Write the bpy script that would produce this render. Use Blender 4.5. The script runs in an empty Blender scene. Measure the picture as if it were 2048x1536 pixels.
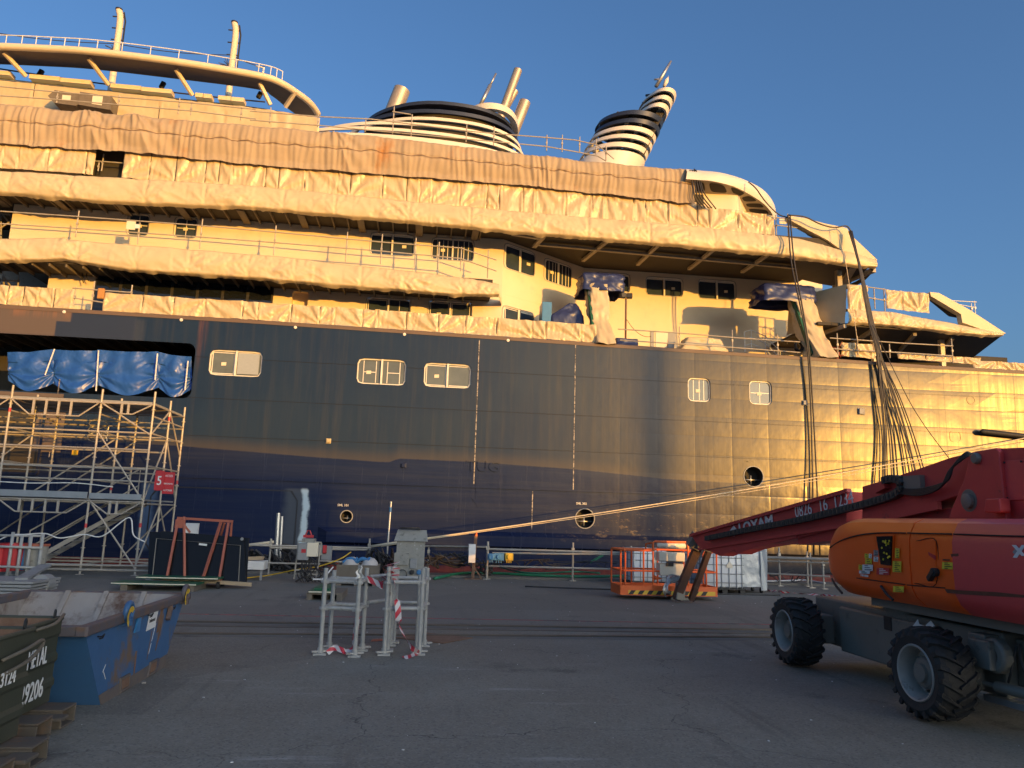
import bpy, math, random
from mathutils import Vector, Matrix, noise
random.seed(7)
R = math.radians
scene = bpy.context.scene
col = scene.collection
# ---------------------------------------------------------------- camera model
F=1520.0; PITCH=R(10.1); ROLL=R(1.78); AZ=R(6.5); H=1.9
fw=Vector((math.sin(AZ)*math.cos(PITCH),math.cos(AZ)*math.cos(PITCH),math.sin(PITCH)))
r0=Vector((math.cos(AZ),-math.sin(AZ),0)); u0=r0.cross(fw)
RT=r0*math.cos(ROLL)+u0*math.sin(ROLL); UP=-r0*math.sin(ROLL)+u0*math.cos(ROLL)
def ray(px,py): return fw+RT*((px-1024)/F)-UP*((py-768)/F)
CAM=Vector((0,0,H))
def onY(px,py,Y):
    d=ray(px,py); return CAM+d*(Y/d.y)
def onX(px,py,X):
    d=ray(px,py); return CAM+d*(X/d.x)
def onZ(px,py,z=0.0):
    d=ray(px,py); return CAM+d*((z-H)/d.z)
V=Vector
cam=bpy.data.cameras.new('camera'); camo=bpy.data.objects.new('camera',cam); col.objects.link(camo)
cam.sensor_fit='HORIZONTAL'; cam.sensor_width=36; cam.lens=36*F/2048; cam.clip_end=5000; cam.clip_start=0.05
m=Matrix((RT,UP,-fw)).transposed().to_4x4(); m.translation=CAM; camo.matrix_world=m
scene.camera=camo
# ---------------------------------------------------------------- materials
def mat(name, c1, c2=None, rough=0.5, metal=0.0, scale=3.0, var=0.5, stain=None, sscale=1.2, sth=0.58, sw=0.12, bump=0.0, bscale=30.0, spec=0.5, stretch=None, coat=0.0, rvar=0.0, fine=None):
    """procedural paint / cloth / metal: two tones by noise, optional stains, optional bump"""
    mt=bpy.data.materials.new(name); mt.use_nodes=True; nt=mt.node_tree; N=nt.nodes; L=nt.links
    b=N['Principled BSDF']; b.inputs['Roughness'].default_value=rough; b.inputs['Metallic'].default_value=metal
    b.inputs['Specular IOR Level'].default_value=spec
    if coat: b.inputs['Coat Weight'].default_value=coat; b.inputs['Coat Roughness'].default_value=0.08
    tc=N.new('ShaderNodeTexCoord'); mp=N.new('ShaderNodeMapping'); L.new(tc.outputs['Object'],mp.inputs[0])
    if stretch: mp.inputs['Scale'].default_value=stretch
    if c2 is None: c2=tuple(x*0.8 for x in c1)
    nz=N.new('ShaderNodeTexNoise'); nz.inputs['Scale'].default_value=scale; nz.inputs['Detail'].default_value=6; nz.inputs['Roughness'].default_value=.65
    L.new(mp.outputs[0],nz.inputs['Vector'])
    rm=N.new('ShaderNodeMapRange'); rm.inputs[1].default_value=.5-.25*(1.2-var)-.1; rm.inputs[2].default_value=.5+.25*(1.2-var)+.1
    L.new(nz.outputs['Fac'],rm.inputs[0])
    mx=N.new('ShaderNodeMix'); mx.data_type='RGBA'; mx.inputs[6].default_value=(*c1,1); mx.inputs[7].default_value=(*c2,1)
    L.new(rm.outputs[0],mx.inputs[0]); out=mx.outputs[2]
    if stain:
        n2=N.new('ShaderNodeTexNoise'); n2.inputs['Scale'].default_value=sscale; n2.inputs['Detail'].default_value=8; n2.inputs['Roughness'].default_value=.7
        L.new(mp.outputs[0],n2.inputs['Vector'])
        r2=N.new('ShaderNodeMapRange'); r2.inputs[1].default_value=sth; r2.inputs[2].default_value=sth+sw; L.new(n2.outputs['Fac'],r2.inputs[0])
        m2=N.new('ShaderNodeMix'); m2.data_type='RGBA'; L.new(r2.outputs[0],m2.inputs[0]); L.new(out,m2.inputs[6]); m2.inputs[7].default_value=(*stain,1); out=m2.outputs[2]
    L.new(out,b.inputs['Base Color'])
    if rvar:
        rr=N.new('ShaderNodeMapRange'); rr.inputs[1].default_value=.3; rr.inputs[2].default_value=.7; rr.inputs[3].default_value=max(.02,rough-rvar); rr.inputs[4].default_value=min(1,rough+rvar); L.new(nz.outputs['Fac'],rr.inputs[0]); L.new(rr.outputs[0],b.inputs['Roughness'])
    if bump:
        n3=N.new('ShaderNodeTexNoise'); n3.inputs['Scale'].default_value=bscale; n3.inputs['Detail'].default_value=5; L.new(mp.outputs[0],n3.inputs['Vector'])
        bp=N.new('ShaderNodeBump'); bp.inputs['Strength'].default_value=bump; bp.inputs['Distance'].default_value=.02
        L.new(n3.outputs['Fac'],bp.inputs['Height']); L.new(bp.outputs[0],b.inputs['Normal'])
    return mt
M={}
M['cream']=mat('cream_paint',(.78,.67,.48),(.72,.60,.42),.55,scale=.8,stain=(.55,.48,.38),sscale=.55,sth=.56,sw=.25,bump=.06,bscale=6)
M['creamgloss']=mat('cream_gloss',(.80,.74,.62),(.74,.68,.56),.4,scale=.7)
M['navyslat']=mat('navy_slat',(.022,.03,.055),(.03,.04,.068),.38,scale=1)
M['darkin']=mat('dark_interior',(.03,.027,.022),(.05,.045,.035),.8)  # near black: shade of openings and inner spaces put into the colour
M['soffit']=mat('deck_soffit',(.05,.042,.031),(.036,.03,.023),.75,scale=1.5)  # underside darkened in colour for the shade below the decks
M['beam']=mat('soffit_beam',(.42,.37,.28),(.34,.30,.22),.6)  # cream beams toned down in colour for the shade under the deck
M['rib']=mat('deck_rib',(.20,.17,.125),(.15,.125,.09),.7)  # cream ribs darkened in colour for the same underside shade
M['wrap']=mat('plastic_wrap',(.64,.54,.34),(.56,.46,.28),.45,scale=1.6,stain=(.50,.40,.27),sscale=.9,sth=.62,sw=.14,bump=.12,bscale=6)
M['wrap2']=mat('plastic_panel',(.62,.51,.31),(.53,.42,.24),.34,scale=1.2,stain=(.52,.40,.24),sscale=1.3,sth=.60,sw=.16,bump=.18,bscale=7)
M['net']=mat('debris_netting',(.47,.37,.25),(.38,.295,.195),.85,scale=2.2,stain=(.42,.20,.07),sscale=.5,sth=.575,sw=.16,bump=.25,bscale=60,stretch=(1,1,.45),spec=.2)
M['tube']=mat('galvanised_tube',(.48,.44,.37),(.34,.31,.26),.5,metal=.15,scale=5,stain=(.20,.15,.11),sscale=3,sth=.6)
M['alu']=mat('bare_steel',(.52,.53,.53),(.40,.41,.41),.38,metal=.75,scale=4)
M['exhaust']=mat('exhaust_steel',(.58,.48,.34),(.46,.36,.23),.42,metal=.55,scale=1.5,stain=(.62,.52,.38),sscale=2)
M['rust']=mat('rusty_steel',(.16,.085,.05),(.24,.15,.10),.85,scale=6,bump=.4)
M['redox']=mat('red_oxide',(.42,.12,.07),(.34,.10,.06),.6,scale=4,stain=(.20,.09,.06),sscale=5,sth=.62)
M['blue']=mat('blue_tarp',(.022,.10,.40),(.018,.08,.32),.36,scale=2,bump=.08,bscale=4,spec=.6)
M['dblue']=mat('navy_tarp',(.022,.03,.10),(.035,.05,.14),.36,scale=3,bump=.2,bscale=5,spec=.45)
M['white']=mat('white_paint',(.80,.80,.77),(.7,.7,.68),.45)
M['frame']=mat('window_frame',(.82,.78,.68),(.7,.66,.56),.4,scale=6)
M['paper']=mat('paper_label',(.80,.72,.55),(.75,.66,.5),.8)
M['black']=mat('black_rubber',(.018,.018,.018),(.03,.03,.03),.6,scale=8)
M['blackgloss']=mat('black_glass_panel',(.006,.0065,.008),(.008,.0085,.01),.25,spec=.25)
M['cable']=mat('cable_sheath',(.03,.028,.028),(.05,.045,.04),.5)
M['grey']=mat('grey_paint',(.30,.31,.31),(.24,.25,.25),.55,scale=3,stain=(.15,.14,.13),sscale=5)
M['concrete']=mat('concrete',(.30,.28,.25),(.22,.205,.18),.9,scale=2,stain=(.14,.13,.12),sscale=1.5,bump=.4,bscale=12)
M['cab']=mat('weathered_cabinet',(.34,.335,.30),(.24,.24,.215),.75,scale=5,stain=(.12,.115,.105),sscale=7,sth=.56,bump=.15)
M['wood']=mat('bare_timber',(.50,.38,.24),(.38,.28,.17),.8,scale=3,stretch=(1,6,6),bump=.2)
M['dwood']=mat('weathered_timber',(.20,.17,.13),(.13,.11,.085),.85,scale=4,bump=.3)
M['yellow']=mat('yellow_paint',(.72,.47,.03),(.6,.38,.03),.5,scale=5)
M['red']=mat('red_paint',(.55,.03,.04),(.45,.03,.035),.5,scale=4)
M['green']=mat('green_board',(.015,.13,.06),(.012,.09,.045),.5,scale=3)
M['ghose']=mat('green_hose',(.02,.22,.11),(.02,.16,.08),.4)
M['rope']=mat('mooring_rope',(.72,.62,.44),(.6,.5,.34),.8,scale=40)
M['bluep']=mat('blue_plastic',(.05,.22,.45),(.04,.17,.36),.4)
M['ibc']=mat('ibc_plastic',(.70,.73,.74),(.62,.65,.67),.35,scale=2)
M['film']=mat('plastic_film',(.55,.58,.58),(.45,.48,.48),.22,scale=4,bump=.5,bscale=8)
M['sack']=mat('white_sack',(.62,.58,.53),(.5,.46,.42),.8,scale=6,bump=.5,bscale=12)
M['orange']=mat('hivis_orange',(.85,.17,.02),(.75,.14,.02),.5)
M['skin']=mat('skin',(.55,.33,.23),(.5,.29,.2),.5)
def glass(name,c,rough=.06,spec=.5,var=.5):
    return mat(name,c,tuple(x*.6 for x in c),rough,scale=1.2,var=var,spec=spec)
M['gdark']=glass('dark_window_glass',(.05,.075,.115),.05,.6)
M['gfilm']=glass('filmed_window_glass',(.15,.175,.165),.16,.5)
M['gscreen']=glass('glazed_screen',(.012,.016,.024),.04,.6)
# ---------------------------------------------------------------- mesh builder
class MB:
    def __init__(s): s.v=[]; s.f=[]; s.mi=[]; s.cur=0
    def add(s,vs,fs):
        o=len(s.v); s.v+= [V(p) for p in vs]; s.f+=[tuple(i+o for i in f) for f in fs]; s.mi+=[s.cur]*len(fs); return s
    def m(s,i): s.cur=i; return s
    def hexa(s,p): # 8 points bottom4, top4
        return s.add(p,[(0,3,2,1),(4,5,6,7),(0,1,5,4),(1,2,6,5),(2,3,7,6),(3,0,4,7)])
    def box(s,a,b):
        x0,y0,z0=a; x1,y1,z1=b
        return s.hexa([(x0,y0,z0),(x1,y0,z0),(x1,y1,z0),(x0,y1,z0),(x0,y0,z1),(x1,y0,z1),(x1,y1,z1),(x0,y1,z1)])
    def cbox(s,c,d): return s.box([c[i]-d[i]/2 for i in range(3)],[c[i]+d[i]/2 for i in range(3)])
    def obox(s,o,ex,ey,ez): # origin corner + three edge vectors
        o=V(o); ex=V(ex); ey=V(ey); ez=V(ez)
        return s.hexa([o,o+ex,o+ex+ey,o+ey,o+ez,o+ex+ez,o+ex+ey+ez,o+ey+ez])
    def bar(s,p,q,w,h=None,up=(0,0,1)):
        p=V(p); q=V(q); h=h or w; d=(q-p).normalized(); u=V(up)
        if abs(d.dot(u))>.98: u=V((0,1,0))
        sx=d.cross(u).normalized(); sz=sx.cross(d)
        o=p-sx*w/2-sz*h/2
        return s.obox(o,q-p,sx*w,sz*h) if False else s.hexa([o,o+sx*w,o+sx*w+sz*h,o+sz*h,o+(q-p),o+(q-p)+sx*w,o+(q-p)+sx*w+sz*h,o+(q-p)+sz*h])
    def tube(s,pts,r,n=8,cap=True):
        pts=[V(p) for p in pts]; rs=r if isinstance(r,(list,tuple)) else [r]*len(pts)
        vs=[]; fs=[]; prev=None
        for i,p in enumerate(pts):
            d=(pts[min(i+1,len(pts)-1)]-pts[max(i-1,0)]).normalized()
            if prev is None:
                u=V((0,0,1)) if abs(d.z)<.95 else V((0,1,0)); a=d.cross(u).normalized()
            else:
                a=(prev-d*prev.dot(d)); a=a.normalized() if a.length>1e-6 else d.orthogonal().normalized()
            prev=a; b=d.cross(a)
            for k in range(n):
                t=2*math.pi*k/n; vs.append(p+(a*math.cos(t)+b*math.sin(t))*rs[i])
        for i in range(len(pts)-1):
            for k in range(n):
                k2=(k+1)%n; fs.append((i*n+k,i*n+k2,(i+1)*n+k2,(i+1)*n+k))
        if cap: fs.append(tuple(range(n-1,-1,-1))); fs.append(tuple((len(pts)-1)*n+k for k in range(n)))
        return s.add(vs,fs)
    def rods(s,pairs,r,n=6):
        for a,b in pairs: s.tube([a,b],r,n)
        return s
    def grid(s,fn,nu,nv,close=False):
        vs=[fn(i/nu,j/nv) for i in range(nu+1) for j in range(nv+1)]
        fs=[(i*(nv+1)+j,(i+1)*(nv+1)+j,(i+1)*(nv+1)+j+1,i*(nv+1)+j+1) for i in range(nu) for j in range(nv)]
        return s.add(vs,fs)
    def prism(s,poly,ext):
        ext=V(ext); n=len(poly); P=[V(p) for p in poly]
        vs=P+[p+ext for p in P]; fs=[tuple(range(n)),tuple(range(2*n-1,n-1,-1))]+[(i,i+n,(i+1)%n+n,(i+1)%n) for i in range(n)]
        return s.add(vs,fs)
    def lathe(s,c,axis,prof,n=24,a0=0):
        """prof: list of (along axis, radius)"""
        c=V(c); ax=V(axis).normalized(); u=ax.orthogonal().normalized(); w=ax.cross(u)
        vs=[c+ax*h+(u*math.cos(2*math.pi*k/n)+w*math.sin(2*math.pi*k/n))*r for h,r in prof for k in range(n)]
        fs=[(i*n+k,i*n+(k+1)%n,(i+1)*n+(k+1)%n,(i+1)*n+k) for i in range(len(prof)-1) for k in range(n)]
        return s.add(vs,fs)
    def disc(s,c,axis,r,n=24):
        c=V(c); ax=V(axis).normalized(); u=ax.orthogonal().normalized(); w=ax.cross(u)
        return s.add([c+(u*math.cos(2*math.pi*k/n)+w*math.sin(2*math.pi*k/n))*r for k in range(n)],[tuple(range(n))])
    def build(s,name,mats,parent=None,smooth=False,base=None,bevel=0,auto=None,fix=True):
        if not isinstance(mats,(list,tuple)): mats=[mats]
        if parent is not None: b=BASE[parent.name]
        elif base is not None: b=V(base)
        else:
            n=max(1,len(s.v)); b=sum(s.v,V((0,0,0)))/n; b.z=min(p.z for p in s.v)
        me=bpy.data.meshes.new(name); me.from_pydata([tuple(p-b) for p in s.v],[],s.f); 
        for mt in mats: me.materials.append(M[mt] if isinstance(mt,str) else mt)
        me.polygons.foreach_set('material_index',s.mi)
        if fix:
            import bmesh
            bm=bmesh.new(); bm.from_mesh(me); bmesh.ops.recalc_face_normals(bm,faces=bm.faces); bm.to_mesh(me); bm.free()
        if smooth: me.polygons.foreach_set('use_smooth',[True]*len(me.polygons))
        me.update()
        if smooth and auto: 
            me.set_sharp_from_angle(angle=R(auto))
        o=bpy.data.objects.new(name,me); col.objects.link(o); BASE[o.name]=b
        if parent is not None: o.parent=parent
        else: o.location=b
        if bevel:
            bv=o.modifiers.new('bevel','BEVEL'); bv.width=bevel; bv.segments=2; bv.limit_method='ANGLE'; bv.angle_limit=R(40)
        return o
BASE={}
def thing(name,label,cat,loc,group=None):
    o=bpy.data.objects.new(name,None); col.objects.link(o); o.location=loc; BASE[o.name]=V(loc); o.empty_display_size=.3
    o['label']=label; o['category']=cat
    if group: o['group']=group
    return o
def tag(o,label,cat,group=None):
    o['label']=label; o['category']=cat
    if group: o['group']=group
    return o
def struct(o,kind='structure'):
    o['kind']=kind; return o
def islands(o):
    """give every separate piece of a mesh an object of its own (same name, parent and material)"""
    me=o.data; n=len(me.vertices); par=list(range(n))
    def fd(a):
        while par[a]!=a: par[a]=par[par[a]]; a=par[a]
        return a
    for p in me.polygons:
        r=fd(p.vertices[0])
        for v in p.vertices[1:]: par[fd(v)]=r
    comps={}
    for p in me.polygons: comps.setdefault(fd(p.vertices[0]),[]).append(p)
    if len(comps)<2: return [o]
    out=[]
    for k,ps in enumerate(comps.values()):
        ids=sorted({v for p in ps for v in p.vertices}); mp={v:i for i,v in enumerate(ids)}
        m2=bpy.data.meshes.new(me.name); m2.from_pydata([tuple(me.vertices[v].co) for v in ids],[],[[mp[v] for v in p.vertices] for p in ps])
        for mt in me.materials: m2.materials.append(mt)
        m2.polygons.foreach_set('use_smooth',[p.use_smooth for p in ps]); m2.update()
        if k==0: first=m2; out.append(o)
        else:
            c=o.copy(); c.data=m2; col.objects.link(c); out.append(c); BASE[c.name]=BASE[o.name]
    o.data=first; return out
def copy_tree(o,loc,rotz=0,label=None,group=None):
    r=o.copy(); col.objects.link(r); r.location=loc; r.rotation_euler=(0,0,rotz)
    if label: r['label']=label
    if group: r['group']=group
    for ch in list(o.children):
        c=ch.copy(); col.objects.link(c); c.parent=r
        for g in list(ch.children):
            d=g.copy(); col.objects.link(d); d.parent=c
    return r
def nz(x,y=0,z=0): return noise.noise((x,y,z))
def catmull(pts,n=8):
    pts=[V(p) for p in pts]; out=[]
    P=[pts[0]*2-pts[1]]+pts+[pts[-1]*2-pts[-2]]
    for i in range(1,len(P)-2):
        a,b,c,d=P[i-1:i+3]
        for k in range(n):
            t=k/n; out.append(.5*((2*b)+(c-a)*t+(2*a-5*b+4*c-d)*t*t+(3*b-a-3*c+d)*t*t*t))
    out.append(pts[-1]); return out
def text_mb(mb,s,origin,right,up,size,depth=.004,align='LEFT',offset=0.0,squash=1.0):
    cu=bpy.data.curves.new('t','FONT'); cu.body=s; cu.size=1; cu.extrude=.5; cu.align_x=align; cu.offset=offset; cu.resolution_u=3
    ob=bpy.data.objects.new('t',cu); col.objects.link(ob)
    dg=bpy.context.evaluated_depsgraph_get(); me=ob.evaluated_get(dg).to_mesh()
    right=V(right).normalized(); up=V(up).normalized(); n=right.cross(up)
    vs=[V(origin)+right*(v.co.x*size*squash)+up*(v.co.y*size)+n*((v.co.z+.5)*depth) for v in me.vertices]
    fs=[tuple(p.vertices) for p in me.polygons]
    mb.add(vs,fs); ob.evaluated_get(dg).to_mesh_clear()
    bpy.data.objects.remove(ob); bpy.data.curves.remove(cu)
    return mb
def rr_loop(w,h,r,extra=(),n=40):
    """rounded rectangle as (angle sorted) list of points"""
    w/=2; h/=2; r=min(r,w,h)
    angs=sorted(set([round(2*math.pi*k/n-math.pi,6) for k in range(n)]+[round(a,6) for a in extra]))
    out=[]
    for a in angs:
        c,s=math.cos(a),math.sin(a); lo,hi=0,w+h
        for _ in range(40):
            t=(lo+hi)/2; qx=abs(c*t)-(w-r); qy=abs(s*t)-(h-r)
            d=math.hypot(max(qx,0),max(qy,0))+min(max(qx,qy),0)-r
            if d>0: hi=t
            else: lo=t
        out.append((c*lo,s*lo,a))
    return out
def plate(mb,us,vs,pos,openings,plain=()):
    """sheet over breaks us, vs with openings (cu,cv,w,h,r,depth)"""
    us=list(us); vs=list(vs); rects=[]
    for (cu,cv,w,h,r,dp) in openings:
        mg=.06; q=(cu-w/2-mg,cu+w/2+mg,cv-h/2-mg,cv+h/2+mg); rects.append(q); us+=[q[0],q[1]]; vs+=[q[2],q[3]]
    for q in plain: us+=[q[0],q[1]]; vs+=[q[2],q[3]]
    us=sorted(set(round(x,4) for x in us)); vs=sorted(set(round(x,4) for x in vs))
    idx={}; V_=[]; F_=[]
    def vid(i,j):
        if (i,j) not in idx: idx[(i,j)]=len(V_); V_.append(pos(us[i],vs[j],0))
        return idx[(i,j)]
    for i in range(len(us)-1):
        for j in range(len(vs)-1):
            cx=(us[i]+us[i+1])/2; cy=(vs[j]+vs[j+1])/2
            if any(q[0]<cx<q[1] and q[2]<cy<q[3] for q in rects+list(plain)): continue
            F_.append((vid(i,j),vid(i+1,j),vid(i+1,j+1),vid(i,j+1)))
    mb.add(V_,F_)
    for (cu,cv,w,h,r,dp),q in zip(openings,rects):
        hw,hh=(q[1]-q[0])/2,(q[3]-q[2])/2
        ca=[math.atan2(sy*hh,sx*hw) for sx in (1,-1) for sy in (1,-1)]
        lp=rr_loop(w,h,r,ca); n=len(lp); vv=[]
        for x,y,a in lp:
            c,s=math.cos(a),math.sin(a); t=min(hw/abs(c) if abs(c)>1e-9 else 1e9,hh/abs(s) if abs(s)>1e-9 else 1e9)
            vv+= [pos(cu+c*t,cv+s*t,0),pos(cu+x,cv+y,0),pos(cu+x,cv+y,dp)]
        ff=[]
        for k in range(n):
            k2=(k+1)%n; ff+=[(3*k,3*k2,3*k2+1,3*k+1),(3*k+1,3*k2+1,3*k2+2,3*k+2)]
        mb.add(vv,ff)
def ring(mb,pos,cu,cv,w,h,r,band,d0,d1,lift=0):
    """rounded rectangular frame with thickness from depth d0 to d1"""
    a=rr_loop(w,h,r); b=rr_loop(w-2*band,h-2*band,max(.02,r-band)); n=len(a); vv=[]
    for (x,y,_),(x2,y2,_) in zip(a,b):
        vv+=[pos(cu+x,cv+y,d1),pos(cu+x,cv+y,d0),pos(cu+x2,cv+y2,d0),pos(cu+x2,cv+y2,d1)]
    ff=[]
    for k in range(n):
        k2=(k+1)%n
        for e in range(3): ff.append((4*k+e,4*k2+e,4*k2+e+1,4*k+e+1))
    mb.add(vv,ff)
def face_loop(mb,pos,cu,cv,w,h,r,d):
    lp=rr_loop(w,h,r); mb.add([pos(cu+x,cv+y,d) for x,y,_ in lp],[tuple(range(len(lp)))])
# ---------------------------------------------------------------- light and sky
SUN_EL=R(3.2); SUN_TH=R(32)           # sun to the right of the ship's normal, behind the camera
sd=V((math.sin(SUN_TH)*math.cos(SUN_EL),-math.cos(SUN_TH)*math.cos(SUN_EL),math.sin(SUN_EL)))
sl=bpy.data.lights.new('sun','SUN'); so=bpy.data.objects.new('sun',sl); col.objects.link(so)
sl.energy=3.0; sl.angle=R(.5); sl.color=(1,.475,.07)
so.rotation_euler=sd.to_track_quat('Z','Y').to_euler()
w=bpy.data.worlds.new('World'); scene.world=w; w.use_nodes=True
nt=w.node_tree; bg=nt.nodes['Background']; sk=nt.nodes.new('ShaderNodeTexSky'); sk.sky_type='NISHITA'; sk.sun_disc=False
sk.sun_elevation=SUN_EL+R(6); sk.sun_rotation=math.atan2(sd.x,sd.y); sk.air_density=1.0; sk.dust_density=4.5; sk.ozone_density=4.4; sk.altitude=0
nt.links.new(sk.outputs[0],bg.inputs[0]); bg.inputs[1].default_value=.14
scene.view_settings.view_transform='Standard'; scene.view_settings.look='None'; scene.view_settings.gamma=1; scene.view_settings.exposure=.9
# ---------------------------------------------------------------- node helpers for the special materials
def NM(nt,op,a,b=None,c=None,clamp=False):
    n=nt.nodes.new('ShaderNodeMath'); n.operation=op; n.use_clamp=clamp
    for i,x in enumerate((a,b,c)):
        if x is None: continue
        if isinstance(x,(int,float)): n.inputs[i].default_value=x
        else: nt.links.new(x,n.inputs[i])
    return n.outputs[0]
def sstep(nt,x,a,b):
    n=nt.nodes.new('ShaderNodeMapRange'); n.interpolation_type='SMOOTHSTEP'; nt.links.new(x,n.inputs[0]); n.inputs[1].default_value=a; n.inputs[2].default_value=b; return n.outputs[0]
def mixc(nt,f,a,b):
    n=nt.nodes.new('ShaderNodeMix'); n.data_type='RGBA'
    if isinstance(f,(int,float)): n.inputs[0].default_value=f
    else: nt.links.new(f,n.inputs[0])
    for i,x in ((6,a),(7,b)):
        if isinstance(x,tuple): n.inputs[i].default_value=(*x,1)
        else: nt.links.new(x,n.inputs[i])
    return n.outputs[2]
def tnoise(nt,vec,scale,detail=4,rough=.55,stretch=None):
    n=nt.nodes.new('ShaderNodeTexNoise'); n.inputs['Scale'].default_value=scale; n.inputs['Detail'].default_value=detail; n.inputs['Roughness'].default_value=rough
    if stretch:
        mp=nt.nodes.new('ShaderNodeMapping'); mp.inputs['Scale'].default_value=stretch; nt.links.new(vec,mp.inputs[0]); vec=mp.outputs[0]
    nt.links.new(vec,n.inputs['Vector']); return n.outputs['Fac']
def newmat(name):
    mt=bpy.data.materials.new(name); mt.use_nodes=True; nt=mt.node_tree; b=nt.nodes['Principled BSDF']
    g=nt.nodes.new('ShaderNodeNewGeometry'); s=nt.nodes.new('ShaderNodeSeparateXYZ'); nt.links.new(g.outputs['Position'],s.inputs[0])
    return mt,nt,b,g.outputs['Position'],s.outputs[0],s.outputs[1],s.outputs[2]
def ramp(nt,x,x0,x1,pts,interp='LINEAR'):
    """piecewise curve of x as a float, pts = [(x, value)], values within 0..10"""
    n=nt.nodes.new('ShaderNodeMapRange'); nt.links.new(x,n.inputs[0]); n.inputs[1].default_value=x0; n.inputs[2].default_value=x1
    c=nt.nodes.new('ShaderNodeValToRGB'); c.color_ramp.interpolation=interp; el=c.color_ramp.elements
    while len(el)<len(pts): el.new(.5)
    for e,(px,v) in zip(el,sorted(pts)): e.position=min(1,max(0,(px-x0)/(x1-x0))); e.color=(v/10,)*3+(1,)
    nt.links.new(n.outputs[0],c.inputs[0]); return NM(nt,'MULTIPLY',c.outputs[0],10)
# hull paint ------------------------------------------------------
mt,nt,b,P_,X_,Y_,Z_=newmat('hull_paint'); M['hull']=mt
wob=NM(nt,'MULTIPLY',NM(nt,'SUBTRACT',tnoise(nt,P_,.35,3,.5,(1,1,.3)),.5),.25)
edge=ramp(nt,X_,-20,30,[(-20,4.35),(-9,4.22),(-4.5,4.02),(-1.6,3.92),(-1.2,3.93),(-.95,4.08),(2,4.06),(6,3.92),(8.2,3.78),(9.5,3.68),(14,3.6),(30,3.5)])
zr=NM(nt,'SUBTRACT',NM(nt,'ADD',Z_,NM(nt,'MULTIPLY',wob,.15)),edge)
fresh=NM(nt,'SUBTRACT',1,sstep(nt,zr,-.035,.02))                      # glossy new paint below the lap line
streak=tnoise(nt,P_,1.0,6,.7,(6,1,.25)); blotch=tnoise(nt,P_,.22,5,.6); fineh=tnoise(nt,P_,1.0,5,.7,(.25,1,9))
dust=mixc(nt,sstep(nt,blotch,.35,.65),(.011,.026,.060),(.017,.033,.062))
dust=mixc(nt,NM(nt,'MULTIPLY',sstep(nt,streak,.45,.75),.3),dust,(.06,.06,.06))
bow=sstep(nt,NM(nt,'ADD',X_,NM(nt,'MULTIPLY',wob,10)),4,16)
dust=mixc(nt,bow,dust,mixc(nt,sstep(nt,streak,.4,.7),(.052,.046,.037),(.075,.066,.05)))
lap=NM(nt,'MULTIPLY',NM(nt,'SUBTRACT',1,sstep(nt,zr,.0,.55)),.35)  # brown glow just above the lap line put into the colour
dust=mixc(nt,lap,dust,(.11,.085,.06))
fr=mixc(nt,sstep(nt,fineh,.4,.65),(.010,.018,.058),(.018,.026,.062))
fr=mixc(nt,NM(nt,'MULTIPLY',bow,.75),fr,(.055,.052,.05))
scr=NM(nt,'MULTIPLY',NM(nt,'MULTIPLY',sstep(nt,tnoise(nt,P_,1.0,7,.8,(2.5,1,7)),.54,.66),sstep(nt,X_,4.5,7)),NM(nt,'MULTIPLY',sstep(nt,Z_,1.0,1.3),NM(nt,'SUBTRACT',1,sstep(nt,Z_,2.2,2.5))))
fr=mixc(nt,scr,fr,(.20,.15,.10))
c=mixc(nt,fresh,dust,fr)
def boxm(x0,x1,z0,z1,s=.03):
    return NM(nt,'MULTIPLY',NM(nt,'MULTIPLY',sstep(nt,X_,x0-s,x0+s),NM(nt,'SUBTRACT',1,sstep(nt,X_,x1-s,x1+s))),NM(nt,'MULTIPLY',sstep(nt,Z_,z0-s,z0+s),NM(nt,'SUBTRACT',1,sstep(nt,Z_,z1-s,z1+s))))
c=mixc(nt,boxm(-40,-13.3,8.1,9.4,.1),c,(.12,.095,.082))
c=mixc(nt,boxm(-13.9,-11.05,8.05,8.7),c,(.028,.040,.072)); c=mixc(nt,boxm(-13.4,-11.05,8.6,9.13),c,(.028,.040,.072))
c=mixc(nt,NM(nt,'MULTIPLY',boxm(-11.05,-10.75,8.05,8.95,.12),NM(nt,'MULTIPLY',streak,.35)),c,(.15,.14,.13))
c=mixc(nt,NM(nt,'MULTIPLY',NM(nt,'MULTIPLY',boxm(-8.72,-8.45,6.9,9.2,.13),sstep(nt,Z_,6.8,9)),NM(nt,'MULTIPLY',sstep(nt,streak,.35,.75),.45)),c,(.30,.10,.055))
c=mixc(nt,NM(nt,'MULTIPLY',boxm(-15.5,-13.45,8.85,9.25,.15),NM(nt,'MULTIPLY',sstep(nt,streak,.35,.75),.55)),c,(.34,.15,.07))
# sprayed primer beside the shell door
sx=NM(nt,'ADD',X_,NM(nt,'MULTIPLY',NM(nt,'SUBTRACT',tnoise(nt,P_,1.6,4,.6),.5),.35))
def tri(cx,wd): return NM(nt,'SUBTRACT',1,sstep(nt,NM(nt,'ABSOLUTE',NM(nt,'SUBTRACT',sx,cx)),wd*.35,wd))
zm=NM(nt,'MULTIPLY',sstep(nt,Z_,.3,.6),NM(nt,'SUBTRACT',1,sstep(nt,Z_,2.72,2.85)))
c=mixc(nt,NM(nt,'MULTIPLY',tri(-4.62,.62),NM(nt,'MULTIPLY',zm,.65)),c,(.10,.115,.13))
c=mixc(nt,NM(nt,'MULTIPLY',tri(-4.28,.17),zm),c,(.50,.62,.68))
c=mixc(nt,NM(nt,'MULTIPLY',tri(-9.9,.35),NM(nt,'MULTIPLY',zm,.5)),c,(.12,.2,.34))
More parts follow.
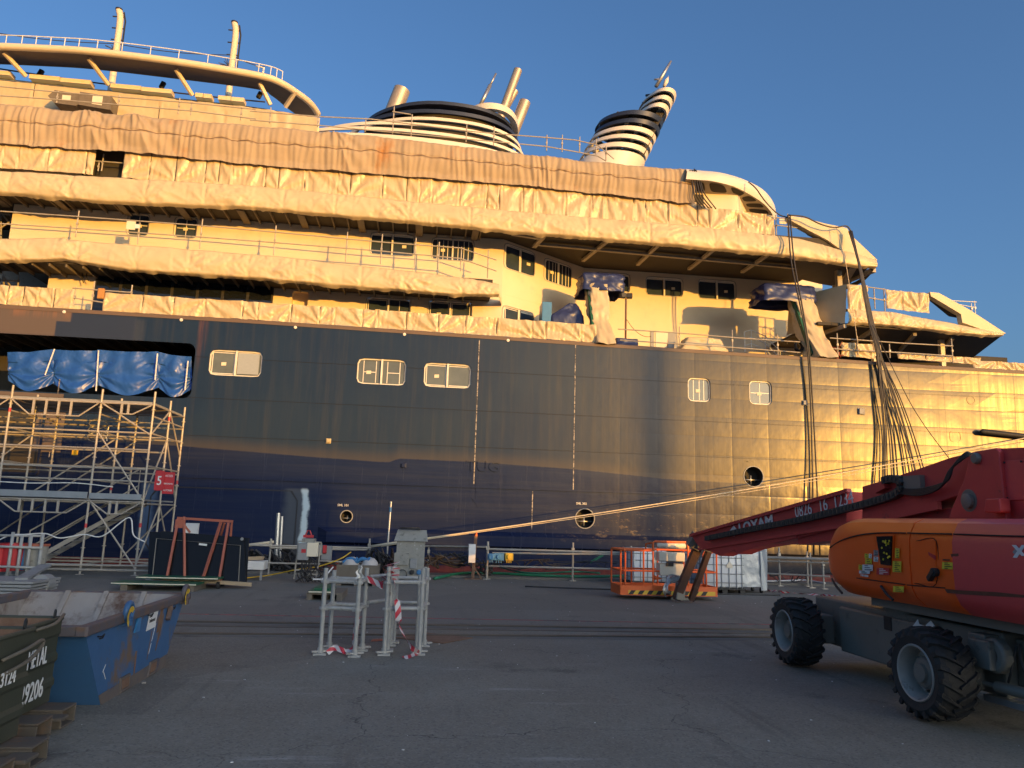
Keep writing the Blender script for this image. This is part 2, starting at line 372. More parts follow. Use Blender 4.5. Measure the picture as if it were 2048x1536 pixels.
# plate seams
seam=None
for z0 in (7.62,6.05,4.62):
    q=NM(nt,'COMPARE',Z_,z0,.013); seam=q if seam is None else NM(nt,'MAXIMUM',seam,q)
c=mixc(nt,NM(nt,'MULTIPLY',seam,.65),c,(.02,.02,.022))
red=NM(nt,'SUBTRACT',1,sstep(nt,Z_,.10,.13)); c=mixc(nt,red,c,mixc(nt,sstep(nt,streak,.4,.7),(.19,.05,.045),(.12,.035,.035)))
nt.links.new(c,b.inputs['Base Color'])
ro=NM(nt,'ADD',NM(nt,'MULTIPLY',NM(nt,'SUBTRACT',1,fresh),.09),NM(nt,'ADD',.25,NM(nt,'MULTIPLY',NM(nt,'SUBTRACT',streak,.5),.22)))
ro=NM(nt,'ADD',ro,NM(nt,'MULTIPLY',bow,-.06))
nt.links.new(ro,b.inputs['Roughness']); nt.links.new(NM(nt,'SUBTRACT',.30,NM(nt,'MULTIPLY',bow,.06)),b.inputs['Specular IOR Level'])
# hungry-horse plating: shallow panels between frames, stronger toward the bow
fx=NM(nt,'ABSOLUTE',NM(nt,'SINE',NM(nt,'MULTIPLY',X_,math.pi/1.55))); fz=NM(nt,'ABSOLUTE',NM(nt,'SINE',NM(nt,'MULTIPLY',Z_,math.pi/.78)))
quilt=NM(nt,'MULTIPLY',NM(nt,'MULTIPLY',NM(nt,'ADD',NM(nt,'POWER',fx,.5),NM(nt,'POWER',fz,.5)),sstep(nt,X_,2,17)),NM(nt,'ADD',.25,NM(nt,'MULTIPLY',tnoise(nt,P_,.5,3),1.3)))
hb=NM(nt,'ADD',NM(nt,'MULTIPLY',quilt,.006),NM(nt,'MULTIPLY',NM(nt,'ADD',tnoise(nt,P_,.9,3),NM(nt,'MULTIPLY',streak,.10)),.010))
hb=NM(nt,'SUBTRACT',hb,NM(nt,'MULTIPLY',seam,.004))
bp=nt.nodes.new('ShaderNodeBump'); bp.inputs['Strength'].default_value=1; bp.inputs['Distance'].default_value=1.0
nt.links.new(hb,bp.inputs['Height']); nt.links.new(bp.outputs[0],b.inputs['Normal'])
# quay asphalt ----------------------------------------------------
mt,nt,b,P_,X_,Y_,Z_=newmat('quay_asphalt'); M['asphalt']=mt
big=tnoise(nt,P_,.12,5,.6); mid=tnoise(nt,P_,.9,6,.65); fin=tnoise(nt,P_,26,5,.7); drag=tnoise(nt,P_,1,6,.7,(.35,2.4,1)); mic=tnoise(nt,P_,140,2,.6)
c=mixc(nt,sstep(nt,mid,.32,.68),(.205,.193,.150),(.26,.246,.195)); c=mixc(nt,NM(nt,'MULTIPLY',sstep(nt,big,.4,.65),.6),c,(.175,.158,.13))
c=mixc(nt,NM(nt,'MULTIPLY',sstep(nt,fin,.45,.75),.55),c,(.17,.17,.17)); c=mixc(nt,NM(nt,'MULTIPLY',sstep(nt,mic,.55,.7),.35),c,(.22,.22,.22))
c=mixc(nt,NM(nt,'MULTIPLY',sstep(nt,drag,.58,.72),.6),c,(.42,.40,.36))
oil=NM(nt,'MULTIPLY',sstep(nt,tnoise(nt,P_,.55,5,.6),.58,.70),.7); c=mixc(nt,oil,c,(.06,.056,.052))
rst=NM(nt,'MULTIPLY',sstep(nt,tnoise(nt,P_,.42,6,.7),.66,.74),.4); c=mixc(nt,rst,c,(.12,.075,.045))
pt=nt.nodes.new('ShaderNodeTexVoronoi'); pt.feature='F1'; pt.distance='CHEBYCHEV'; pt.inputs['Scale'].default_value=.16; pt.inputs['Randomness'].default_value=.85; nt.links.new(P_,pt.inputs['Vector'])
psep=nt.nodes.new('ShaderNodeSeparateColor'); nt.links.new(pt.outputs['Color'],psep.inputs[0])
c=mixc(nt,NM(nt,'MULTIPLY',NM(nt,'GREATER_THAN',psep.outputs[0],.72),.38),c,(.13,.12,.105)); c=mixc(nt,NM(nt,'MULTIPLY',NM(nt,'GREATER_THAN',psep.outputs[1],.86),.35),c,(.30,.28,.24))
tr=NM(nt,'MULTIPLY',sstep(nt,tnoise(nt,P_,1,4,.6,(1.9,.10,1)),.56,.64),NM(nt,'MULTIPLY',sstep(nt,tnoise(nt,P_,.3,3),.4,.6),.45)); c=mixc(nt,tr,c,(.10,.092,.082))
agg=nt.nodes.new('ShaderNodeTexVoronoi'); agg.inputs['Scale'].default_value=55; nt.links.new(P_,agg.inputs['Vector']); asep=nt.nodes.new('ShaderNodeSeparateColor'); nt.links.new(agg.outputs['Color'],asep.inputs[0])
c=mixc(nt,NM(nt,'MULTIPLY',sstep(nt,asep.outputs[0],.7,1),.35),c,(.36,.34,.30)); c=mixc(nt,NM(nt,'MULTIPLY',sstep(nt,asep.outputs[1],.75,1),.45),c,(.08,.075,.07))
far=sstep(nt,Y_,13.9,14.2); c=mixc(nt,NM(nt,'MULTIPLY',far,.35),c,(.17,.165,.155))
vo=nt.nodes.new('ShaderNodeTexVoronoi'); vo.feature='DISTANCE_TO_EDGE'; vo.inputs['Scale'].default_value=.23
wv=nt.nodes.new('ShaderNodeVectorMath'); wv.operation='ADD'; n3=nt.nodes.new('ShaderNodeTexNoise'); n3.inputs['Scale'].default_value=1.6; n3.inputs['Detail'].default_value=5; nt.links.new(P_,n3.inputs['Vector']); nt.links.new(P_,wv.inputs[0]); nt.links.new(n3.outputs['Color'],wv.inputs[1]); nt.links.new(wv.outputs[0],vo.inputs['Vector'])
crk=NM(nt,'SUBTRACT',1,sstep(nt,vo.outputs['Distance'],.0,.0022)); c=mixc(nt,NM(nt,'MULTIPLY',NM(nt,'MULTIPLY',crk,.85),sstep(nt,big,.33,.5)),c,(.05,.05,.05))
nt.links.new(c,b.inputs['Base Color']); nt.links.new(NM(nt,'ADD',.62,NM(nt,'MULTIPLY',mid,.25)),b.inputs['Roughness']); b.inputs['Specular IOR Level'].default_value=.35
bp=nt.nodes.new('ShaderNodeBump'); bp.inputs['Strength'].default_value=.5; bp.inputs['Distance'].default_value=.01
nt.links.new(NM(nt,'SUBTRACT',NM(nt,'ADD',fin,NM(nt,'MULTIPLY',mic,.5)),NM(nt,'MULTIPLY',crk,.8)),bp.inputs['Height']); nt.links.new(bp.outputs[0],b.inputs['Normal'])
M['curb']=mat('quay_edge_concrete',(.19,.175,.15),(.13,.12,.105),.9,scale=1.4,stain=(.055,.052,.048),sscale=1.1,sth=.55,bump=.4,bscale=14,stretch=(.6,1.6,1))
M['railsteel']=mat('crane_rail_steel',(.13,.12,.11),(.09,.08,.07),.5,metal=.5,scale=6)
M['redline']=mat('worn_red_line',(.40,.09,.085),(.17,.11,.105),.8,scale=6,var=.8,stain=(.08,.075,.072),sscale=3,sth=.5,sw=.1)
M['water']=mat('dock_water',(.01,.018,.02),(.012,.02,.024),.08,scale=.5,bump=.4,bscale=2.5)
# ---------------------------------------------------------------- ground, rails, water
QE=26.2
def gz(x,y): return 0.0
g=MB(); 
xs=[-900,-300,-100,-50,-25,-12,-6,0,6,12,25,50,100,300,900]; ys=[-900,-300,-100,-40,-15,0,6,10,15,20,25.05]
g.add([(x,y,0) for x in xs for y in ys],[(i*len(ys)+j,(i+1)*len(ys)+j,(i+1)*len(ys)+j+1,i*len(ys)+j+1) for i in range(len(xs)-1) for j in range(len(ys)-1)])
struct(g.build('quay_ground','asphalt',base=(0,0,0)))
g=MB(); g.box((-900,25.05,-3),(900,QE,.07))
struct(g.build('quay_edge','curb',base=(0,25,0)))
g=MB(); g.add([(-900,QE,-2.2),(900,QE,-2.2),(900,900,-2.2),(-900,900,-2.2)],[(0,1,2,3)])
struct(g.build('dock_water','water',base=(0,30,-2.2)))
# crane rails let into the quay: concrete beam strips with a groove and a steel head, and a worn red line
def gline(p,q): return onZ(*p),onZ(*q)
def strip(mb,a,b,w,z0,z1,ext=60):
    d=(b-a).normalized(); n=V((-d.y,d.x,0)); a=a-d*ext; b=b+d*ext; a.z=b.z=0
    mb.obox(a-n*w/2+V((0,0,z0)),b-a,n*w,V((0,0,z1-z0)))
a,b_=gline((370,1247),(1530,1263)); g=MB(); strip(g,a,b_,.55,-.1,.004); struct(g.build('crane_rail_bed','curb',base=a))
g=MB(); strip(g,a+V((0,.12,0)),b_+V((0,.12,0)),.09,-.1,.03); strip(g,a-V((0,.3,0)),b_-V((0,.3,0)),.05,-.1,.012); struct(g.build('crane_rail','railsteel',base=a))
a,b_=gline((370,1270),(1530,1277)); g=MB(); strip(g,a,b_,.42,-.1,.005); struct(g.build('crane_rail_bed','curb',base=a))
g=MB(); strip(g,a+V((0,.05,0)),b_+V((0,.05,0)),.08,-.1,.028); struct(g.build('crane_rail','railsteel',base=a))
a,b_=gline((370,1228),(1530,1249)); g=MB(); strip(g,a,b_,.09,-.1,.004); struct(g.build('red_line','redline',base=a))
# ---------------------------------------------------------------- what throws the evening shade: the workshop hall behind the photographer
M['cladding']=mat('hall_cladding',(.30,.31,.32),(.24,.25,.26),.6,scale=.6)
def hall_h(xh): return xh
hall=thing('workshop_hall','long grey clad workshop hall standing behind the photographer','building',(0,-96,0))
SX=lambda X,Yo: X+(29.5-Yo)*math.tan(SUN_TH)
SZ=lambda z,Yo: z+(29.5-Yo)/math.cos(SUN_TH)*math.tan(SUN_EL)
Yo=-90.0
def block(x0,x1,h,y1=-90,depth=14,nm='bay'):
    q=MB(); q.box((x0,y1-depth,0),(x1,y1,h-.25)); q.box((x0-.15,y1-depth-.15,h-.25),(x1+.15,y1+.15,h)); return q.build(nm,'cladding',hall,bevel=.02)
block(-140,SX(-3.2,Yo),SZ(3.15,Yo),depth=14)
block(SX(-3.2,Yo)+.2,SX(2.2,Yo),SZ(.3,Yo),nm='annex',depth=.8)
q=MB(); x0,x1=SX(2.2,Yo)+.2,SX(9.0,Yo); q.prism([(x0,Yo,0),(x1,Yo,0),(x1,Yo,SZ(.95,Yo)),(x0+2,Yo,SZ(1.75,Yo)),(x0,Yo,SZ(1.7,Yo))],(0,-.8,0)); q.build('lean_to','cladding',hall)
block(x1+.2,SX(45,Yo),SZ(.9,Yo),nm='annex',depth=.8)
mst=thing('floodlight_mast','tall steel floodlight mast behind the photographer','mast',(SX(9.15,-100),-100,0))
q=MB(); q.tube([(SX(9.15,-100),-100,0),(SX(9.15,-100),-100,17.7)],[.55,.5],14); q.build('pole','grey',mst,smooth=True)
q=MB(); q.cbox((SX(9.15,-100),-100,17.9),(1.6,.4,.3)); q.build('lamp_bar','grey',mst)
# ---------------------------------------------------------------- THE SHIP
ship=thing('cruise_ship','large cruise ship with navy hull and cream decks, half wrapped in plastic sheets','ship',(0,30,-2.2))
HY=29.5
def Yh(X,Z=5):
    y=HY
    if 9<X<=26: y-=.5*.0026*(X-9)**2
    if X>26: y-=.5*.0026*17**2+.0026*17*(X-26); 
    if X>28: y+=11.5*((X-28)/32)**2
    # flare facet at the bow, beyond the diagonal knuckle
    d=(X-21.5)*.55+(Z-8.3)*.83
    if d>0: y-=.035*d*min(1,d)
    if X>32: y+=max(0,(5-Z))*.02*(X-32)
    return y
tops=[(-60,9.2),(-16,9.19),(-6.7,9.17),(3.3,9.08),(9,9.02),(14,8.97),(16.3,8.95),(20,8.88),(25.7,8.8),(34,8.8),(64,9.6)]
def ztop(X):
    for (a,za),(b,zb) in zip(tops,tops[1:]):
        if X<=b: return za+(zb-za)*(X-a)/(b-a)
    return tops[-1][1]
ZT=8.62   # regular grid to here, then a strip that follows the sheer
hp=lambda X,Z,d=0: V((X,Yh(X,Z)+d,Z))
def onH(px,py):
    y=HY
    for _ in range(6): p=onY(px,py,y); y=Yh(p.x,p.z)
    return p
us=[-60,-45,-30,-22]+[x*1.0 for x in range(-18,34)]+[36,40,44,48,52,56,60,64]
vs=[-3,-1.5,0,.11,.7,1.5,2.2,3,4,5,6,6.6,7.2,7.8,ZT]
def wspec(px0,py0,px1,py1,Yf=None):
    """window from its pixel corners: centre and size on the hull / on a wall plane"""
    return px0,py0,px1,py1
OP=[]; HW=[]
for (l,t,r_,b_,nm) in [(418,701,524,752,2),(714,718,812,769,2),(848,727,942,775,2),(1376,756,1421,803,1),(1499,762,1544,809,1)]:
    a=onH((l+r_)/2,t+(0)); z1=onH((l+r_)/2,t).z; z0=onH((l+r_)/2,b_).z; x0=onH(l,(t+b_)/2).x; x1=onH(r_,(t+b_)/2).x
    cu,cv,w_,h_=(x0+x1)/2,(z0+z1)/2,x1-x0,z1-z0; HW.append((cu,cv,w_,h_,nm)); OP.append((cu,cv,w_,h_,.2,.15))
HO=[]
for (cx,cy,rr) in [(693,1033,11.5),(1170,1037,19),(1507,953,20)]:
    p=onH(cx,cy); k=rr/ (F/(p-CAM).dot(fw)); k=rr*(p-CAM).dot(fw)/F; HO.append((p.x,p.z,k)); OP.append((p.x,p.z,2*k,2*k,k,.55))
pc=onH(386,700); ox1=onH(387,740).x; oz1=onH(330,684).z; oz0=onH(200,789).z
q=MB(); plate(q,us,vs,hp,OP,[(-46,ox1,oz0,oz1)])
for sz_,zz in ((1,oz1),(-1,oz0)):   # rounded corners of the recess
    rc=.3; cc=(ox1-rc,zz-sz_*rc); arc=[hp(cc[0]+rc*math.cos(a),cc[1]+sz_*rc*math.sin(a)) for a in [k*math.pi/16 for k in range(9)]]
    q.add([hp(ox1,zz)]+arc,[(0,i,i+1) for i in range(1,9)])
usx=[u for u in us]
q.grid(lambda u,v:(lambda X:hp(X,ZT+(ztop(X)-ZT)*v))(-60+124*u),124,2)
# cap rail folded inboard over the sheer line and the deck behind it
hull=q.build('hull','hull',ship)
q=MB(); M['caprail']=mat('dusty_cap_rail',(.155,.105,.075),(.12,.085,.065),.6,scale=1.5)
q.grid(lambda u,v:(lambda X:V((X,Yh(X,ztop(X))-.02+[0,0,.06,.35][min(3,int(v*3+.01))],ztop(X)-.13+[0,.13,.16,.16][min(3,int(v*3+.01))])))(-60+124*u),124,3)
q.build('cap_rail','caprail',ship)
q=MB(); q.grid(lambda u,v:(lambda X:V((X,Yh(X,9)+.3+v*(45-Yh(X,9)),ztop(X)-.35)))(-60+124*u),62,2); q.build('main_deck','grey',ship)
# the recess in the hull: dark side deck with ceiling ribs, inner wall and floor
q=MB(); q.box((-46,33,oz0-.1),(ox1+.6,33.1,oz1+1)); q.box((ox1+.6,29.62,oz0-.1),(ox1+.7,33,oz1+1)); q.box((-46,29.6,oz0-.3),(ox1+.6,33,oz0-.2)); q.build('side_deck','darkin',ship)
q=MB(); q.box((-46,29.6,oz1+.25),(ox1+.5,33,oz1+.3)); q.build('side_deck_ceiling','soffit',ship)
q=MB()
for k in range(22):
    x=ox1-.5-k*.68; q.box((x,29.65,oz1+.1),(x+.05,33,oz1+.25))
islands(q.build('ceiling_rib','rib',ship))
# a low bulwark strip below the opening in another shade
# brown plated panel and dark plate painting the shade of a side port, behind the scaffold
M['primer']=mat('brown_primer',(.13,.10,.085),(.10,.08,.07),.7,scale=3)
a=onH(76,822); b_=onH(121,905); q=MB(); q.box((a.x,HY-.03,b_.z),(b_.x,HY+.01,a.z)); q.build('primed_panel','primer',ship)
a=onH(-60,816); b_=onH(74,948); q=MB(); q.box((a.x,HY-.012,b_.z),(b_.x,HY+.01,a.z)); sp_=q.build('port_shade_plate','darkin',ship)
q=MB(); 
for (c0,c1) in (((a.x,a.z),(b_.x,a.z)),((a.x,b_.z),(b_.x,b_.z)),((b_.x,a.z),(b_.x,b_.z))): q.bar((c0[0],HY-.02,c0[1]),(c1[0],HY-.02,c1[1]),.08,.08)
q.build('port_frame','hull',sp_)
a=onH(-60,777); b_=onH(127,797); q=MB(); q.box((a.x,HY-.05,b_.z+.02),(b_.x,HY-.002,a.z-.05)); q.build('sill_plate','primer',ship)
# windows ---------------------------------------------------------
def window(pos,cu,cv,w_,h_,n,r=.2,gl='gfilm',tape=None,parent=None,dep=.13,frame='frame',note=True,bare=False,seed=0):
    rd=random.Random(seed)
    q=MB(); ring(q,pos,cu,cv,w_-.004,h_-.004,r,.042,.06,dep)
    if gl=='gdark': pass
    if n==2: 
        q.add([pos(cu-.035,cv-h_/2,.02),pos(cu+.035,cv-h_/2,.02),pos(cu+.035,cv+h_/2,.02),pos(cu-.035,cv+h_/2,.02),pos(cu-.035,cv-h_/2,dep),pos(cu+.035,cv-h_/2,dep),pos(cu+.035,cv+h_/2,dep),pos(cu-.035,cv+h_/2,dep)],[(0,1,2,3),(0,4,7,3),(1,5,6,2)])
    wo=q.build('window',frame,parent or ship)
    if gl=='gdark':
        q=MB(); ring(q,pos,cu,cv,w_+.03,h_+.03,r+.015,.022,-.014,.01); q.build('gasket','grey',wo)
    q=MB(); face_loop(q,pos,cu,cv,w_-.06,h_-.06,r,dep-.012); q.build('pane',gl,wo)
    # masking tape bars on the panes
    q=MB(); pw=(w_-.1)/n
    def bar(x0,z0,x1,z1): q.add([pos(x0,z0,dep-.02),pos(x1,z0,dep-.02),pos(x1,z1,dep-.02),pos(x0,z1,dep-.02)],[(0,1,2,3)])
    for k in range(n):
        c0=cu+(k-(n-1)/2)*(pw+.03); kind=(tape or 'f')[k%len(tape or 'f')]
        hw,hh=pw/2-.045,h_/2-.075; t=.03
        if kind in 'fFp':
            bar(c0-hw,cv+hh-t,c0+hw,cv+hh); bar(c0-hw,cv-hh,c0+hw,cv-hh+t)
            if kind!='p': bar(c0-hw,cv-hh+t+.002,c0-hw+t,cv+hh-t-.002); bar(c0+hw-t,cv-hh+t+.002,c0+hw,cv+hh-t-.002)
        if kind=='x': bar(c0-hw,cv-t/2,c0+hw,cv+t/2); bar(c0-t/2,cv-hh,c0+t/2,cv-t/2-.002); bar(c0-t/2,cv+t/2+.002,c0+t/2,cv+hh)
        if kind=='v': 
            for s in (-.55,.1,.6): bar(c0+s*hw-t/2,cv-hh,c0+s*hw+t/2,cv+hh)
        if kind=='#':
            for s in (-.6,.6): bar(c0+s*hw-t/2,cv-hh,c0+s*hw+t/2,cv+hh)
            bar(c0-.55*hw,cv-t,c0+.55*hw,cv)
        if kind=='t': bar(c0-hw,cv+hh-t,c0+hw,cv+hh+.02)
    if q.v: q.build('masking_tape','frame',wo)
    if note:
        q=MB(); c0=cu-(w_/4 if n==2 else 0)+rd.uniform(-.04,.04)+(w_/2 if (n==2 and rd.random()<.45) else 0)
        q.add([pos(c0+a,cv+b2-.03,dep-.028) for a,b2 in ((-.09,-.07),(.09,-.06),(.09,.07),(-.09,.06))],[(0,1,2,3)]); q.build('paper_note','paper',wo)
    return wo
tp=['ft','##','Fp','vt','x']
for k,(cu,cv,w_,h_,n) in enumerate(HW):
    wo=window(hp,cu,cv,w_,h_,n,.2,'gfilm',tp[k],seed=k)
    if k==0:   # right pane is papered over with drawings
        q=MB(); M['drawing']=mat('drawing_sheet',(.36,.40,.42),(.30,.34,.36),.6,scale=9,stain=(.2,.25,.3),sscale=22,sth=.62,stretch=(1,1,2.5)); x0=cu+.06; 
        q.add([hp(x0,cv-h_/2+.1,.065),hp(cu+w_/2-.12,cv-h_/2+.1,.065),hp(cu+w_/2-.12,cv+h_/2-.08,.065),hp(x0,cv+h_/2-.08,.065)],[(0,1,2,3)]); q.build('drawing_sheet','drawing',wo)
# mooring pipes and portholes -----------------------------------------
for k,(cx,cz,r_) in enumerate(HO):
    q=MB(); ring(q,hp,cx,cz,2*r_+.05,2*r_+.05,r_+.025,.035,-.02,.05); po=q.build('mooring_pipe','grey',ship,smooth=True,auto=30)
    q=MB(); q.box((cx-r_-.1,HY+.5,cz-r_-.1),(cx+r_+.1,HY+.56,cz+r_+.1)); q.build('pipe_back','darkin',po)
    q=MB(); q.tube([(cx+.05*r_,HY+.3,cz-r_*.75),(cx+.05*r_,HY+.3,cz+r_*.15)],.035 if k else .025); q.tube([(cx-r_*.95,HY+.3,cz-r_*.3),(cx+r_*.95,HY+.3,cz-r_*.3)],.03); q.build('roller','alu',po,smooth=True)
    q=MB(); text_mb(q,['SML 101','SML 302','SMS 308'][k],hp(cx-.36,cz+r_+.16,-.002),(1,0,0),(0,0,1),.12,.006,offset=.01); q.build('hull_marking','white' if k<2 else 'hull',ship)
# fender belt, rubbing strake and chalked seams ------------------------
q=MB(); bz0,bz1=.78,1.42
pts=[(HY-.002,bz1),(HY-.26,bz1-.16),(HY-.26,bz0+.1),(HY-.002,bz0)]
for (x0,x1) in [(-3.75,31)]:
    vv=[V((x0-(.0 if i in (0,3) else -.35),y,z)) for i,(y,z) in enumerate(pts)]+[V((x1,y,z)) for y,z in pts]
    q.add(vv,[(0,1,5,4),(1,2,6,5),(2,3,7,6),(0,3,2,1)])
q.build('fender_belt','hull',ship)
q=MB(); q.box((-9,HY-.05,3.05),(31,HY-.001,3.11)); q.build('rubbing_strake','hull',ship)
M['chalk']=mat('chalked_seam',(.62,.58,.52),(.3,.26,.22),.9,scale=14,stain=(.08,.08,.085),sscale=9,sth=.45,sw=.1)
for x,z0,z1 in ((2.0,3.2,8.9),(5.9,3.12,8.92),(4.3,1.55,3.0),(-13.5,3.6,6.5)):
    q=MB(); q.box((x-.018,HY-.004,z0),(x+.018,HY+.01,z1)); q.build('seam_line','chalk',ship)
# raised marks: TUG with an arrow
q=MB(); p=onH(932,941); text_mb(q,'TUG',hp(p.x,p.z,-.003),(1,0,0),(0,0,1),.56,.05,offset=-.0,squash=1.15); q.build('tug_mark','hull',ship)
q=MB(); a=onH(957,958); x,z=a.x,a.z
q.prism([hp(x-.1,z,-.003),hp(x+.1,z,-.003),hp(x+.1,z-.75,-.003),hp(x+.24,z-.75,-.003),hp(x,z-1.05,-.003),hp(x-.24,z-.75,-.003),hp(x-.1,z-.75,-.003)],(0,-.02,0)); q.build('arrow_mark','hull',ship)
# small anode blocks / pads on the plating
M['pad']=mat('primed_pad',(.55,.46,.26),(.45,.37,.2),.6)
for (px,py,sz,mm) in [(657,882,.13,'pad'),(807,931,.14,'hull'),(1609,806,.17,'grey'),(1722,823,.24,'grey')]:
    p=onH(px,py); q=MB(); q.box((p.x-sz/2-.03,p.y-.02,p.z-sz/2-.03),(p.x+sz/2+.03,p.y+.01,p.z+sz/2+.03)); q.box((p.x-sz/2,p.y-.10,p.z-sz/2),(p.x+sz/2,p.y-.02,p.z+sz/2)); q.build('plating_pad',mm,ship,bevel=.01)
for (px,py,rr) in [(1942,800,.2),(1911,873,.26)]:
    p=onH(px,py); q=MB(); ring(q,hp,p.x,p.z,2*rr,2*rr*(1 if rr<.25 else .9),rr*.6 if rr>.22 else rr,.05,-.015,.01); q.build('weld_doubler','hull',ship)
# bolts under the sheer
for px,py in [(129,624),(363,640),(591,655),(809,669),(1016,681)]:
    p=onH(px,py); q=MB(); q.lathe((p.x,p.y+.01,p.z),(0,-1,0),[(0,.06),(.05,.06),(.06,.0)],10); q.build('lifting_lug','frame',ship)
# shell door outlined in the side at lower left
x0,x1=onH(300,1000).x,onH(594,1030).x; z1=onH(480,977).z; z0=.25
q=MB(); cu,cv,w_,h_=(x0+x1)/2,(z0+z1)/2,x1-x0,z1-z0
ring(q,hp,cu,cv,w_,h_,.35,.045,-.012,.01); M['gasket']=mat('door_gasket',(.012,.014,.02),(.02,.022,.03),.5); q.build('shell_door','gasket',ship)
# dark boat deck boom at the right edge
a=onY(1962,863,29.0); b_=onY(2075,876,29.0)
q=MB(); q.tube([a-V((.02,0,0)),a+V((.08,0,0)),a+(b_-a)*3],[.05,.12,.12],12); q.build('side_boom','black',ship,smooth=True,auto=40)
# ---------------------------------------------------------------- superstructure walls
WY=31.7; WY2=34.7; XC=3.05; XD=7.3
def Yw(X):
    if X<=XC: return WY
    if X<XD:
        t=(X-XC)/(XD-XC); return WY+(WY2-WY)*t
    return WY2
wp=lambda X,Z,d=0: V((X+(d*.5 if XC<X<XD else 0),Yw(X)+d,Z))
def onW(px,py,pl):
    if pl==0: return onY(px,py,WY)
    if pl==2: return onY(px,py,WY2)
    n=V((-(WY2-WY),XD-XC,0)); o=V((XC,WY,0)); d=ray(px,py); return CAM+d*((o-CAM).dot(n)/d.dot(n))
def spec(l,t,r_,b_,pl):
    c=onW((l+r_)/2,(t+b_)/2,pl); x0=onW(l,(t+b_)/2,pl).x; x1=onW(r_,(t+b_)/2,pl).x; z1=onW((l+r_)/2,t,pl).z; z0=onW((l+r_)/2,b_,pl).z
    return ((x0+x1)/2,(z0+z1)/2,x1-x0,z1-z0)
WW=[]
for args in [(254,427,298,471,0,1,'x','gdark'),(348,434,394,476,0,1,'x','gdark'),(740,467,829,511,0,2,'tt','gdark'),(863,477,948,521,0,2,'vv','gdark'),
             (731,596,821,645,0,2,'fx','gdark'),(856,602,944,652,0,2,'ff','gdark'),
             (1008,495,1070,545,1,2,'tt','gdark'),(1088,524,1143,569,1,2,'vv','gdark'),(1004,618,1068,668,1,2,'ft','gdark'),
             (1292,555,1366,592,2,2,'tt','gdark'),(1397,560,1472,599,2,2,'tt','gdark'),(1190,546,1260,584,2,2,'pp','gdark')]:
    s=spec(*args[:5]); WW.append((s,args[5:]))
ops=[(*s,.17,.10) for s,a in WW]
X0w=onY(25,430,WY).x; X0l=onY(97,560,WY).x
ni=spec(584,583,616,612,0); ops.append((*ni,.09,.35))
def wall_part(z0,z1,xa,nm,extra):
    q=MB(); us=[xa+(XC-xa)*k/10 for k in range(11)]+[XC+(XD-XC)*k/4 for k in range(1,5)]+[XD+ (19.5-XD)*k/6 for k in range(1,7)]
    plate(q,us,[z0,z1],wp,[o for o in ops if z0<o[1]<z1]); return q.build(nm,'cream',ship)
wall_part(11.9,14.6,X0w,'deckhouse_wall',None)
wall_part(8.7,11.9,X0l,'deckhouse_wall',None)
for k,(s,a) in enumerate(WW): window(wp,*s,a[0],.17,a[2],a[1],seed=20+k)
q=MB(); cu,cv,w_,h_=ni; q.box((cu-w_,WY+.3,cv-h_),(cu+w_,WY+.36,cv+h_)); q.build('niche_back','cream',ship)
# weld seams on the walls: thin proud beads
q=MB()
for z in (12.75,11.55,10.1): 
    q.box((X0w if z>11.9 else X0l,WY-.006,z),(XC,WY+.01,z+.018))
    q.obox((XC,WY-.006,z),(XD-XC,WY2-WY,0),(0,.01,0),(0,0,.018)); q.box((XD,WY2-.006,z),(18.5,WY2+.01,z+.018))
for px in (200,330,480,610,700,840,960): 
    x=onY(px,480,WY).x; q.box((x,WY-.005,12.77),(x+.012,WY+.01,14.4))
islands(q.build('weld_seam','cream',ship))
# dark openings at the left ends of both decks, with grey inner bulkheads
q=MB(); q.box((-50,WY2+.3,8.7),(X0w+.2,WY2+.4,14.6)); q.build('inner_bulkhead','grey',ship)
q=MB(); q.box((X0w,WY+.02,11.9),(X0w+.1,WY2+.3,14.6)); q.box((X0l,WY+.02,8.7),(X0l+.1,WY2+.3,11.85)); q.build('end_bulkhead','soffit',ship)
a=onY(60,540,33.2); b_=onY(190,620,33.2); q=MB(); q.bar(a-V((1.5,0,.0))+V((0,0,.9)),b_,.9,.35); q.build('deck_stair','darkin',ship)
# glazed screen on the lower deck
x0,x1=onY(190,570,WY-.1).x,onY(546,590,WY-.1).x; z1=onY(360,545,WY-.1).z; z0=9.0
q=MB(); q.box((x0,WY-.12,z0),(x1,WY-.005,z1)); sc=q.build('glazed_screen','black',ship)
q=MB(); nP=7
for k in range(nP):
    a=x0+(x1-x0)*k/nP+.06; q.add([(a,WY-.125,z0+.05),(a+(x1-x0)/nP-.12,WY-.125,z0+.05),(a+(x1-x0)/nP-.12,WY-.125,z1-.08),(a,WY-.125,z1-.08)],[(0,1,2,3)])
q.build('pane','gscreen',sc)
# decks with their undersides: deck A (between the window rows) and deck B above
def soffit(x0,x1,y0,z,t=.12,nm='deck_overhang',y1=None):
    q=MB(); q.box((x0,y0,z),(x1,y1 or WY2+6,z+t)); return q.build(nm,'soffit',ship)
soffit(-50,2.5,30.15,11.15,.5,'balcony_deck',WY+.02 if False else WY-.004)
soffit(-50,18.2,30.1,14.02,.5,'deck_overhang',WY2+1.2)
q=MB()
x=-17.9
while x<2: q.box((x,30.2,13.90),(x+.05,WY-.01,14.018)); q.box((x+.0,30.2,11.03),(x+.05,WY-.01,11.148)) if x<1.5 else None; x+=.62
x=-17.6
while x<2: q.box((x,30.2,13.86),(x+.28,WY-.01,13.9)); x+=2.4
islands(q.build('deck_rib','rib',ship))
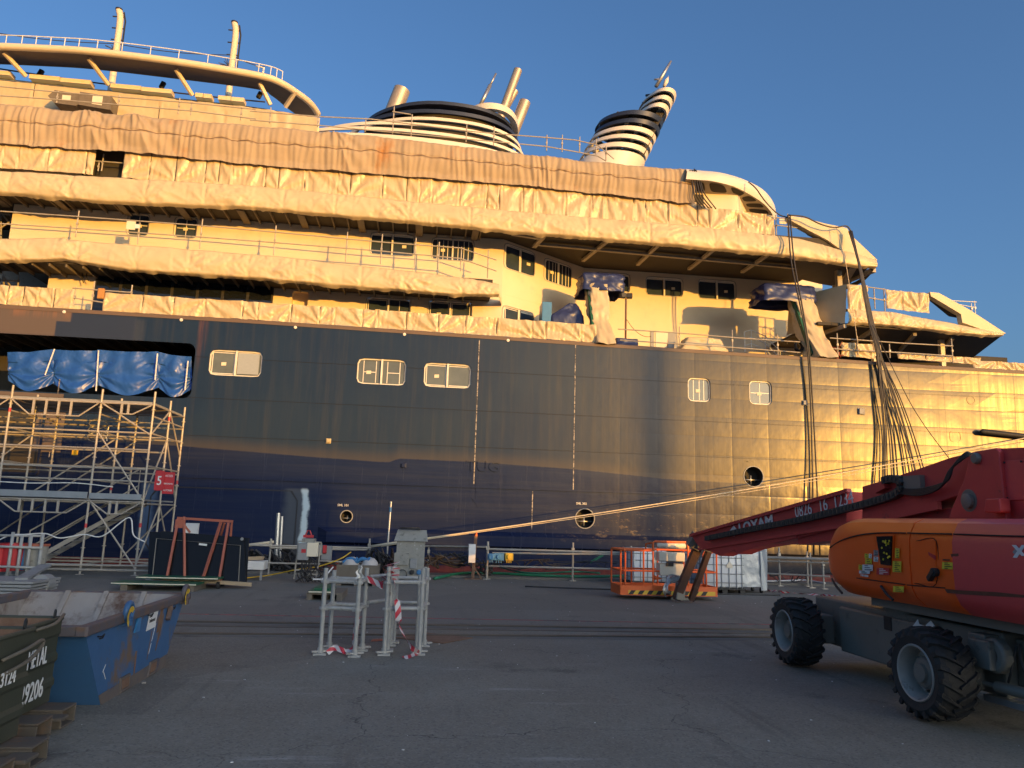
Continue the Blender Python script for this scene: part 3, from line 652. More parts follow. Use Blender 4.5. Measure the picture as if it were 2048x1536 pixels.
# open truss underside to the right: flat bar stringers with diagonal brackets
def sb(q,a,b_,w_=.14,h_=.2): q.bar(a,b_,w_,h_)
zs=13.86
br=[((1222,478),(1166,523)),((1318,490),(1275,531)),((1430,499),(1378,540)),((1535,512),(1484,546)),((1637,520),(1590,548))]
for (t,b_) in br:
    q=MB(); A=onZ(*t,zs); B=onZ(*b_,zs); 
    q.bar(A+V((0,0,.05)),B+V((0,0,.05)),.16,.12); q.build('deck_bracket','beam',ship)
q=MB(); A=onZ(1070,488,zs+.02); B=onZ(1660,542,zs+.02); q.bar(A,B,.16,.1); A=onZ(1024,468,zs+.02); q.bar(A,onZ(1088,478,zs+.02),.16,.1); A2=onZ(1088,472,zs+.02); q.bar(A2,onZ(1068,494,zs+.02),.2,.1); islands(q.build('deck_stringer','beam',ship))
# wall of the decks above, behind panels and netting
q=MB(); q.box((-50,31.2,14.52),(9.6,31.3,17.1)); q.build('upper_wall','creamgloss',ship)
q=MB(); q.box((-50,31.3,16.9),(9.6,46,17.1)); q.build('upper_deck','grey',ship)
# ---------------------------------------------------------------- wraps: folded plastic sheets
def crumple(x,z,seed,amp=.05):
    a=noise.noise((x*.9+seed,z*1.4,seed*.7))*.9
    w=noise.noise((x*.35,z*.8,seed+9))*2.2
    r=1-abs(noise.noise((x*2.1+w+z*1.1,z*2.3-x*.5,seed+3)))*2.4
    r2=1-abs(noise.noise((x*4.6-z*3.2+w*2,z*3.1,seed+5)))*2.2
    r3=1-abs(noise.noise((x*7.5+z*6+w*3,z*5-x*2.5,seed+15)))*2.2
    return amp*(a*.6+.60*max(r,-.4)+.48*max(r2,-.4)+.30*max(r3,-.4))
def roll(name,label,x0,x1,zt,zb,y,seed,amp=.05,bulge=.22,ties=2.4,mat_='wrap',step=.055,endfn=None,ragged=.10,n=26):
    """wrap pulled round a deck edge: top lip, bulging face, tucked ragged foot"""
    q=MB(); L=x1-x0; nu=int(L/step)
    def fn(u,v):
        X=x0+L*u; a=zt(X); b=zb(X); hgt=a-b
        if v<.12: t=v/.12; yy=.55*(1-t); zz=a+.02*math.sin(t*1.5)-.06*t
        elif v<.9: t=(v-.12)/.78; yy=-bulge*math.sin(t*math.pi*.80)*(hgt) ; zz=a-.06-(hgt-.06)*t
        else: t=(v-.9)/.1; yy=-bulge*math.sin(.80*math.pi)*hgt+.22*t; zz=b-ragged*t*(.4+1.2*max(0,noise.noise((X*1.7,seed,2)))+.5*max(0,noise.noise((X*5,seed,7))))
        tie=(X+seed*.37)/ties+ .25*noise.noise((X*.4,seed,1)); d=abs(tie-round(tie))*ties
        mk=max(0,min(1,(noise.noise((X*.45,zz*.5,seed+30))+.12)*2.6)); g=noise.noise((X*.8,zz*1.1,seed))*.5+.5*(1-abs(noise.noise((X*1.3+zz*1.6,zz*1.2-X*.35,seed+2)))*2.2)
        c=(amp*.75*g+crumple(X,zz,seed,amp)*(.12+.75*mk))*min(1,v*7)-.035*math.exp(-(d/.05)**2)*(1 if .1<v<.95 else .3)
        c+=.016*(int(math.floor((X+.12*noise.noise((zz*3,seed,4)))/2.35+seed))%2)
        sm=(X*.92+seed)%1.0; c-=.012*math.exp(-((min(sm,1-sm))/.03)**2)
        fanr=.014*math.sin(math.atan2(zz-b,d+.03)*13+seed)*math.exp(-d*1.6)*(1 if v>.12 else 0)
        return V((X,y+yy-c-fanr,zz+ .03*noise.noise((X*1.1,v*3,seed))))
    q.grid(fn,nu,n)
    return tag(q.build(name,mat_,smooth=True),label,'plastic wrap','plastic wraps round the ship decks')
def panels(name,label,x0,x1,zt,zb,y,seed,pw=1.25,amp=.04,mat_='wrap2',step=.04,n=22,yf=None,group='plastic sheets tied along the ship railings'):
    """flat sheets tied post to post: folds fan from the ties, dark slits at the posts"""
    rd=random.Random(seed); edges=[x0]; 
    while edges[-1]<x1: edges.append(edges[-1]+pw*rd.choice((.5,.95,1.0,1.1,1.25)))
    edges[-1]=x1; q=MB(); Lp=x1-x0; nu=int(Lp/step); dirs=[rd.choice((0,1,2,3)) for _ in edges]; dep=[rd.uniform(.5,1) for _ in edges]
    import bisect
    def fn(u,v):
        X=x0+Lp*u; a=zt(X); b=zb(X); zz=b+(a-b)*(1-v); i=max(0,min(len(edges)-2,bisect.bisect(edges,X)-1)); w_=max(.1,edges[i+1]-edges[i]); s=(X-edges[i])/w_
        k=dirs[i]; vx=s*w_ if k in (0,2) else (1-s)*w_; vz=(zz-b) if k in (0,1) else (a-zz)
        ang=math.atan2(vz+.05,vx+.05); rr=math.hypot(vx,vz)
        c=amp*(.9*math.sin(ang*11+3*noise.noise((X*.8,zz*.8,seed))+k)*min(1,rr*2.5)+.9*noise.noise((X*1.1+w_,zz*1.1,seed)))
        c+=amp*.6*(1-abs(noise.noise((X*5,zz*1.5-X*2,seed+2)))*2)+amp*.45*(1-abs(noise.noise((X*9+zz*4,zz*5-X*3,seed+6)))*2)
        e=min(s,1-s)*w_; c-=.05*dep[i]*math.exp(-(e/.025)**2); c+=.02*math.exp(-((e-.06)/.03)**2)
        yy=y if yf is None else yf(X)
        return V((X,yy-c,zz+(.012*math.sin(s*math.pi) if v<.02 else 0)*-1+.02*noise.noise((X*3,v*2,seed))))
    q.grid(fn,nu,n); o=q.build(name,mat_,smooth=True); tag(o,label,'plastic sheet',group)
    s=MB()
    for e in edges[1:-1]:
        if rd.random()<.62: yy=y if yf is None else yf(e); s.box((e-.012,yy-.005,zb(e)+.02),(e+.012,yy+.02,zt(e)-.02))
    if s.v: islands(s.build('tie_seam','cable',o))
    return o
def lin(*pts):
    def f(X):
        if X<=pts[0][0]: return pts[0][1]
        for (a,za),(b,zb) in zip(pts,pts[1:]):
            if X<=b: return za+(zb-za)*(X-a)/(b-a)
        return pts[-1][1]
    return f
def pxline(pts,Y): return lin(*[((lambda p:(p.x,p.z))(onY(px,py,Y))) for px,py in pts])
# upper deck edge wrap (runs the whole length to the bridge wing)
yB=29.95
zt=pxline([(-150,325),(0,340),(512,371),(1024,421),(1400,452),(1550,470),(1600,476),(1690,500),(1752,518)],yB); zb=pxline([(-150,372),(0,385),(200,404),(512,417),(860,448),(1024,464),(1300,487),(1560,510),(1700,530),(1752,534)],yB)
xB1=onY(1752,520,yB).x
roll('deck_edge_wrap','longest crumpled cream wrap, round the upper deck edge out to the pointed bridge wing',-22,xB1,zt,zb,yB,3.1,.075,.16,2.6)
# its end: the pointed wing tip returning inboard
# balcony edge wrap
yA=30.0
zt=pxline([(-200,462),(0,476),(130,474),(136,478),(512,508),(860,545),(940,556),(1001,568)],yA); zb=pxline([(-200,508),(0,522),(130,520),(260,540),(512,557),(720,575),(900,588),(960,590),(1001,590)],yA)
roll('deck_edge_wrap','shorter crumpled cream wrap round the balcony edge, ending in a point beside the angled wall',-22,onY(998,580,yA).x,zt,zb,yA,8.3,.075,.15,2.1)
q=MB(); a=onY(1000,566,yA); b_=onY(1000,588,yA); q.add([a+V((-.15,.05,0)),b_+V((-.1,.05,-.02)),V((XC+.02,WY-.03,b_.z-.02)),V((XC+.0,WY-.03,a.z-.25))],[(0,1,2,3)]); tag(q.build('deck_edge_wrap','wrap'),'small triangular wrap end closing the balcony edge against the cream wall','plastic wrap','plastic wraps round the ship decks')
# sheets on the main deck railing above the hull
yp=29.72
zt=pxline([(-200,560),(0,570),(146,579)],yp); zb=pxline([(-200,596),(0,608),(146,619)],yp)
panels('railing_sheet','cream sheets on the hull top railing, left of the gap with the orange bag',-22,onY(146,600,yp).x,zt,zb,yp,4,1.1)
zt=pxline([(206,585),(512,604),(1024,638),(1195,650)],yp); zb=pxline([(206,622),(512,640),(1024,674),(1195,686)],yp)
panels('railing_sheet','long row of cream sheets tied on the hull top railing below the balcony',onY(207,600,yp).x,onY(1193,660,yp).x,zt,zb,yp,5,1.15)
# sheets above the upper deck edge
yU=30.12
zt=pxline([(-200,262),(0,278),(190,300)],yU); zb=pxline([(-200,322),(0,336),(190,350)],yU)
panels('railing_sheet','wrinkled sheets tied below the netting, left of the dark opening',-22,onY(189,320,yU).x,zt,zb,yU,6,1.15)
zt=pxline([(247,295),(512,318),(1024,360),(1395,405),(1400,411),(1552,432)],yU); zb=pxline([(247,356),(512,378),(1024,425),(1552,474)],yU)
panels('railing_sheet','longest row of wrinkled sheets below the brown netting, right of the dark opening',onY(247,320,yU).x,onY(1549,440,yU).x,zt,zb,yU,7,1.05)
q=MB(); a=onY(188,300,31.0); b_=onY(250,352,31.0); q.box((a.x-.3,30.9,b_.z-.3),(b_.x+.3,31.0,a.z+.5)); q.build('bay_shade','darkin',ship)  # dark backing paints the shade inside the gap between the sheets
# debris netting hung over the upper rail
yN=29.98
ztN=pxline([(-200,188),(0,203),(512,247),(760,268),(1024,300),(1180,318),(1370,335),(1395,340)],yN); zbN=pxline([(-200,276),(0,288),(160,300),(230,305),(246,304),(512,331),(1024,370),(1390,409)],yN)
xN1=onY(1388,370,yN).x
q=MB(); xs0=-22; L=xN1-xs0; nu=int(L/.026); nv=34
swag=[(-11.9,.9),(-4.0,.6),(-13.8,.8)]
def netfn(u,v):
    X=xs0+L*u; a=ztN(X)+.05*noise.noise((X*.9,0,4)); b=zbN(X)+.06*noise.noise((X*1.3,0,8)); hgt=a-b
    if v<.22: t=v/.22; yy=1.2*(1-t)**1.5; zz=a+.12-.28*t*t
    else: t=(v-.22)/.78; yy=-.16*math.sin(min(1,t*1.2)*math.pi*.9)-.02; zz=a-.16-(hgt-.16)*t
    f=9.5+3*noise.noise((X*.15,1,1)); ph=X*2*math.pi*4.1+5*noise.noise((X*.7,0,1))+3.2*noise.noise((X*1.3,v*1.5,2))
    amp=.024*(.4+1.2*abs(noise.noise((X*.33,3,3))))*(1-.35*abs(t*2-1) if v>=.22 else .7)
    c=amp*math.sin(ph)+1.3*amp*math.sin(ph*.37+1.3*math.sin(v*4))+.035*noise.noise((X*2.2,v*1.2,9))+.07*noise.noise((X*.6,v*2,5))
    for sx,sa in swag:
        d=X-(sx+ (v-.5)*.9); c+=.16*math.exp(-(d/.28)**2)*sa+.05*math.sin(math.atan2(v*hgt,abs(d)+.05)*12)*math.exp(-abs(d)*.9)
    mid=abs(v-.56); c-=.05*math.exp(-(mid/.025)**2)
    return V((X,yN+yy-c,zz+.02*noise.noise((X*4,v*5,1))))
q.grid(netfn,nu,nv)
net=tag(q.build('debris_netting','net',smooth=True),'long brown pleated debris netting hung over the upper ship rail with rust stains','netting')
q=MB(); q.tube([netfn(k/160,.56)+V((0,-.05,.04*math.sin(k*1.3))) for k in range(161)],.011,5); q.build('lacing_rope','rust',net)
# top-left upper block behind the netting: wrapped coaming, blue-grey gutter, canopy
yL=33.5
zt=pxline([(-200,140),(0,160),(512,216),(640,236)],yL); zb=lambda X:18.0
panels('coaming_sheet','pale sheets over the top deck coaming under the crescent canopy',-26,onY(640,235,yL).x,zt,zb,yL,11,2.3,.03,step=.08)
a=onY(-200,140,yL); b_=onY(600,228,yL)
q=MB(); za=pxline([(-200,124),(0,146),(512,204),(600,222)],yL)
M['gutter']=mat('gutter_paint',(.30,.36,.42),(.26,.32,.38),.5)
q.grid(lambda u,v:(lambda X:V((X,yL-.03+.5*v,(za(X)-.02 if v>.5 else zt(X)+.005))))(a.x+(b_.x-a.x)*u),20,1); q.build('gutter','gutter',ship)
q=MB(); q.grid(lambda u,v:(lambda X:V((X,yL+.4+6*v,za(X)-.03)))(a.x+(b_.x-a.x)*u),20,2); q.build('canopy_deck','gutter',ship)
for (l,t,r_,b2) in [(55,147,180,160),(218,166,342,184),(388,187,422,194),(434,195,487,205),(-60,136,18,147)]:
    p=onY(l,(t),yL-.1); p2=onY(r_,b2-2,yL-.1); q=MB(); n_=max(2,int((p2.x-p.x)/.9))
    for k in range(n_):
        xa=p.x+(p2.x-p.x)*k/n_; xb=p.x+(p2.x-p.x)*(k+1)/n_-.03; zz=za((xa+xb)/2); q.box((xa,yL+.05,zz-.04),(xb,yL+.5,zz+.16))
    q.build('deck_locker','cream',ship)
# crescent canopy: tube rim in front, underside with its shade painted in, braces to the coaming
zc=21.35
rim=[onZ(x,y,zc) for x,y in [(-260,92),(-120,91),(0,93),(90,97),(185,103),(350,123),(512,150),(560,165),(600,190),(622,208),(636,228)]]
rimc=catmull(rim,6)
inn=[onZ(x,y,zc+.25) for x,y in [(-260,120),(-120,122),(0,126),(90,130),(185,136),(350,155),(512,176),(545,190),(575,214),(592,226),(612,236)]]
innc=catmull(inn,6)
innc=[V((p.x,p.y+1.2,p.z)) for p in innc]
innc=[onZ(*[(1024+F*(p-CAM).dot(RT)/(p-CAM).dot(fw)),(768-F*(p-CAM).dot(UP)/(p-CAM).dot(fw))],zc-.65) if False else p for p in innc]
q=MB(); q.tube(rimc,.15,12); cn=q.build('canopy','cream',ship,smooth=True)
M['canopyund']=mat('canopy_underside',(.16,.125,.095),(.12,.095,.075),.7)  # darker than the rim: canopy shade put into the colour
q=MB(); nR=len(rimc); inn2=[onZ(1024+F*(p-CAM).dot(RT)/(p-CAM).dot(fw),768-F*(p-CAM).dot(UP)/(p-CAM).dot(fw),zc-.65) for p in innc]
inn2=catmull(inn,6)
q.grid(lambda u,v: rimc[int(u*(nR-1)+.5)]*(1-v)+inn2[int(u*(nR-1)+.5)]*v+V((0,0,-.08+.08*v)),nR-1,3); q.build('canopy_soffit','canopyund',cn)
q=MB(); q.tube([p+V((0,.03,.03)) for p in inn2],.07,8); q.build('canopy_beam','rib',cn,smooth=True)
q=MB(); q.grid(lambda u,v: rimc[int(u*(nR-1)+.5)]*(1-v)+inn2[int(u*(nR-1)+.5)]*v+V((0,0,.18-.08*v)),nR-1,1); q.build('canopy_roof','cream',cn)
for (t,b2) in [((5,102),(52,153)),((175,114),(217,170)),((350,136),(385,191)),((518,163),(541,210)),((-150,96),(-100,140))]:
    A=onZ(*t,zc-.1); B=onY(*b2,yL); q=MB(); q.bar(A+V((0,.1,0)),B,.13,.17);  q.build('canopy_strut','cream',ship,bevel=.02)
A=onZ(592,182,zc-.05); B=onZ(566,200,zc-.55)+V((0,.6,0)); q=MB(); q.bar(A,B,.14,.18); q.build('canopy_strut','cream',ship)
# white handrail on the canopy roof
q=MB(); path=[p+V((0,.35,.78)) for p in rimc[4:43]]
q.tube(path,.022,6)
for p in path[::2]: q.tube([p,p-V((0,0,.68))],.02,6)
q.build('canopy_handrail','white',ship)
# bent funnel-like vent masts
for k,(t,b2) in enumerate([((238,20),(231,112)),((469,46),(462,145))]):
    A=onY(*t,35); B=onY(*b2,35); mid=B+(A-B)*.76+V((.09,0,.0)); q=MB(); q.tube(catmull([B-V((0,0,3)),B,mid,A],5),.15,14)
    ms=q.build('vent_mast','cream',ship,smooth=True)
    q=MB(); q.tube([A-V((0,0,.02)),A+V((0,0,.06))],.16,14); q.tube([B+V((.24,0,.0)),mid+V((.24,0,0)),A+V((.24,0,-.1))],.04,6)
    for f_ in (.35,.6,.85): P=B+(A-B)*f_; q.tube([P-V((.26,0,0)),P+V((.3,0,0))],.03,6)
    q.build('mast_fitting','black',ms)
    q=MB()
    for j in range(10):
        rd=random.Random(k*20+j); P=B+V((-.15,0,.35)); q.tube([P,P+V((rd.uniform(-.5,.1),rd.uniform(-.2,.2),rd.uniform(-.7,.5)))],.018,5)
    q.build('cable_tail','cable',ms)
q=MB(); a=onY(-40,60,35); b_=onY(231,87,35); c_=onY(463,110,35); d_=onY(530,134,35); 
def sag(a,b_,s,n=14): return [a+(b_-a)*(k/n)-V((0,0,4*s*(k/n)*(1-k/n))) for k in range(n+1)]
q.tube(sag(a,b_,.15)+sag(b_,c_,.15)[1:]+sag(c_,d_,.1)[1:],.02,5); tag(q.build('light_cable','cable'),'thin dark cable strung between the two bent masts above the canopy','cable')
q=MB(); a=onY(-30,133,34.2); b_=onY(530,204,34.2); q.tube(sag(a,b_,.12,40),.035,5)
tag(q.build('black_hose','cable'),'black hose running behind the braces under the canopy','hose')
q=MB(); p=onY(529,135,33.5); q.tube([onY(523,160,33.5),onY(528,136,33.5),onY(512,132,33.5)],.05,8); q.build('lamp_post','white',ship,smooth=True)
for k,(px,py) in enumerate([(82,146),(326,170),(520,190)]):
    p=onY(px,py,34.0); q=MB(); q.bar(p-V((.08,0,.17)),p+V((.04,0,.15)),.16,.2); q.build('floodlight','black',ship,bevel=.03)
# dark windowed box stored on the top deck
a=onY(97,181,32.6); b_=onY(155,208,32.6)
q=MB(); q.prism([a+V((0,0,-.25)),a+V((.25,0,.05)),a+V((1.25,0,-.02)),a+V((1.45,0,-.35)),a+V((1.2,0,-.6)),a+V((.3,0,-.55))],(0,.7,0)); t=q.build('lifting_cradle','dwood'); tag(t,'dark pointed crate with small paper label standing behind the top deck rail','crate')
q=MB(); q.box((a.x+.6,a.y-.01,a.z-.4),(a.x+.95,a.y-.002,a.z-.15)); q.build('paper_label','paper',t)
a=onY(160,183,32.5); q=MB(); q.obox(a,(1.35,0,-.12),(0,.7,0),(0,0,-.62)); t=q.build('crate','dwood'); tag(t,'brown slatted crate with white sheet beside the pointed crate on top deck','crate')
q=MB(); q.obox(a+V((.55,-.012,-.08)),(.42,0,-.035),(0,.005,0),(0,0,-.45)); q.build('paper_label','paper',t)
# ---------------------------------------------------------------- funnels: stacked slats
def ringloop(xl,xr,yc,hw,pw=2.2,n=64,skew=0.0,tail=1.0):
    cx=(xl+xr)/2; a=(xr-xl)/2; out=[]
    for k in range(n):
        t=2*math.pi*k/n; c,s=math.cos(t),math.sin(t)
        x=math.copysign(abs(c)**(2/pw),c); y=math.copysign(abs(s)**(2/pw),s)
        y*= (1-.30*tail*max(0,-x)**1.5)
        out.append((cx+a*x,yc+hw*y))
    return out
def slat(name,m_,z0,z1,lo,li,parent,rake=0.0):
    q=MB(); n=len(lo); vv=[]
    for (x,y),(x2,y2) in zip(lo,li):
        k=rake*(z1-z0); vv+=[(x,y,z0),(x+k,y,z1),(x2+k,y2,z1),(x2,y2,z0)]
    ff=[]
    for k in range(n):
        k2=(k+1)%n
        for e in range(4): ff.append((4*k+e,4*k2+e,4*k2+(e+1)%4,4*k+(e+1)%4))
    q.add(vv,ff); return q.build(name,m_,parent,smooth=True,auto=35)
FY=41.0
fun=MB(); lo=ringloop(-4.2,4.4,FY,3.4); 
z18=18.2
fun.add([(x*.93,FY+(y-FY)*.9,z18) for x,y in lo]+[(x*.93+.0,FY+(y-FY)*.9,23.3) for x,y in lo],[(k,(k+1)%64,(k+1)%64+64,k+64) for k in range(64)]+[tuple(range(64,128))])
f1=fun.build('funnel','darkin',ship)  # core coloured near black to paint the shade between the slats
rows=[(23.45,23.26,'navyslat',-4.25,4.30,4.0),(22.96,22.76,'navyslat',-4.75,4.55,4.0),(22.50,22.33,'creamgloss',-5.3,4.75,4.0),(22.10,21.93,'creamgloss',-7.2,4.95,4.0),(21.70,21.53,'creamgloss',-9.0,5.15,4.0),(21.30,19.2,'creamgloss',-10,5.3,4.0)]
for zt_,zb_,m_,xl,xr,hw in rows:
    lo=ringloop(xl,xr,FY,hw,2.6,tail=1.0 if xl>-6 else .5); li=ringloop(xl+.09,xr-.09,FY,hw-.09,2.6,tail=1.0 if xl>-6 else .5)
    slat('funnel_slat',m_,zb_,zt_,lo,li,f1)
q=MB(); lo=ringloop(-4.25,4.3,FY,4.0,2.6); q.add([(x,y,23.45) for x,y in lo],[tuple(range(64))]); q.build('funnel_top','navyslat',f1)
lo=ringloop(1.1,4.45,FY-.6,3.0,2.2,tail=0); li=ringloop(1.4,4.1,FY-.6,2.7,2.2,tail=0); slat('funnel_cowl','creamgloss',23.5,23.85,lo,li,f1)
def pipe(px0,py0,px1,py1,Y,wpx,nm='exhaust_pipe',m_='exhaust',parent=None,ext=1.5):
    A=onY(px0,py0,Y); B=onY(px1,py1,Y); r_=wpx/2*(A-CAM).dot(fw)/F; d=(A-B).normalized(); q=MB()
    q.lathe(B-d*ext,d,[(0,r_),((A-B).length+ext,r_),((A-B).length+ext,r_*.86),((A-B).length+ext-.5,r_*.86)],20); return q.build(nm,m_,parent or ship,smooth=True,auto=40)
pipe(804,180,796,200,41.5,33); pipe(1036,140,1011,208,41,17); pipe(1030,182,1013,212,42.5,15); pipe(1050,204,1032,250,42,23)
q=MB(); A=onY(992,147,40.5); B=onY(966,199,40.5); q.tube([B-(A-B)*.3,B+(A-B)*.55],.11,8); q.tube([B+(A-B)*.5,A],.06,8); q.build('antenna','alu',ship,smooth=True)
# raked striped mast tower with sky showing through
tw=MB()
rowsT=[('A','creamgloss',(1280,190),(1354,176),173.5,181),('B','creamgloss',(1274,201),(1346,194),189,197),('C','creamgloss',(1265,216),(1339,211),204,212.5),('D','navyslat',(1191,254),(1330,224),220,229),('E','navyslat',(1187,262),(1324,240),236.5,245),('F','creamgloss',(1178,272),(1316,257),251.5,260),('G','creamgloss',(1169,288),(1309,273),268,276),('Hh','creamgloss',(1160,305),(1300,291),284,293.5)]
t0=thing('x','x','x',(0,0,0)); bpy.data.objects.remove(t0)
tower=None
q=MB(); 
def cen(px,py): return onY(px,py,41)
legs=[((1215,322),(1262,230)),((1240,325),(1318,180)),((1268,325),(1338,180)),((1284,312),(1345,180))]
for (a_,b2) in legs:
    for dy in (-1.2,1.2): q.bar(onY(*a_,41+dy),onY(*b2,41+dy),.16,.2)
for k in range(9):
    y=185+15*k; A=onY(1345-7.2*k,y,39.9); B=onY(1292-7*k-(25 if k>3 else 0),y+6,42.1); q.bar(A,B,.1,.12); 
rdm=random.Random(5)
for k in range(14):
    y=rdm.uniform(235,300); x=rdm.uniform(1215,1320-(y-230)*.5); A=onY(x,y,rdm.uniform(39.8,42)); q.cbox(A,(.25,.25,rdm.uniform(.3,.7)))
tower=q.build('mast_tower','darkin',ship)
for nm_,m_,l,r_,yt,yb in rowsT:
    pxm=l[0]*.35+r_[0]*.65; near=39.1; zt_=onY(pxm,yt,near).z; zb_=onY(pxm,yb,near).z
    xl=onY(*l,41).x; xr=onY(*r_,39.75).x; hw=1.9
    lo=ringloop(xl,xr,41,hw,2.3,tail=.9); li=ringloop(xl+.12,xr-.12,41,hw-.12,2.3,tail=.9)
    slat('mast_slat',m_,zb_,zt_,lo,li,tower,.55)
    if nm_ in 'AD':
        q=MB(); k=.55*(zt_-zb_); q.add([(x+k,y,zt_-.03) for x,y in li],[tuple(range(64))]); q.build('mast_deck','darkin',tower)
# solid lower body of the tower
def rr2(px,py,Y): return onY(px,py,Y)
zt_=onY(1250,301,39.1).z; xl=onY(1153,318,41).x; xr=onY(1293,306,39.75).x; lo=ringloop(xl,xr,41,1.9,2.3,tail=.9); li=ringloop(xl+.1,xr-.1,41,1.8,2.3); slat('mast_base','creamgloss',zt_-3.2,zt_,[(x-1.6,y) for x,y in lo],[(x-1.6,y) for x,y in li],tower,.55)
q=MB(); A=onY(1342,122,41); B=onY(1312,173,41); q.tube([B,B+(A-B)*.6,A],[.12,.1,.06],8); q.bar(B+(A-B)*.25-V((.35,0,0)),B+(A-B)*.3+V((.1,0,0)),.08,.08); q.build('antenna','alu',ship,smooth=True)
q=MB(); A=onY(1337,153,41); B=onY(1328,173,41); q.tube([B,B+(A-B)*.5,A],[.09,.14,.015],10); q.build('radome','creamgloss',ship,smooth=True)
# ---------------------------------------------------------------- bridge wing eyebrow
zE=17.15
out=[onZ(x,y,zE) for x,y in [(1372,338),(1400,341),(1440,345),(1480,356),(1515,372),(1535,388),(1548,408),(1553,430)]]; outc=catmull(out,6)
low=[onZ(x,y,zE-.62) for x,y in [(1372,358),(1400,360),(1430,363),(1470,374),(1505,392),(1528,408),(1542,424),(1550,440)]]; lowc=catmull(low,6); nO=len(outc)
q=MB(); q.grid(lambda u,v: outc[int(u*(nO-1)+.5)]*(1-v)+lowc[int(u*(nO-1)+.5)]*v+V((0,-.12*math.sin(v*math.pi),0)),nO-1,6)
q.grid(lambda u,v: outc[int(u*(nO-1)+.5)]+V((-1.6*v*(u**2),2.6*v,.10*math.sin(v*1.5))),nO-1,4); eb=q.build('eyebrow_roof','creamgloss',ship,smooth=True,auto=50)
inner=catmull([onZ(x,y,zE-.72) for x,y in [(1366,384),(1400,386),(1440,388),(1474,390),(1480,396),(1486,408),(1492,420),(1500,434)]],6)
M['eybeam']=mat('eyebrow_underside',(.50,.43,.31),(.44,.38,.28),.6)
q=MB(); q.grid(lambda u,v: lowc[int(u*(nO-1)+.5)]*(1-v)+inner[int(u*(nO-1)+.5)]*v,nO-1,3); q.build('eyebrow_soffit','eybeam',eb,smooth=True)
for (i0,i1) in [(3,8),(9,15),(16,22),(23,28),(29,33),(34,38)]:
    q=MB(); lp=[]
    for t in range(32):
        a=2*math.pi*t/32; cu_=math.copysign(abs(math.cos(a))**.5,math.cos(a)); sv=math.copysign(abs(math.sin(a))**.5,math.sin(a))
        f_=(i0+i1)/2+(i1-i0)/2*.86*cu_; f_=min(nO-1.001,max(0,f_)); k=int(f_); fr_=f_-k
        lw=lowc[k].lerp(lowc[k+1],fr_); ii=inner[k].lerp(inner[k+1],fr_); lp.append(lw.lerp(ii,.5+.37*sv)+V((0,0,-.012)))
    q.add(lp,[tuple(range(32))]); q.build('soffit_hole_shade','darkin',eb)  # dark sheets on the soffit paint the shade inside its cutouts
q=MB(); a=onY(1385,372,32.4); b_=onY(1478,388,32.4); ni_=len(inner)-1; q.grid(lambda u,v: inner[int(u*ni_+.5)]+V((0,.02,.02-2.2*v)),ni_,1); q.build('bridge_wall','cream',ship)
q=MB(); p=onY(1389,400,inner[4].y-.03); q.box((p.x,p.y,p.z-.5),(p.x+.42,p.y+.03,p.z+.28)); q.build('opening_shade','darkin',ship)  # dark plate on the wall paints the shade of an opening
q=MB(); q.box((9,33.2,14.5),(13.0,40,16.45)); q.build('bridge_house','cream',ship)
# ---------------------------------------------------------------- wing tip bulwark arm and lower forward deck
def poly(name,pts,Y,th,m_,parent=None,lab=None,cat=None,group=None,crump=0):
    q=MB(); q.prism([onY(x,y,Y) for x,y in pts],(0,th,0)); o=q.build(name,m_,parent,bevel=.0)
    if lab: tag(o,lab,cat,group)
    return o
q=MB()
arm=[(1576,431),(1610,436),(1650,447),(1694,456),(1702,470),(1755,520),(1700,512),(1655,480),(1622,463),(1580,440)]
q.prism([onY(x,y,yB+.02) for x,y in arm],(0,.35,0)); tag(q.build('wing_bulwark_wrap','wrap'),'wrapped sloping bulwark arm rising to the bridge wing above the pointed deck tip','plastic wrap','plastic wraps round the ship decks')
q=MB(); q.prism([onY(x,y,yB+.36) for x,y in [(1590,436),(1612,441),(1657,476),(1655,482),(1622,466)]],(0,.3,0)); q.build('bulwark_underside','darkin',ship)  # shade under the arm painted as a near-black piece
# wing tip: returning lower edge, dark inside
zs2=13.6
tipA=onY(1755,524,yB); pts=[tipA, onZ(1742,548,zs2-.1), onZ(1722,566,zs2-.1), onZ(1690,580,zs2-.1)]
q=MB(); tc=catmull(pts,5); q.grid(lambda u,v: tc[int(u*(len(tc)-1)+.5)]+V((-.1*v,0,.16*v)),len(tc)-1,1); q.build('wing_tip','soffit',ship)
q=MB(); q.prism([onY(1590,522,yB+.1)+V((0,0,.02)),onY(1680,528,yB+.1)+V((0,0,.05)),tipA+V((0,.15,.06)),tc[-1]+V((0,0,.1)),onZ(1640,572,zs2)+V((0,0,.1)),onZ(1590,560,zs2)+V((0,0,.1))],(0,0,.25)); q.build('wing_soffit','soffit',ship)
q=MB(); q.bar(onZ(1748,540,13.6),onZ(1668,572,13.6),.22,.2); q.bar(onZ(1706,531,13.6),onZ(1672,590,13.4),.3,.3); q.build('wing_frame','beam',ship)
q=MB(); a=onY(1676,535,31.2); b_=onY(1678,574,31.2); q.bar(a,b_,.22,.22); q.build('wing_post','beam',ship)
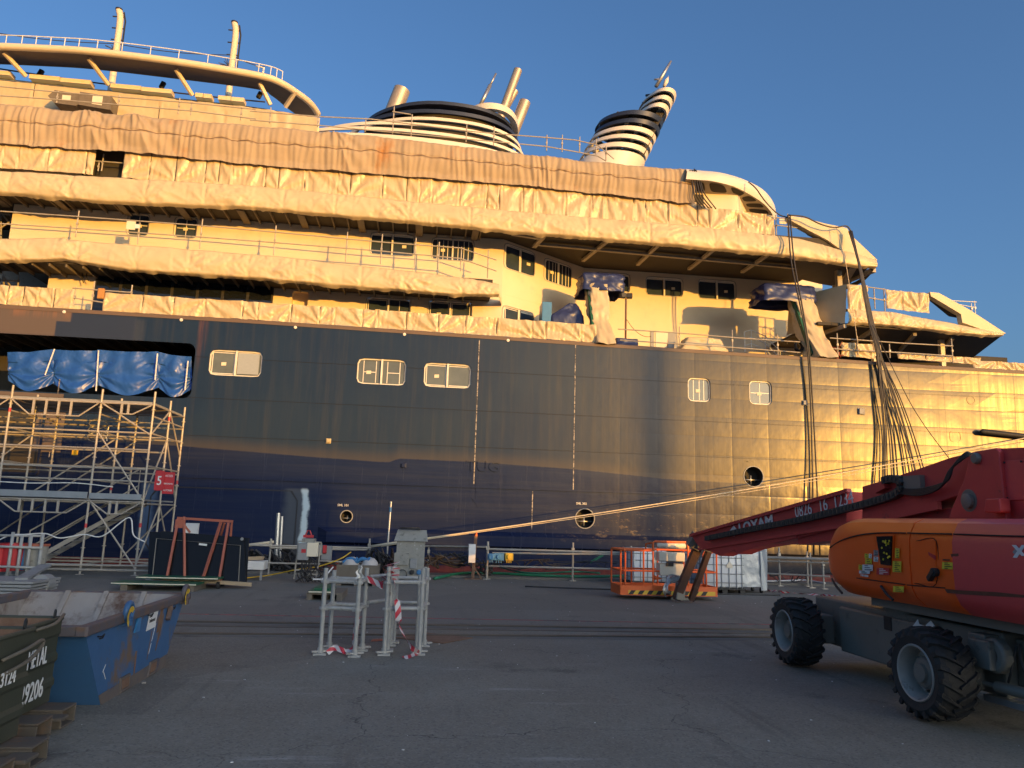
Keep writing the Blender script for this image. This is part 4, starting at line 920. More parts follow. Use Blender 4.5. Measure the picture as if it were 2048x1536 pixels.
# lower forward deck
zD=10.75
zt=pxline([(1692,616),(1780,622),(1880,640),(1960,656),(2008,666)],30.0); zb=pxline([(1692,645),(1800,652),(1900,664),(1960,670),(2008,670)],30.0)
roll('deck_edge_wrap','crumpled cream wrap round the lowest forward deck edge, running to the far right point',onY(1694,630,30).x,onY(2007,668,30).x,zt,zb,30.0,15.7,.05,.14,1.6,step=.045)
panels('railing_sheet','small block of cream sheets at the left end of the lowest forward deck',onY(1695,590,30.05).x,onY(1737,600,30.05).x,pxline([(1695,568),(1740,572)],30.05),pxline([(1695,620),(1740,624)],30.05),30.05,21,.7)
panels('railing_sheet','cream sheets hung on the railing of the lowest forward deck against the sky',onY(1772,600,30.05).x,onY(1859,610,30.05).x,pxline([(1772,579),(1860,588)],30.05),pxline([(1772,617),(1860,627)],30.05),30.05,22,.8)
poly('wing_bulwark_wrap',[(1860,584),(1878,586),(1940,620),(2012,667),(1990,668),(1925,645),(1922,628),(1862,592)],30.04,.3,'wrap',None,'wrapped sloping bulwark arm over the lowest forward deck at far right','plastic wrap','plastic wraps round the ship decks')
poly('bulwark_underside',[(1861,586),(1876,592),(1922,628),(1922,633),(1905,630),(1862,595)],30.36,.25,'darkin',ship)  # near-black piece paints the shade below this forward arm
A=onY(1694,568,30.0); B=onY(1690,646,30.0); 
a2=onZ(1646,592,A.z); a3=onZ(1640,652,B.z)
k=V((-1.35,2.6,0))
q=MB(); q.grid(lambda u,v: (A+k*u)*(1-v)+(B+k*u)*v+V((0,0,0))+V((.02*noise.noise((u*4,v*4,1)),-.05*noise.noise((u*5,v*5,2)),0)),16,16); tag(q.build('end_wrap','wrap',smooth=True),'shaded end sheet of the lowest forward deck block facing left','plastic wrap','plastic wraps round the ship decks')
q=MB(); q.box((A.x-1.3,30.2,B.z-.08),(onY(2000,668,30).x-1.5,36,B.z+.05)); 
q.build('forward_deck','soffit',ship)
q=MB(); q.prism([V((23.2,30.1,B.z-.06)),V((25.3,30.05,B.z-.06)),onZ(1940,720,B.z-.1),V((22.5,36,B.z-.06))],(0,0,.12)); q.build('forward_deck','soffit',ship)
q=MB()
for (t,b2) in [((1745,660),(1700,690)),((1830,668),(1800,700)),((1905,676),(1880,705))]: q.bar(onZ(*t,B.z-.15),onZ(*b2,B.z-.15),.14,.16)
q.bar(onZ(1690,652,B.z-.15),onZ(1640,668,B.z-.15),.14,.16); q.build('deck_bracket','beam',ship)
for (px,y0,y1) in [(1746,655,690),(1882,684,700)]:
    a=onY(px,y0,31.5); b_=onY(px,y1,31.5); q=MB(); q.bar(V((a.x,31.5,B.z)),V((a.x,31.5,8.9)),.2,.2); q.build('deck_pillar','cream',ship)
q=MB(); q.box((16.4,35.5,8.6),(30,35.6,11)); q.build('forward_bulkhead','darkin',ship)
# covers along the bow bulwark top
for (l,t,r_,b2,lab,sd) in [(1683,685,1762,716,'cream sheets tied on the short rail above the cap, right of the wrapped davit',31),(1796,706,1962,727,'low cream sheet strip along the bow bulwark under the forward deck',32),(1946,720,2090,748,'cream sheet row on the bow bulwark at the right edge',33)]:
    Yp=30.0; panels('railing_sheet',lab,onY(l,(t+b2)/2,Yp).x,onY(r_,(t+b2)/2,Yp).x,pxline([(l,t),(r_,t+(r_-l)*.06)],Yp),pxline([(l,b2-(r_-l)*.06 if r_-l>100 else b2-4),(r_,b2+3)],Yp),Yp,sd,.9)
# ---------------------------------------------------------------- scaffold-tube guardrails on the decks
def guardrail(label,posts,rails,Y,r=.026,mat_='tube',group='scaffold tube guardrails on the ship decks',z0=None):
    """posts: pixel (x,ytop,ybottom); rails: list of pixel polylines"""
    pts=[(onY(x,yt,Y),onY(x,yb,Y)) for x,yt,yb in posts]; c=sum((b for a,b in pts),V((0,0,0)))/len(pts)
    t=thing('guardrail',label,'guardrail',c,group)
    for a,b in pts:
        q=MB(); q.tube([(b.x,Y,b.z),(b.x,Y,a.z)],r,8); q.cbox((b.x,Y,b.z+(a.z-b.z)*.5),(.07,.08,.09)); q.build('post',mat_,t,smooth=True,auto=40)
    for rl in rails:
        q=MB(); q.tube([onY(x,y,Y-.05) for x,y in rl],r,8); q.build('rail',mat_,t,smooth=True,auto=40)
    return t
guardrail('guardrail above the balcony wrap, in front of the cream wall and its windows',
  [(151,421,474),(275,445,488),(399,438,497),(547,451,510),(691,464,523),(761,468,528),(829,476,533),(876,484,538),(921,494,542),(975,500,556)],
  [[(-20,421),(155,433),(400,451),(547,464),(761,484),(921,496),(993,520)],[(-20,446),(155,457),(400,474),(547,485),(761,502),(921,517),(993,542)]],30.2)
guardrail('guardrail over the top left netting, below the crescent canopy',
  [(113,182,206),(236,190,212),(356,196,228),(381,205,230),(481,214,240)],
  [[(-20,171),(113,184),(385,206),(512,219)],[(-20,190),(113,199),(385,222),(512,238)]],31.0)
guardrail('long guardrail in front of the striped funnel base, above the brown netting',
  [(539,215,246),(635,230,254),(730,236,264),(785,213,268),(822,229,272),(932,249,284),(987,253,290)],
  [[(500,222),(635,233),(740,238),(935,262),(1000,268)],[(500,240),(640,251),(820,268),(1020,286)],[(785,223),(822,229)]],31.0)
guardrail('guardrail dropping down beside the striped mast tower',
  [(1093,270,302),(1124,270,304),(1159,274,305),(1192,278,310),(1212,292,320)],
  [[(1000,268),(1093,275),(1150,280),(1195,290),(1228,318)],[(1040,288),(1093,293),(1160,305),(1195,312),(1212,322)]],31.0)
guardrail('guardrail along the forward side deck between the two wrapped davits',
  [(1359,653,693),(1465,660,703),(1556,668,712)],
  [[(1236,658),(1359,666),(1465,675),(1600,684)],[(1240,680),(1359,688),(1465,695),(1600,705)]],30.1)
guardrail('short guardrail over the gap in the sheets by the dark glazing',
  [(147,574,612),(182,562,620),(261,570,600)],[[(145,576),(182,579),(263,585)],[(147,596),(182,601),(207,605)]],29.8)
guardrail('short guardrail at the open sky gap beside the eyebrow roof',
  [(1553,430,473),(1577,428,480),(1635,461,480)],[[(1550,450),(1590,455),(1655,461)],[(1550,435),(1577,437)]],30.2)
guardrail('guardrail on the lowest forward deck between two sheet blocks',
  [(1750,578,618),(1770,577,622)],[[(1735,574),(1772,579)],[(1735,595),(1772,601)]],30.1)
guardrail('guardrail on the cap beneath the lowest forward deck',
  [(1676,667,712),(1716,672,710),(1780,688,716),(1906,678,726)],[[(1660,676),(1720,680),(1800,686),(1906,692)],[(1660,697),(1720,701),(1800,705),(1906,712)]],29.9)
guardrail('white stanchion railing at the forward point of the lowest deck',
  [(1951,602,630),(1944,607,628)],[[(1880,600),(1953,604)],[(1900,606),(1951,615)]],31.0,.02,'white')
guardrail('rail inside the dark opening under the netting',[(203,308,342),(196,325,342)],[[(190,322),(247,326)]],30.5)
# white stair handrails by the cream wall
q=MB()
st=[onY(1489,664,33),onY(1502,660,33),onY(1530,672,33),onY(1560,702,33)]
for dy in (0,.35,.65): q.tube([p-V((0,0,dy)) for p in st],.022,6)
for p in st: q.tube([p,p-V((0,0,.95))],.022,6)
tag(q.build('stair_handrail','white'),'low white stair handrail on the forward side deck below the window pair','handrail','white stair handrails')
q=MB(); st=[onY(1573,643,33.6),onY(1588,644,33.6),onY(1640,690,33.6)]
for dy in (0,.3,.6,.9): q.tube([p-V((0,0,dy)) for p in st],.022,6)
for p in st: q.tube([p,p-V((0,0,1.1))],.022,6)
tag(q.build('stair_handrail','white'),'taller white stair handrail beside the right wrapped davit','handrail','white stair handrails')
# ---------------------------------------------------------------- wrapped davits with navy tarpaulins over their heads
def draped(name,pts,seed,m_,amp=.08,lab=None,cat=None,parent=None,n=18,group=None):
    """closed drape lofted through outline rings [(z, [(x,y)...])]"""
    q=MB(); m=len(pts[0][1]); N=56; rings=[]
    def at(rg,t):
        t=(t%1)*m; i=int(t); f=t-i; a=rg[i%m]; b=rg[(i+1)%m]; return V((a[0]+(b[0]-a[0])*f,a[1]+(b[1]-a[1])*f,0))
    vs=[]
    for j in range(n+1):
        s=j/n*(len(pts)-1); k=min(len(pts)-2,int(s)); f=s-k
        for i in range(N):
            a=at(pts[k][1],i/N); b=at(pts[k+1][1],i/N); p=a.lerp(b,f); z=pts[k][0]+(pts[k+1][0]-pts[k][0])*f
            c=V((sum(x for x,y in pts[k][1])/m,sum(y for x,y in pts[k][1])/m,0)); d=(p-c); d=d.normalized() if d.length>1e-4 else d
            w=crumple(p.x*1.3+p.y,z*1.2,seed,amp)+amp*.8*math.sin(i/N*2*math.pi*5+seed+z*2)*noise.noise((z*.8,seed,i*.05))
            vs.append(V((p.x,p.y,z+.05*noise.noise((p.x*2,p.y*2,seed+j*.2))*(1 if j==n else .4)))+d*w)
    fs=[(j*N+i,j*N+(i+1)%N,(j+1)*N+(i+1)%N,(j+1)*N+i) for j in range(n) for i in range(N)]; fs.append(tuple(range(N)))
    q.add(vs,fs); o=q.build(name,m_,parent,smooth=True)
    if lab: tag(o,lab,cat,group)
    return o
def rect(x0,x1,y0,y1): return [(x0,y0),((x0+x1)/2,y0),(x1,y0),(x1,(y0+y1)/2),(x1,y1),((x0+x1)/2,y1),(x0,y1),(x0,(y0+y1)/2)]
def davit(l,yt,r_,yb,bl,br,ybot,tl,tr,labs,seed,lean=0):
    Yf=30.15
    A=onY(l,yt,Yf); B=onY(r_,yb,Yf); 
    draped('tarpaulin',[(A.z,rect(A.x+.15,B.x-.1,Yf+.9,Yf+2.0)),(A.z-.12,rect(A.x,B.x,Yf+.75,Yf+2.1)),(A.z-.5,rect(A.x+.02,B.x+.02,Yf+.7,Yf+2.1)),(B.z-.12,rect(A.x-.03,B.x,Yf+.7,Yf+2.15))],seed,'dblue',.11,labs[0],'tarpaulin')
    p0=onY(tl,yb-12,Yf); p1=onY(tr,yb-12,Yf); b0=onY(bl,ybot,29.75); b1=onY(br,ybot,29.75); zc_=(p0.z+b0.z)/2; kx=(b1.x-b0.x)-(p1.x-p0.x)
    draped('davit_wrap',[(p0.z,rect(p0.x,p1.x,Yf+.75,Yf+1.4)),(zc_+.5,rect(p0.x+(b0.x-p0.x)*.3,p1.x+(b1.x-p1.x)*.45+.06,Yf+.45,Yf+1.1)),(zc_-.3,rect(p0.x+(b0.x-p0.x)*.55,p1.x+(b1.x-p1.x)*.75,Yf+.15,Yf+.8)),(b0.z,rect(b0.x,b1.x,29.38,30.5))],seed+2,'wrap',.11,labs[1],'davit wrap')
    q=MB(); q.bar(V((p0.x-.05,Yf+1.0,p0.z)),V((b0.x-.05,29.9,b0.z+.2)),.10,.22,up=(0,1,0)); tag(q.build('davit_post','green'),labs[2],'davit')
davit(1176,531,1253,569,1192,1226,690,1188,1216,('crumpled navy tarpaulin over the left davit head in front of the window','cream plastic wrapped round the left davit post down over the hull edge','green davit post edge beside the left wrapped post'),2.2)
davit(1543,553,1645,592,1630,1664,717,1607,1638,('navy tarpaulin over the right davit head under the deck truss','pale plastic wrapped round the right leaning davit post over the hull edge','green davit post edge beside the right wrapped post'),6.4)
# tarped blue cabinet on the side deck
p=onY(1084,604,31.2); p2=onY(1165,645,31.2); z0=9.0
q=MB(); q.box((p.x,31.1,z0),(p.x+.42,31.9,p.z)); tag(q.build('cabinet','bluep',bevel=.02),'tall blue cabinet standing beside the tarped heap at the angled wall','cabinet')
draped('tarpaulin',[(p.z+.05,rect(p2.x-.55,p2.x-.3,31.3,31.7)),(p.z-.25,rect(p2.x-.9,p2.x-.15,31.2,31.9)),(p.z-.6,rect(p.x+.45,p2.x,31.1,32.0)),(z0,rect(p.x+.45,p2.x+.02,31.0,32.1))],9.1,'dblue',.07,'navy tarpaulin over a heap beside the tall blue cabinet','tarpaulin')
draped('tarpaulin',[(onY(1260,680,30.6).z,rect(onY(1232,680,30.6).x,onY(1270,680,30.6).x,30.4,31)),(8.7,rect(onY(1228,680,30.6).x,onY(1276,680,30.6).x,30.3,31.1))],4.4,'dblue',.06,'low navy tarpaulin heap at the foot of the floodlight pole','tarpaulin')
# floodlight pole on the side deck
a=onY(1252,597,30.4); b_=onY(1251,690,30.4)
t=thing('floodlight_pole','thin dark pole with twin floodlights between the left davit and the windows','floodlight',b_)
q=MB(); q.tube([b_,a],.045,8); q.build('pole','rust',t,smooth=True)
for s in (-1,1):
    q=MB(); c=a+V((s*.14,-.05,.05)); q.bar(c-V((.02*s,.1,-.06)),c+V((.02*s,.14,.06)),.24,.2); q.build('lamp_head','black',t,bevel=.02)
q=MB(); q.tube(sag(a-V((-.02,0,.9)),onY(1302,673,30.6),.25),.012,5); tag(q.build('power_cable','cable'),'thin cable sagging from the floodlight pole to the deck','cable')
# odds and ends on the side deck
for (l,t_,r_,b2,m_,nm,lab,ct) in [(1311,664,1336,690,'paper','board','tan plywood board leaning on the deck behind the guardrail','board'),(1301,662,1308,690,'grey','steel_post','grey steel post standing left of the plywood board','post'),(1330,665,1345,690,'grey','steel_post','grey leaning steel post right of the plywood board','post')]:
    a=onY(l,t_,32.2); b_=onY(r_,b2,32.2); q=MB(); q.obox((a.x,32.2,8.8),(b_.x-a.x,0,0),(0,.08,0),(.15 if 'lean' in lab and m_=='grey' else 0,0,a.z-8.8)); tag(q.build(nm,m_),lab,ct)
draped('sheet_heap',[(onY(1400,678,31.5).z,rect(onY(1352,680,31.5).x+.5,onY(1455,690,31.5).x-.5,31.3,31.9)),(8.8,rect(onY(1345,680,31.5).x,onY(1460,690,31.5).x,31.0,32.3))],12,'wrap',.1,'crumpled pale sheet heap on the side deck behind the guardrail','plastic sheet')
q=MB(); p=onY(1600,692,30.5)
for k in range(5): q.tube([V((p.x+.2*math.cos(t/12*6.283)*(1-.05*k),30.5+.05*k,p.z+.2*math.sin(t/12*6.283))) for t in range(13)],.035,6)
tag(q.build('hose_coil','black'),'black hose coil at the deck edge beside the right davit','hose')
q=MB()
for k in range(26):
    rd=random.Random(k); a=onY(rd.uniform(1660,1680),rd.uniform(692,712),30.0); q.tube([a,a+V((rd.uniform(-.2,.2),rd.uniform(-.1,.1),rd.uniform(-.3,.2)))],.018,5)
tag(q.build('cable_tangle','redox'),'tangle of orange-red leads beside the foot of the right davit','cable')
q=MB(); a=onY(203,578,29.7); q.cbox((a.x,29.72,a.z-.18),(.24,.12,.42)); M['tan']=mat('tan_bag',(.50,.25,.08),(.42,.2,.06),.8,scale=5)
tag(q.build('tool_bag','tan',bevel=.03),'tan orange bag hanging in the railing gap by the dark glazing','bag')
q=MB(); a=onY(254,442,30.1); b_=onY(270,460,30.1); q.box((a.x,30.08,b_.z),(b_.x,30.1,a.z)); tag(q.build('notice_board','paper'),'cream notice board fixed on the balcony guardrail by the first window','notice board')
q=MB(); a=onY(272,450,30.1); q.cbox((a.x+.07,30.07,a.z-.06),(.17,.02,.17)); tag(q.build('notice_board','white'),'small white notice on the balcony guardrail post by the first window','notice board')
q=MB(); a=onY(1558,438,30.2); b_=onY(1572,449,30.2); q.box((a.x,30.16,b_.z),(b_.x,30.18,a.z)); tag(q.build('notice_board','paper'),'small cream board hung on the rail beside the eyebrow roof','notice board')
q=MB(); 
for dx in (0,10): q.tube(catmull([onY(170+dx*.6,535,31.3),onY(164+dx*.9,552,31.3),onY(167+dx,566-dx*.4,31.3)],5),.02,5)
tag(q.build('hanging_hose','black'),'two short hose ends hanging down the cream wall left of the glazing','hose')
# scaffold bits visible in the dark left openings
q=MB(); 
for (a_,b2) in [((2,380),(2,480)),((-20,398),(22,450)),((-20,425),(28,430)),((22,430),(26,470)),((-20,470),(25,440))]: q.tube([onY(*a_,32.6),onY(*b2,32.6)],.035,6)
tag(q.build('inner_scaffold','tube'),'scaffold tubes inside the upper dark deck opening at the left edge','scaffold'); q=MB()
for (a_,b2) in [((5,530),(10,600)),((38,540),(34,600)),((-10,560),(40,562)),((0,540),(32,590)),((20,575),(50,600))]: q.tube([onY(*a_,32.4),onY(*b2,32.4)],.035,6)
tag(q.build('inner_scaffold','tube'),'scaffold tubes inside the lower dark deck opening at the left edge','scaffold')
# ---------------------------------------------------------------- blue tarpaulins hung in the hull recess
def hungtarp(xa,ta,ba,xb,tb,bb,seed,lab,Y=29.75):
    q=MB(); A=onY(xa,ta,Y); B=onY(xb,tb,Y); A2=onY(xa,ba,Y); B2=onY(xb,bb,Y)
    def fn(u,v):
        t=A.lerp(B,u); b=A2.lerp(B2,u); p=t.lerp(b,v); w_=(B.x-A.x); s=u
        x=p.x; p.z+=(-.34*(math.sin(s*math.pi)-.75)*v*1.0+ .03*math.sin(s*9)) if v>.3 else 0
        p.z-=.05*math.sin(s*math.pi)*(1-v)
        d0=math.hypot(s*w_,(v-.72)*1.8); d1=math.hypot((1-s)*w_,(v-.72)*1.8)
        c=.05*math.sin(math.atan2((v-.72)*1.8,s*w_+.05)*9+seed)*math.exp(-d0*.8)+.05*math.sin(math.atan2((v-.72)*1.8,(1-s)*w_+.05)*9+seed)*math.exp(-d1*.8)
        c+=.16*math.sin(s*math.pi)*(.3+v*.9)+crumple(x,p.z,seed,.018)+.02*math.sin(x*9+2*noise.noise((x,p.z,seed)))*(1-v*.4)
        return V((x,Y-c+.12,p.z))
    q.grid(fn,60,44); return tag(q.build('hull_tarpaulin','blue',smooth=True),lab,'tarpaulin','blue tarpaulins hung in the hull recess')
hungtarp(12,703,774,104,697,780,1.3,'blue tarpaulin hanging in the hull recess, first from the left')
hungtarp(101,697,780,196,699,783,4.7,'blue tarpaulin hanging in the hull recess, second from the left')
hungtarp(193,698,783,316,702,788,7.9,'widest blue tarpaulin hanging in the hull recess, third from the left')
hungtarp(312,702,786,382,712,792,2.6,'narrowest blue tarpaulin hanging at the right end of the hull recess')
q=MB()
for (t,b2) in [((109,698),(90,750)),((197,701),(192,782)),((315,707),(310,760)),((376,722),(370,780))]: q.tube([onY(*t,29.6),onY(*b2,29.55)],.025,6)
tag(q.build('tarpaulin_strap','white'),'white straps tied down over the blue hull tarpaulins','strap')
# ---------------------------------------------------------------- hoses and cables hanging down the side
def hang(label,strands,r,Yf,seed=0,mat_='cable',group=None):
    q=MB()
    for st in strands: q.tube(catmull([onY(px,py,y) for px,py,y in st],5),r,6)
    return tag(q.build('hanging_cable',mat_,smooth=True),label,'cable',group)
g_='cables hanging down the ship side'
hang('pair of black cables hanging from the bridge wing down the grey hull',[[(1576,430,29.6),(1582,520,29.3),(1598,600,29.1),(1613,680,29.1),(1620,780,29.2),(1624,900,29.2),(1628,1110,29)],[(1580,430,29.6),(1588,520,29.3),(1604,610,29.1),(1617,690,29.1),(1625,800,29.2),(1632,930,29.2),(1640,1110,29)]],.035,29)
rd=random.Random(3); S=[]
ends=[(1768,968),(1771,962),(1775,955),(1786,965),(1792,950),(1797,930),(1815,925),(1824,940),(1838,930),(1836,928),(1850,925),(1858,935)]
for k,(ex,ey) in enumerate(ends):
    j=rd.uniform(-5,5); S.append([(1700+rd.uniform(-3,5),462,29.6),(1722+j*.5,545,29.2),(1741+j,640,29.1),(1757+j,705,29.05),(1768+j+(ex-1780)*.35,790,29.05),(ex-(ex-1768)*.35+j*.4,870,29.05),(ex,ey+40,28.9)])
hang('thick bundle of black hoses falling from the bridge wing, fanning over the golden bow',S,.026,29)
hang('single thin black line slanting to the red crane turret',[[(1745,650,29.0),(1790,745,28.8),(1835,830,28.6),(1905,925,28.0),(1960,985,27)]],.016,29)
hang('bundle of black hoses draped over the end of the brown netting',[[(1380+d,340,29.75),(1386+d*1.2,372,29.6),(1390+d*1.4,395,29.6),(1404+d*1.6,416,29.9)] for d in (0,4,8,12)]+[[(1388,338,29.8),(1398,352,29.7),(1408,385,29.6),(1432,418,29.8)]],.03,29)
hang('black cable running over the eyebrow roof to the wing',[[(1497,364,30.0),(1512,377,29.8),(1530,402,29.6),(1556,428,29.8),(1580,436,29.7)],[(1576,430,29.6),(1610,434,29.6),(1640,448,29.6),(1668,455,29.6),(1692,452,29.6),(1702,462,29.6)]],.03,29)
hang('pale rope hanging from the bridge wing past the end sheet',[[(1672,452,29.7),(1690,520,29.5),(1700,580,29.3),(1716,690,29.4)]],.015,29,mat_='rope')
hang('short hose end hanging over the bow plating',[[(1752,712,29.3),(1757,740,29.3),(1758,772,29.35)]],.03,29)
# ---------------------------------------------------------------- QUAYSIDE
FYQ=24.6
def gp(px,py): return onZ(px,py,0)
# big access scaffold at the left -----------------------------------
sc=thing('access_scaffold','large galvanised scaffold tower with stair standing against the hull recess','scaffold',(-10,24.5,0))
XS=[-14.0,-11.85,-9.39,-7.92]; YS=[23.2,24.66,26.1]; ZT_=5.28; rT=.032
for x in XS:
    for y in YS:
        q=MB(); q.tube([(x,y,.0),(x,y,ZT_-(0 if y<24 else .05))],rT,8); q.cbox((x,y,.01+.005),(.16,.16,.02))
        for z in (.28,.75,2.0,2.65,3.3,4.05,4.75): q.lathe((x,y,z-.02),(0,0,1),[(0,rT),(0,.06),(.03,.06),(.03,rT)],8)
        q.build('standard','tube',sc,smooth=True,auto=30)
def led(pairs,nm='ledger',r=.026,m_='tube'):
    q=MB(); q.rods(pairs,r,6); q.build(nm,m_,sc,smooth=True,auto=30)
for y in YS:
    for z in (.28,2.02,2.65,3.0,3.56,4.05,4.9) if y<24 else ((.28,2.02,3.1,3.6,4.05,4.5,4.9) if y<25 else (.28,2.02,3.0,4.1,4.5,4.9)):
        led([((XS[0]-2.5,y,z),(XS[-1],y,z))])
for x in XS:
    for z in (.28,2.02,2.65,3.1,4.05,4.55,4.9): led([((x,YS[0],z),(x,YS[2],z))],'transom')
dg=[((-9.39,23.17,2.1),(-7.92,23.17,.2)),((-9.39,23.17,4.05),(-7.92,23.17,2.1)),((-9.39,23.17,4.9),(-7.92,23.17,4.0)),((-7.92,23.2,4.0),(-7.92,24.66,4.9)),((-7.92,24.66,4.9),(-7.92,26.1,3.6)),((-7.92,23.2,2.1),(-7.92,24.66,4.0)),((-7.92,24.66,4.0),(-7.92,26.1,2.2)),((-7.92,23.2,.3),(-7.92,24.66,2.0)),((-7.92,24.66,2.0),(-7.92,26.1,.4)),
    ((-11.85,26.1,2.1),(-9.39,26.1,4.0)),((-14,26.1,.3),(-11.85,26.1,2.0)),((-9.39,26.1,.3),(-7.92,26.1,2.0)),((-11.85,24.66,2.1),(-9.39,24.66,4.0)),((-14,24.66,2.1),(-11.85,24.66,4.0)),((-11.85,24.66,.3),(-9.39,24.66,2.0))]
for a,b in dg: led([(a,b)],'diagonal_brace',.024)
def truss(x0,x1,y,z,d=.42):
    q=MB(); q.rods([((x0,y,z),(x1,y,z)),((x0+.05,y,z-.02),(x0+.55,y,z-d)),((x1-.05,y,z-.02),(x1-.55,y,z-d)),((x0+.55,y,z-d),(x1-.55,y,z-d))],.022,6)
    n=max(2,int((x1-x0)/.55))
    for k in range(n): xx=x0+.55+(x1-x0-1.1)*(k+.3)/n; q.box((xx-.03,y-.02,z-d),(xx+.03,y+.02,z))
    q.build('lattice_beam','tube',sc)
for x0,x1 in zip(XS,XS[1:]):
    truss(x0,x1,23.14,4.88,.42 if x1-x0>2 else .3); truss(x0,x1,23.14,2.06,.36)
truss(-7.92-.01,-7.92+.01,23.14,4.8) if False else None
for z,nm in ((4.93,'deck_plank'),(2.10,'deck_plank')):
    for k in range(9):
        y0=23.24+k*.315; q=MB(); q.box((XS[0]-2.5,y0,z),(XS[-1]-.05,y0+.30,z+.045)); q.build(nm,'grey',sc)
q=MB(); q.box((XS[0]-2.5,23.1,2.12),(-9.42,23.13,2.30)); q.box((-9.36,23.1,2.12),(-7.95,23.13,2.28)); q.build('toe_board','alu',sc)
# stair flight inside
q=MB(); s0=V((-11.3,24.0,.15)); s1=V((-8.35,24.0,2.05))
for dy in (0,.85): q.bar(s0+V((0,dy,0)),s1+V((0,dy,0)),.04,.12)
q.build('stair_stringer','tube',sc)
for k in range(9):
    p=s0.lerp(s1,(k+.5)/9); q=MB(); q.box((p.x-.13,24.03,p.z-.02),(p.x+.13,24.82,p.z+.02)); q.build('stair_tread','grey',sc)
q=MB(); q.tube([s0+V((.1,-.05,.5)),s0+V((.1,-.05,1.0)),s1+V((0,-.05,1.0)),s1+V((0,-.05,.1))],.022,6); q.tube([s0+V((.1,-.05,.5)),s1+V((0,-.05,.5))],.022,6); q.build('stair_handrail','tube',sc)
# red tape marks on the tubes
q=MB()
for x,y,z in ((-11.85,23.2,4.5),(-7.92,24.66,4.6),(-9.39,23.2,1.3),(-7.92,26.1,2.7),(-7.92,23.2,1.35),(-9.39,24.66,2.4)): q.tube([(x,y,z),(x,y,z+.12)],rT+.004,8)
q.build('red_tape_mark','red',sc)
# signs on the scaffold
def sign(l,t_,r_,b2,Y,lab,lines,tilt=0):
    a=onY(l,t_,Y); b_=onY(r_,b2,Y); q=MB(); q.box((a.x,Y-.012,b_.z),(b_.x,Y,a.z)); o=tag(q.build('safety_sign','red'),lab,'sign'); q=MB()
    for s,fx,fz,sz in lines: text_mb(q,s,V((a.x+(b_.x-a.x)*fx,Y-.014,b_.z+(a.z-b_.z)*fz)),(1,0,0),(0,0,1),sz,.003,'CENTER',.01,.8)
    q.build('sign_lettering','white',o); return o
sign(312,941,326,981,22.9,'red sign with a white figure 5 on the scaffold corner',[('5',.5,.28,.36)])
sign(328,944,346,988,22.95,'red sign with lines of white small lettering right of the figure 5 sign',[('ACCES',.5,.78,.085),('PERSONNEL',.5,.43,.06),('AUTORISE',.5,.12,.068)])
q=MB(); a=onY(142,899,25.9); b_=onY(153,910,25.9); q.box((a.x,25.98,b_.z),(b_.x,26.0,a.z)); tag(q.build('notice_board','yellow'),'small yellow notice on the back rail of the scaffold','notice board')
q=MB(); c=onY(194,881,25.4); q.tube([c+V((.3*math.cos(k*.3),0,.2*math.sin(k*.3)+.01*k)) for k in range(60)],.018,5); tag(q.build('lamp_cage','alu'),'coiled white cable hanging in the scaffold','cable')
q=MB(); pts=[onY(x,y,23.05) for x,y in [(-20,962),(60,966),(150,966),(226,974)]]; q.tube(catmull(pts,6),.015,6); tag(q.build('festoon_cable','white'),'white cable clipped along the scaffold guardrail above the middle platform','cable','white cables run along the scaffold')
q=MB(); pts=[onY(x,y,22.9) for x,y in [(-20,1090),(18,1071),(50,1069),(90,1067),(120,1076),(168,1069),(205,1072),(258,1035),(267,1070),(290,1084)]]; q.tube(catmull(pts,6),.018,6); tag(q.build('festoon_cable','white'),'white cable looping low across the scaffold stair bays','cable','white cables run along the scaffold')
# person in hi-vis at the left edge behind the scaffold
def person(label,base,h,face,shirt,legs,arms,lean=(0,0,0)):
    import bmesh
    b=V(base); k=h/1.75; rt=V((math.cos(face),math.sin(face),0)); fwd=V((-math.sin(face),math.cos(face),0)); U=V((0,0,1))
    def P(r_,f_,u): return b+(rt*r_+fwd*f_+U*u)*k+V(lean)*(u/1.75)
    t=thing('person',label,'person',b)
    verts=[P(0,0,.95),P(0,.0,1.12),P(0,.01,1.38),P(0,.02,1.48),P(0,.03,1.56),P(0,.04,1.66),
      P(.10,0,.90),P(.11,.03,.50),P(.11,-.01,.08),P(.11,.14,.03),P(-.10,0,.90),P(-.12,.01,.50),P(-.13,-.04,.08),P(-.13,.11,.03),
      P(.19,0,1.40),P(*arms[0][0]),P(*arms[0][1]),P(-.19,0,1.40),P(*arms[1][0]),P(*arms[1][1])]
    edges=[(0,1),(1,2),(2,3),(3,4),(4,5),(0,6),(6,7),(7,8),(8,9),(0,10),(10,11),(11,12),(12,13),(2,14),(14,15),(15,16),(2,17),(17,18),(18,19)]
    rad=[.14,.135,.15,.06,.055,.095,.085,.06,.042,.04,.085,.06,.042,.04,.06,.045,.034,.06,.045,.034]
    me=bpy.data.meshes.new('body'); me.from_pydata([tuple(v-b) for v in verts],edges,[]); o=bpy.data.objects.new('body',me); col.objects.link(o); o.parent=t; BASE[o.name]=b
    sk=o.modifiers.new('skin','SKIN'); o.modifiers.new('sub','SUBSURF').levels=2; o.modifiers['sub'].render_levels=2
    ly=me.skin_vertices[0].data
    for i,r_ in enumerate(rad): ly[i].radius=(r_*k,r_*k*.85); ly[i].use_root=(i==0)
    me.materials.append(M[shirt])
    q=MB(); q.lathe(P(0,.04,1.70),(0,0,1),[(0,.115*k),(.05*k,.112*k),(.10*k,.07*k),(.115*k,.0)],14); q.lathe(P(0,.06,1.70),(0,0,1),[(0,.0),(.0,.135*k),(.012*k,.13*k)],14); q.build('helmet','white',t,smooth=True)
    return t
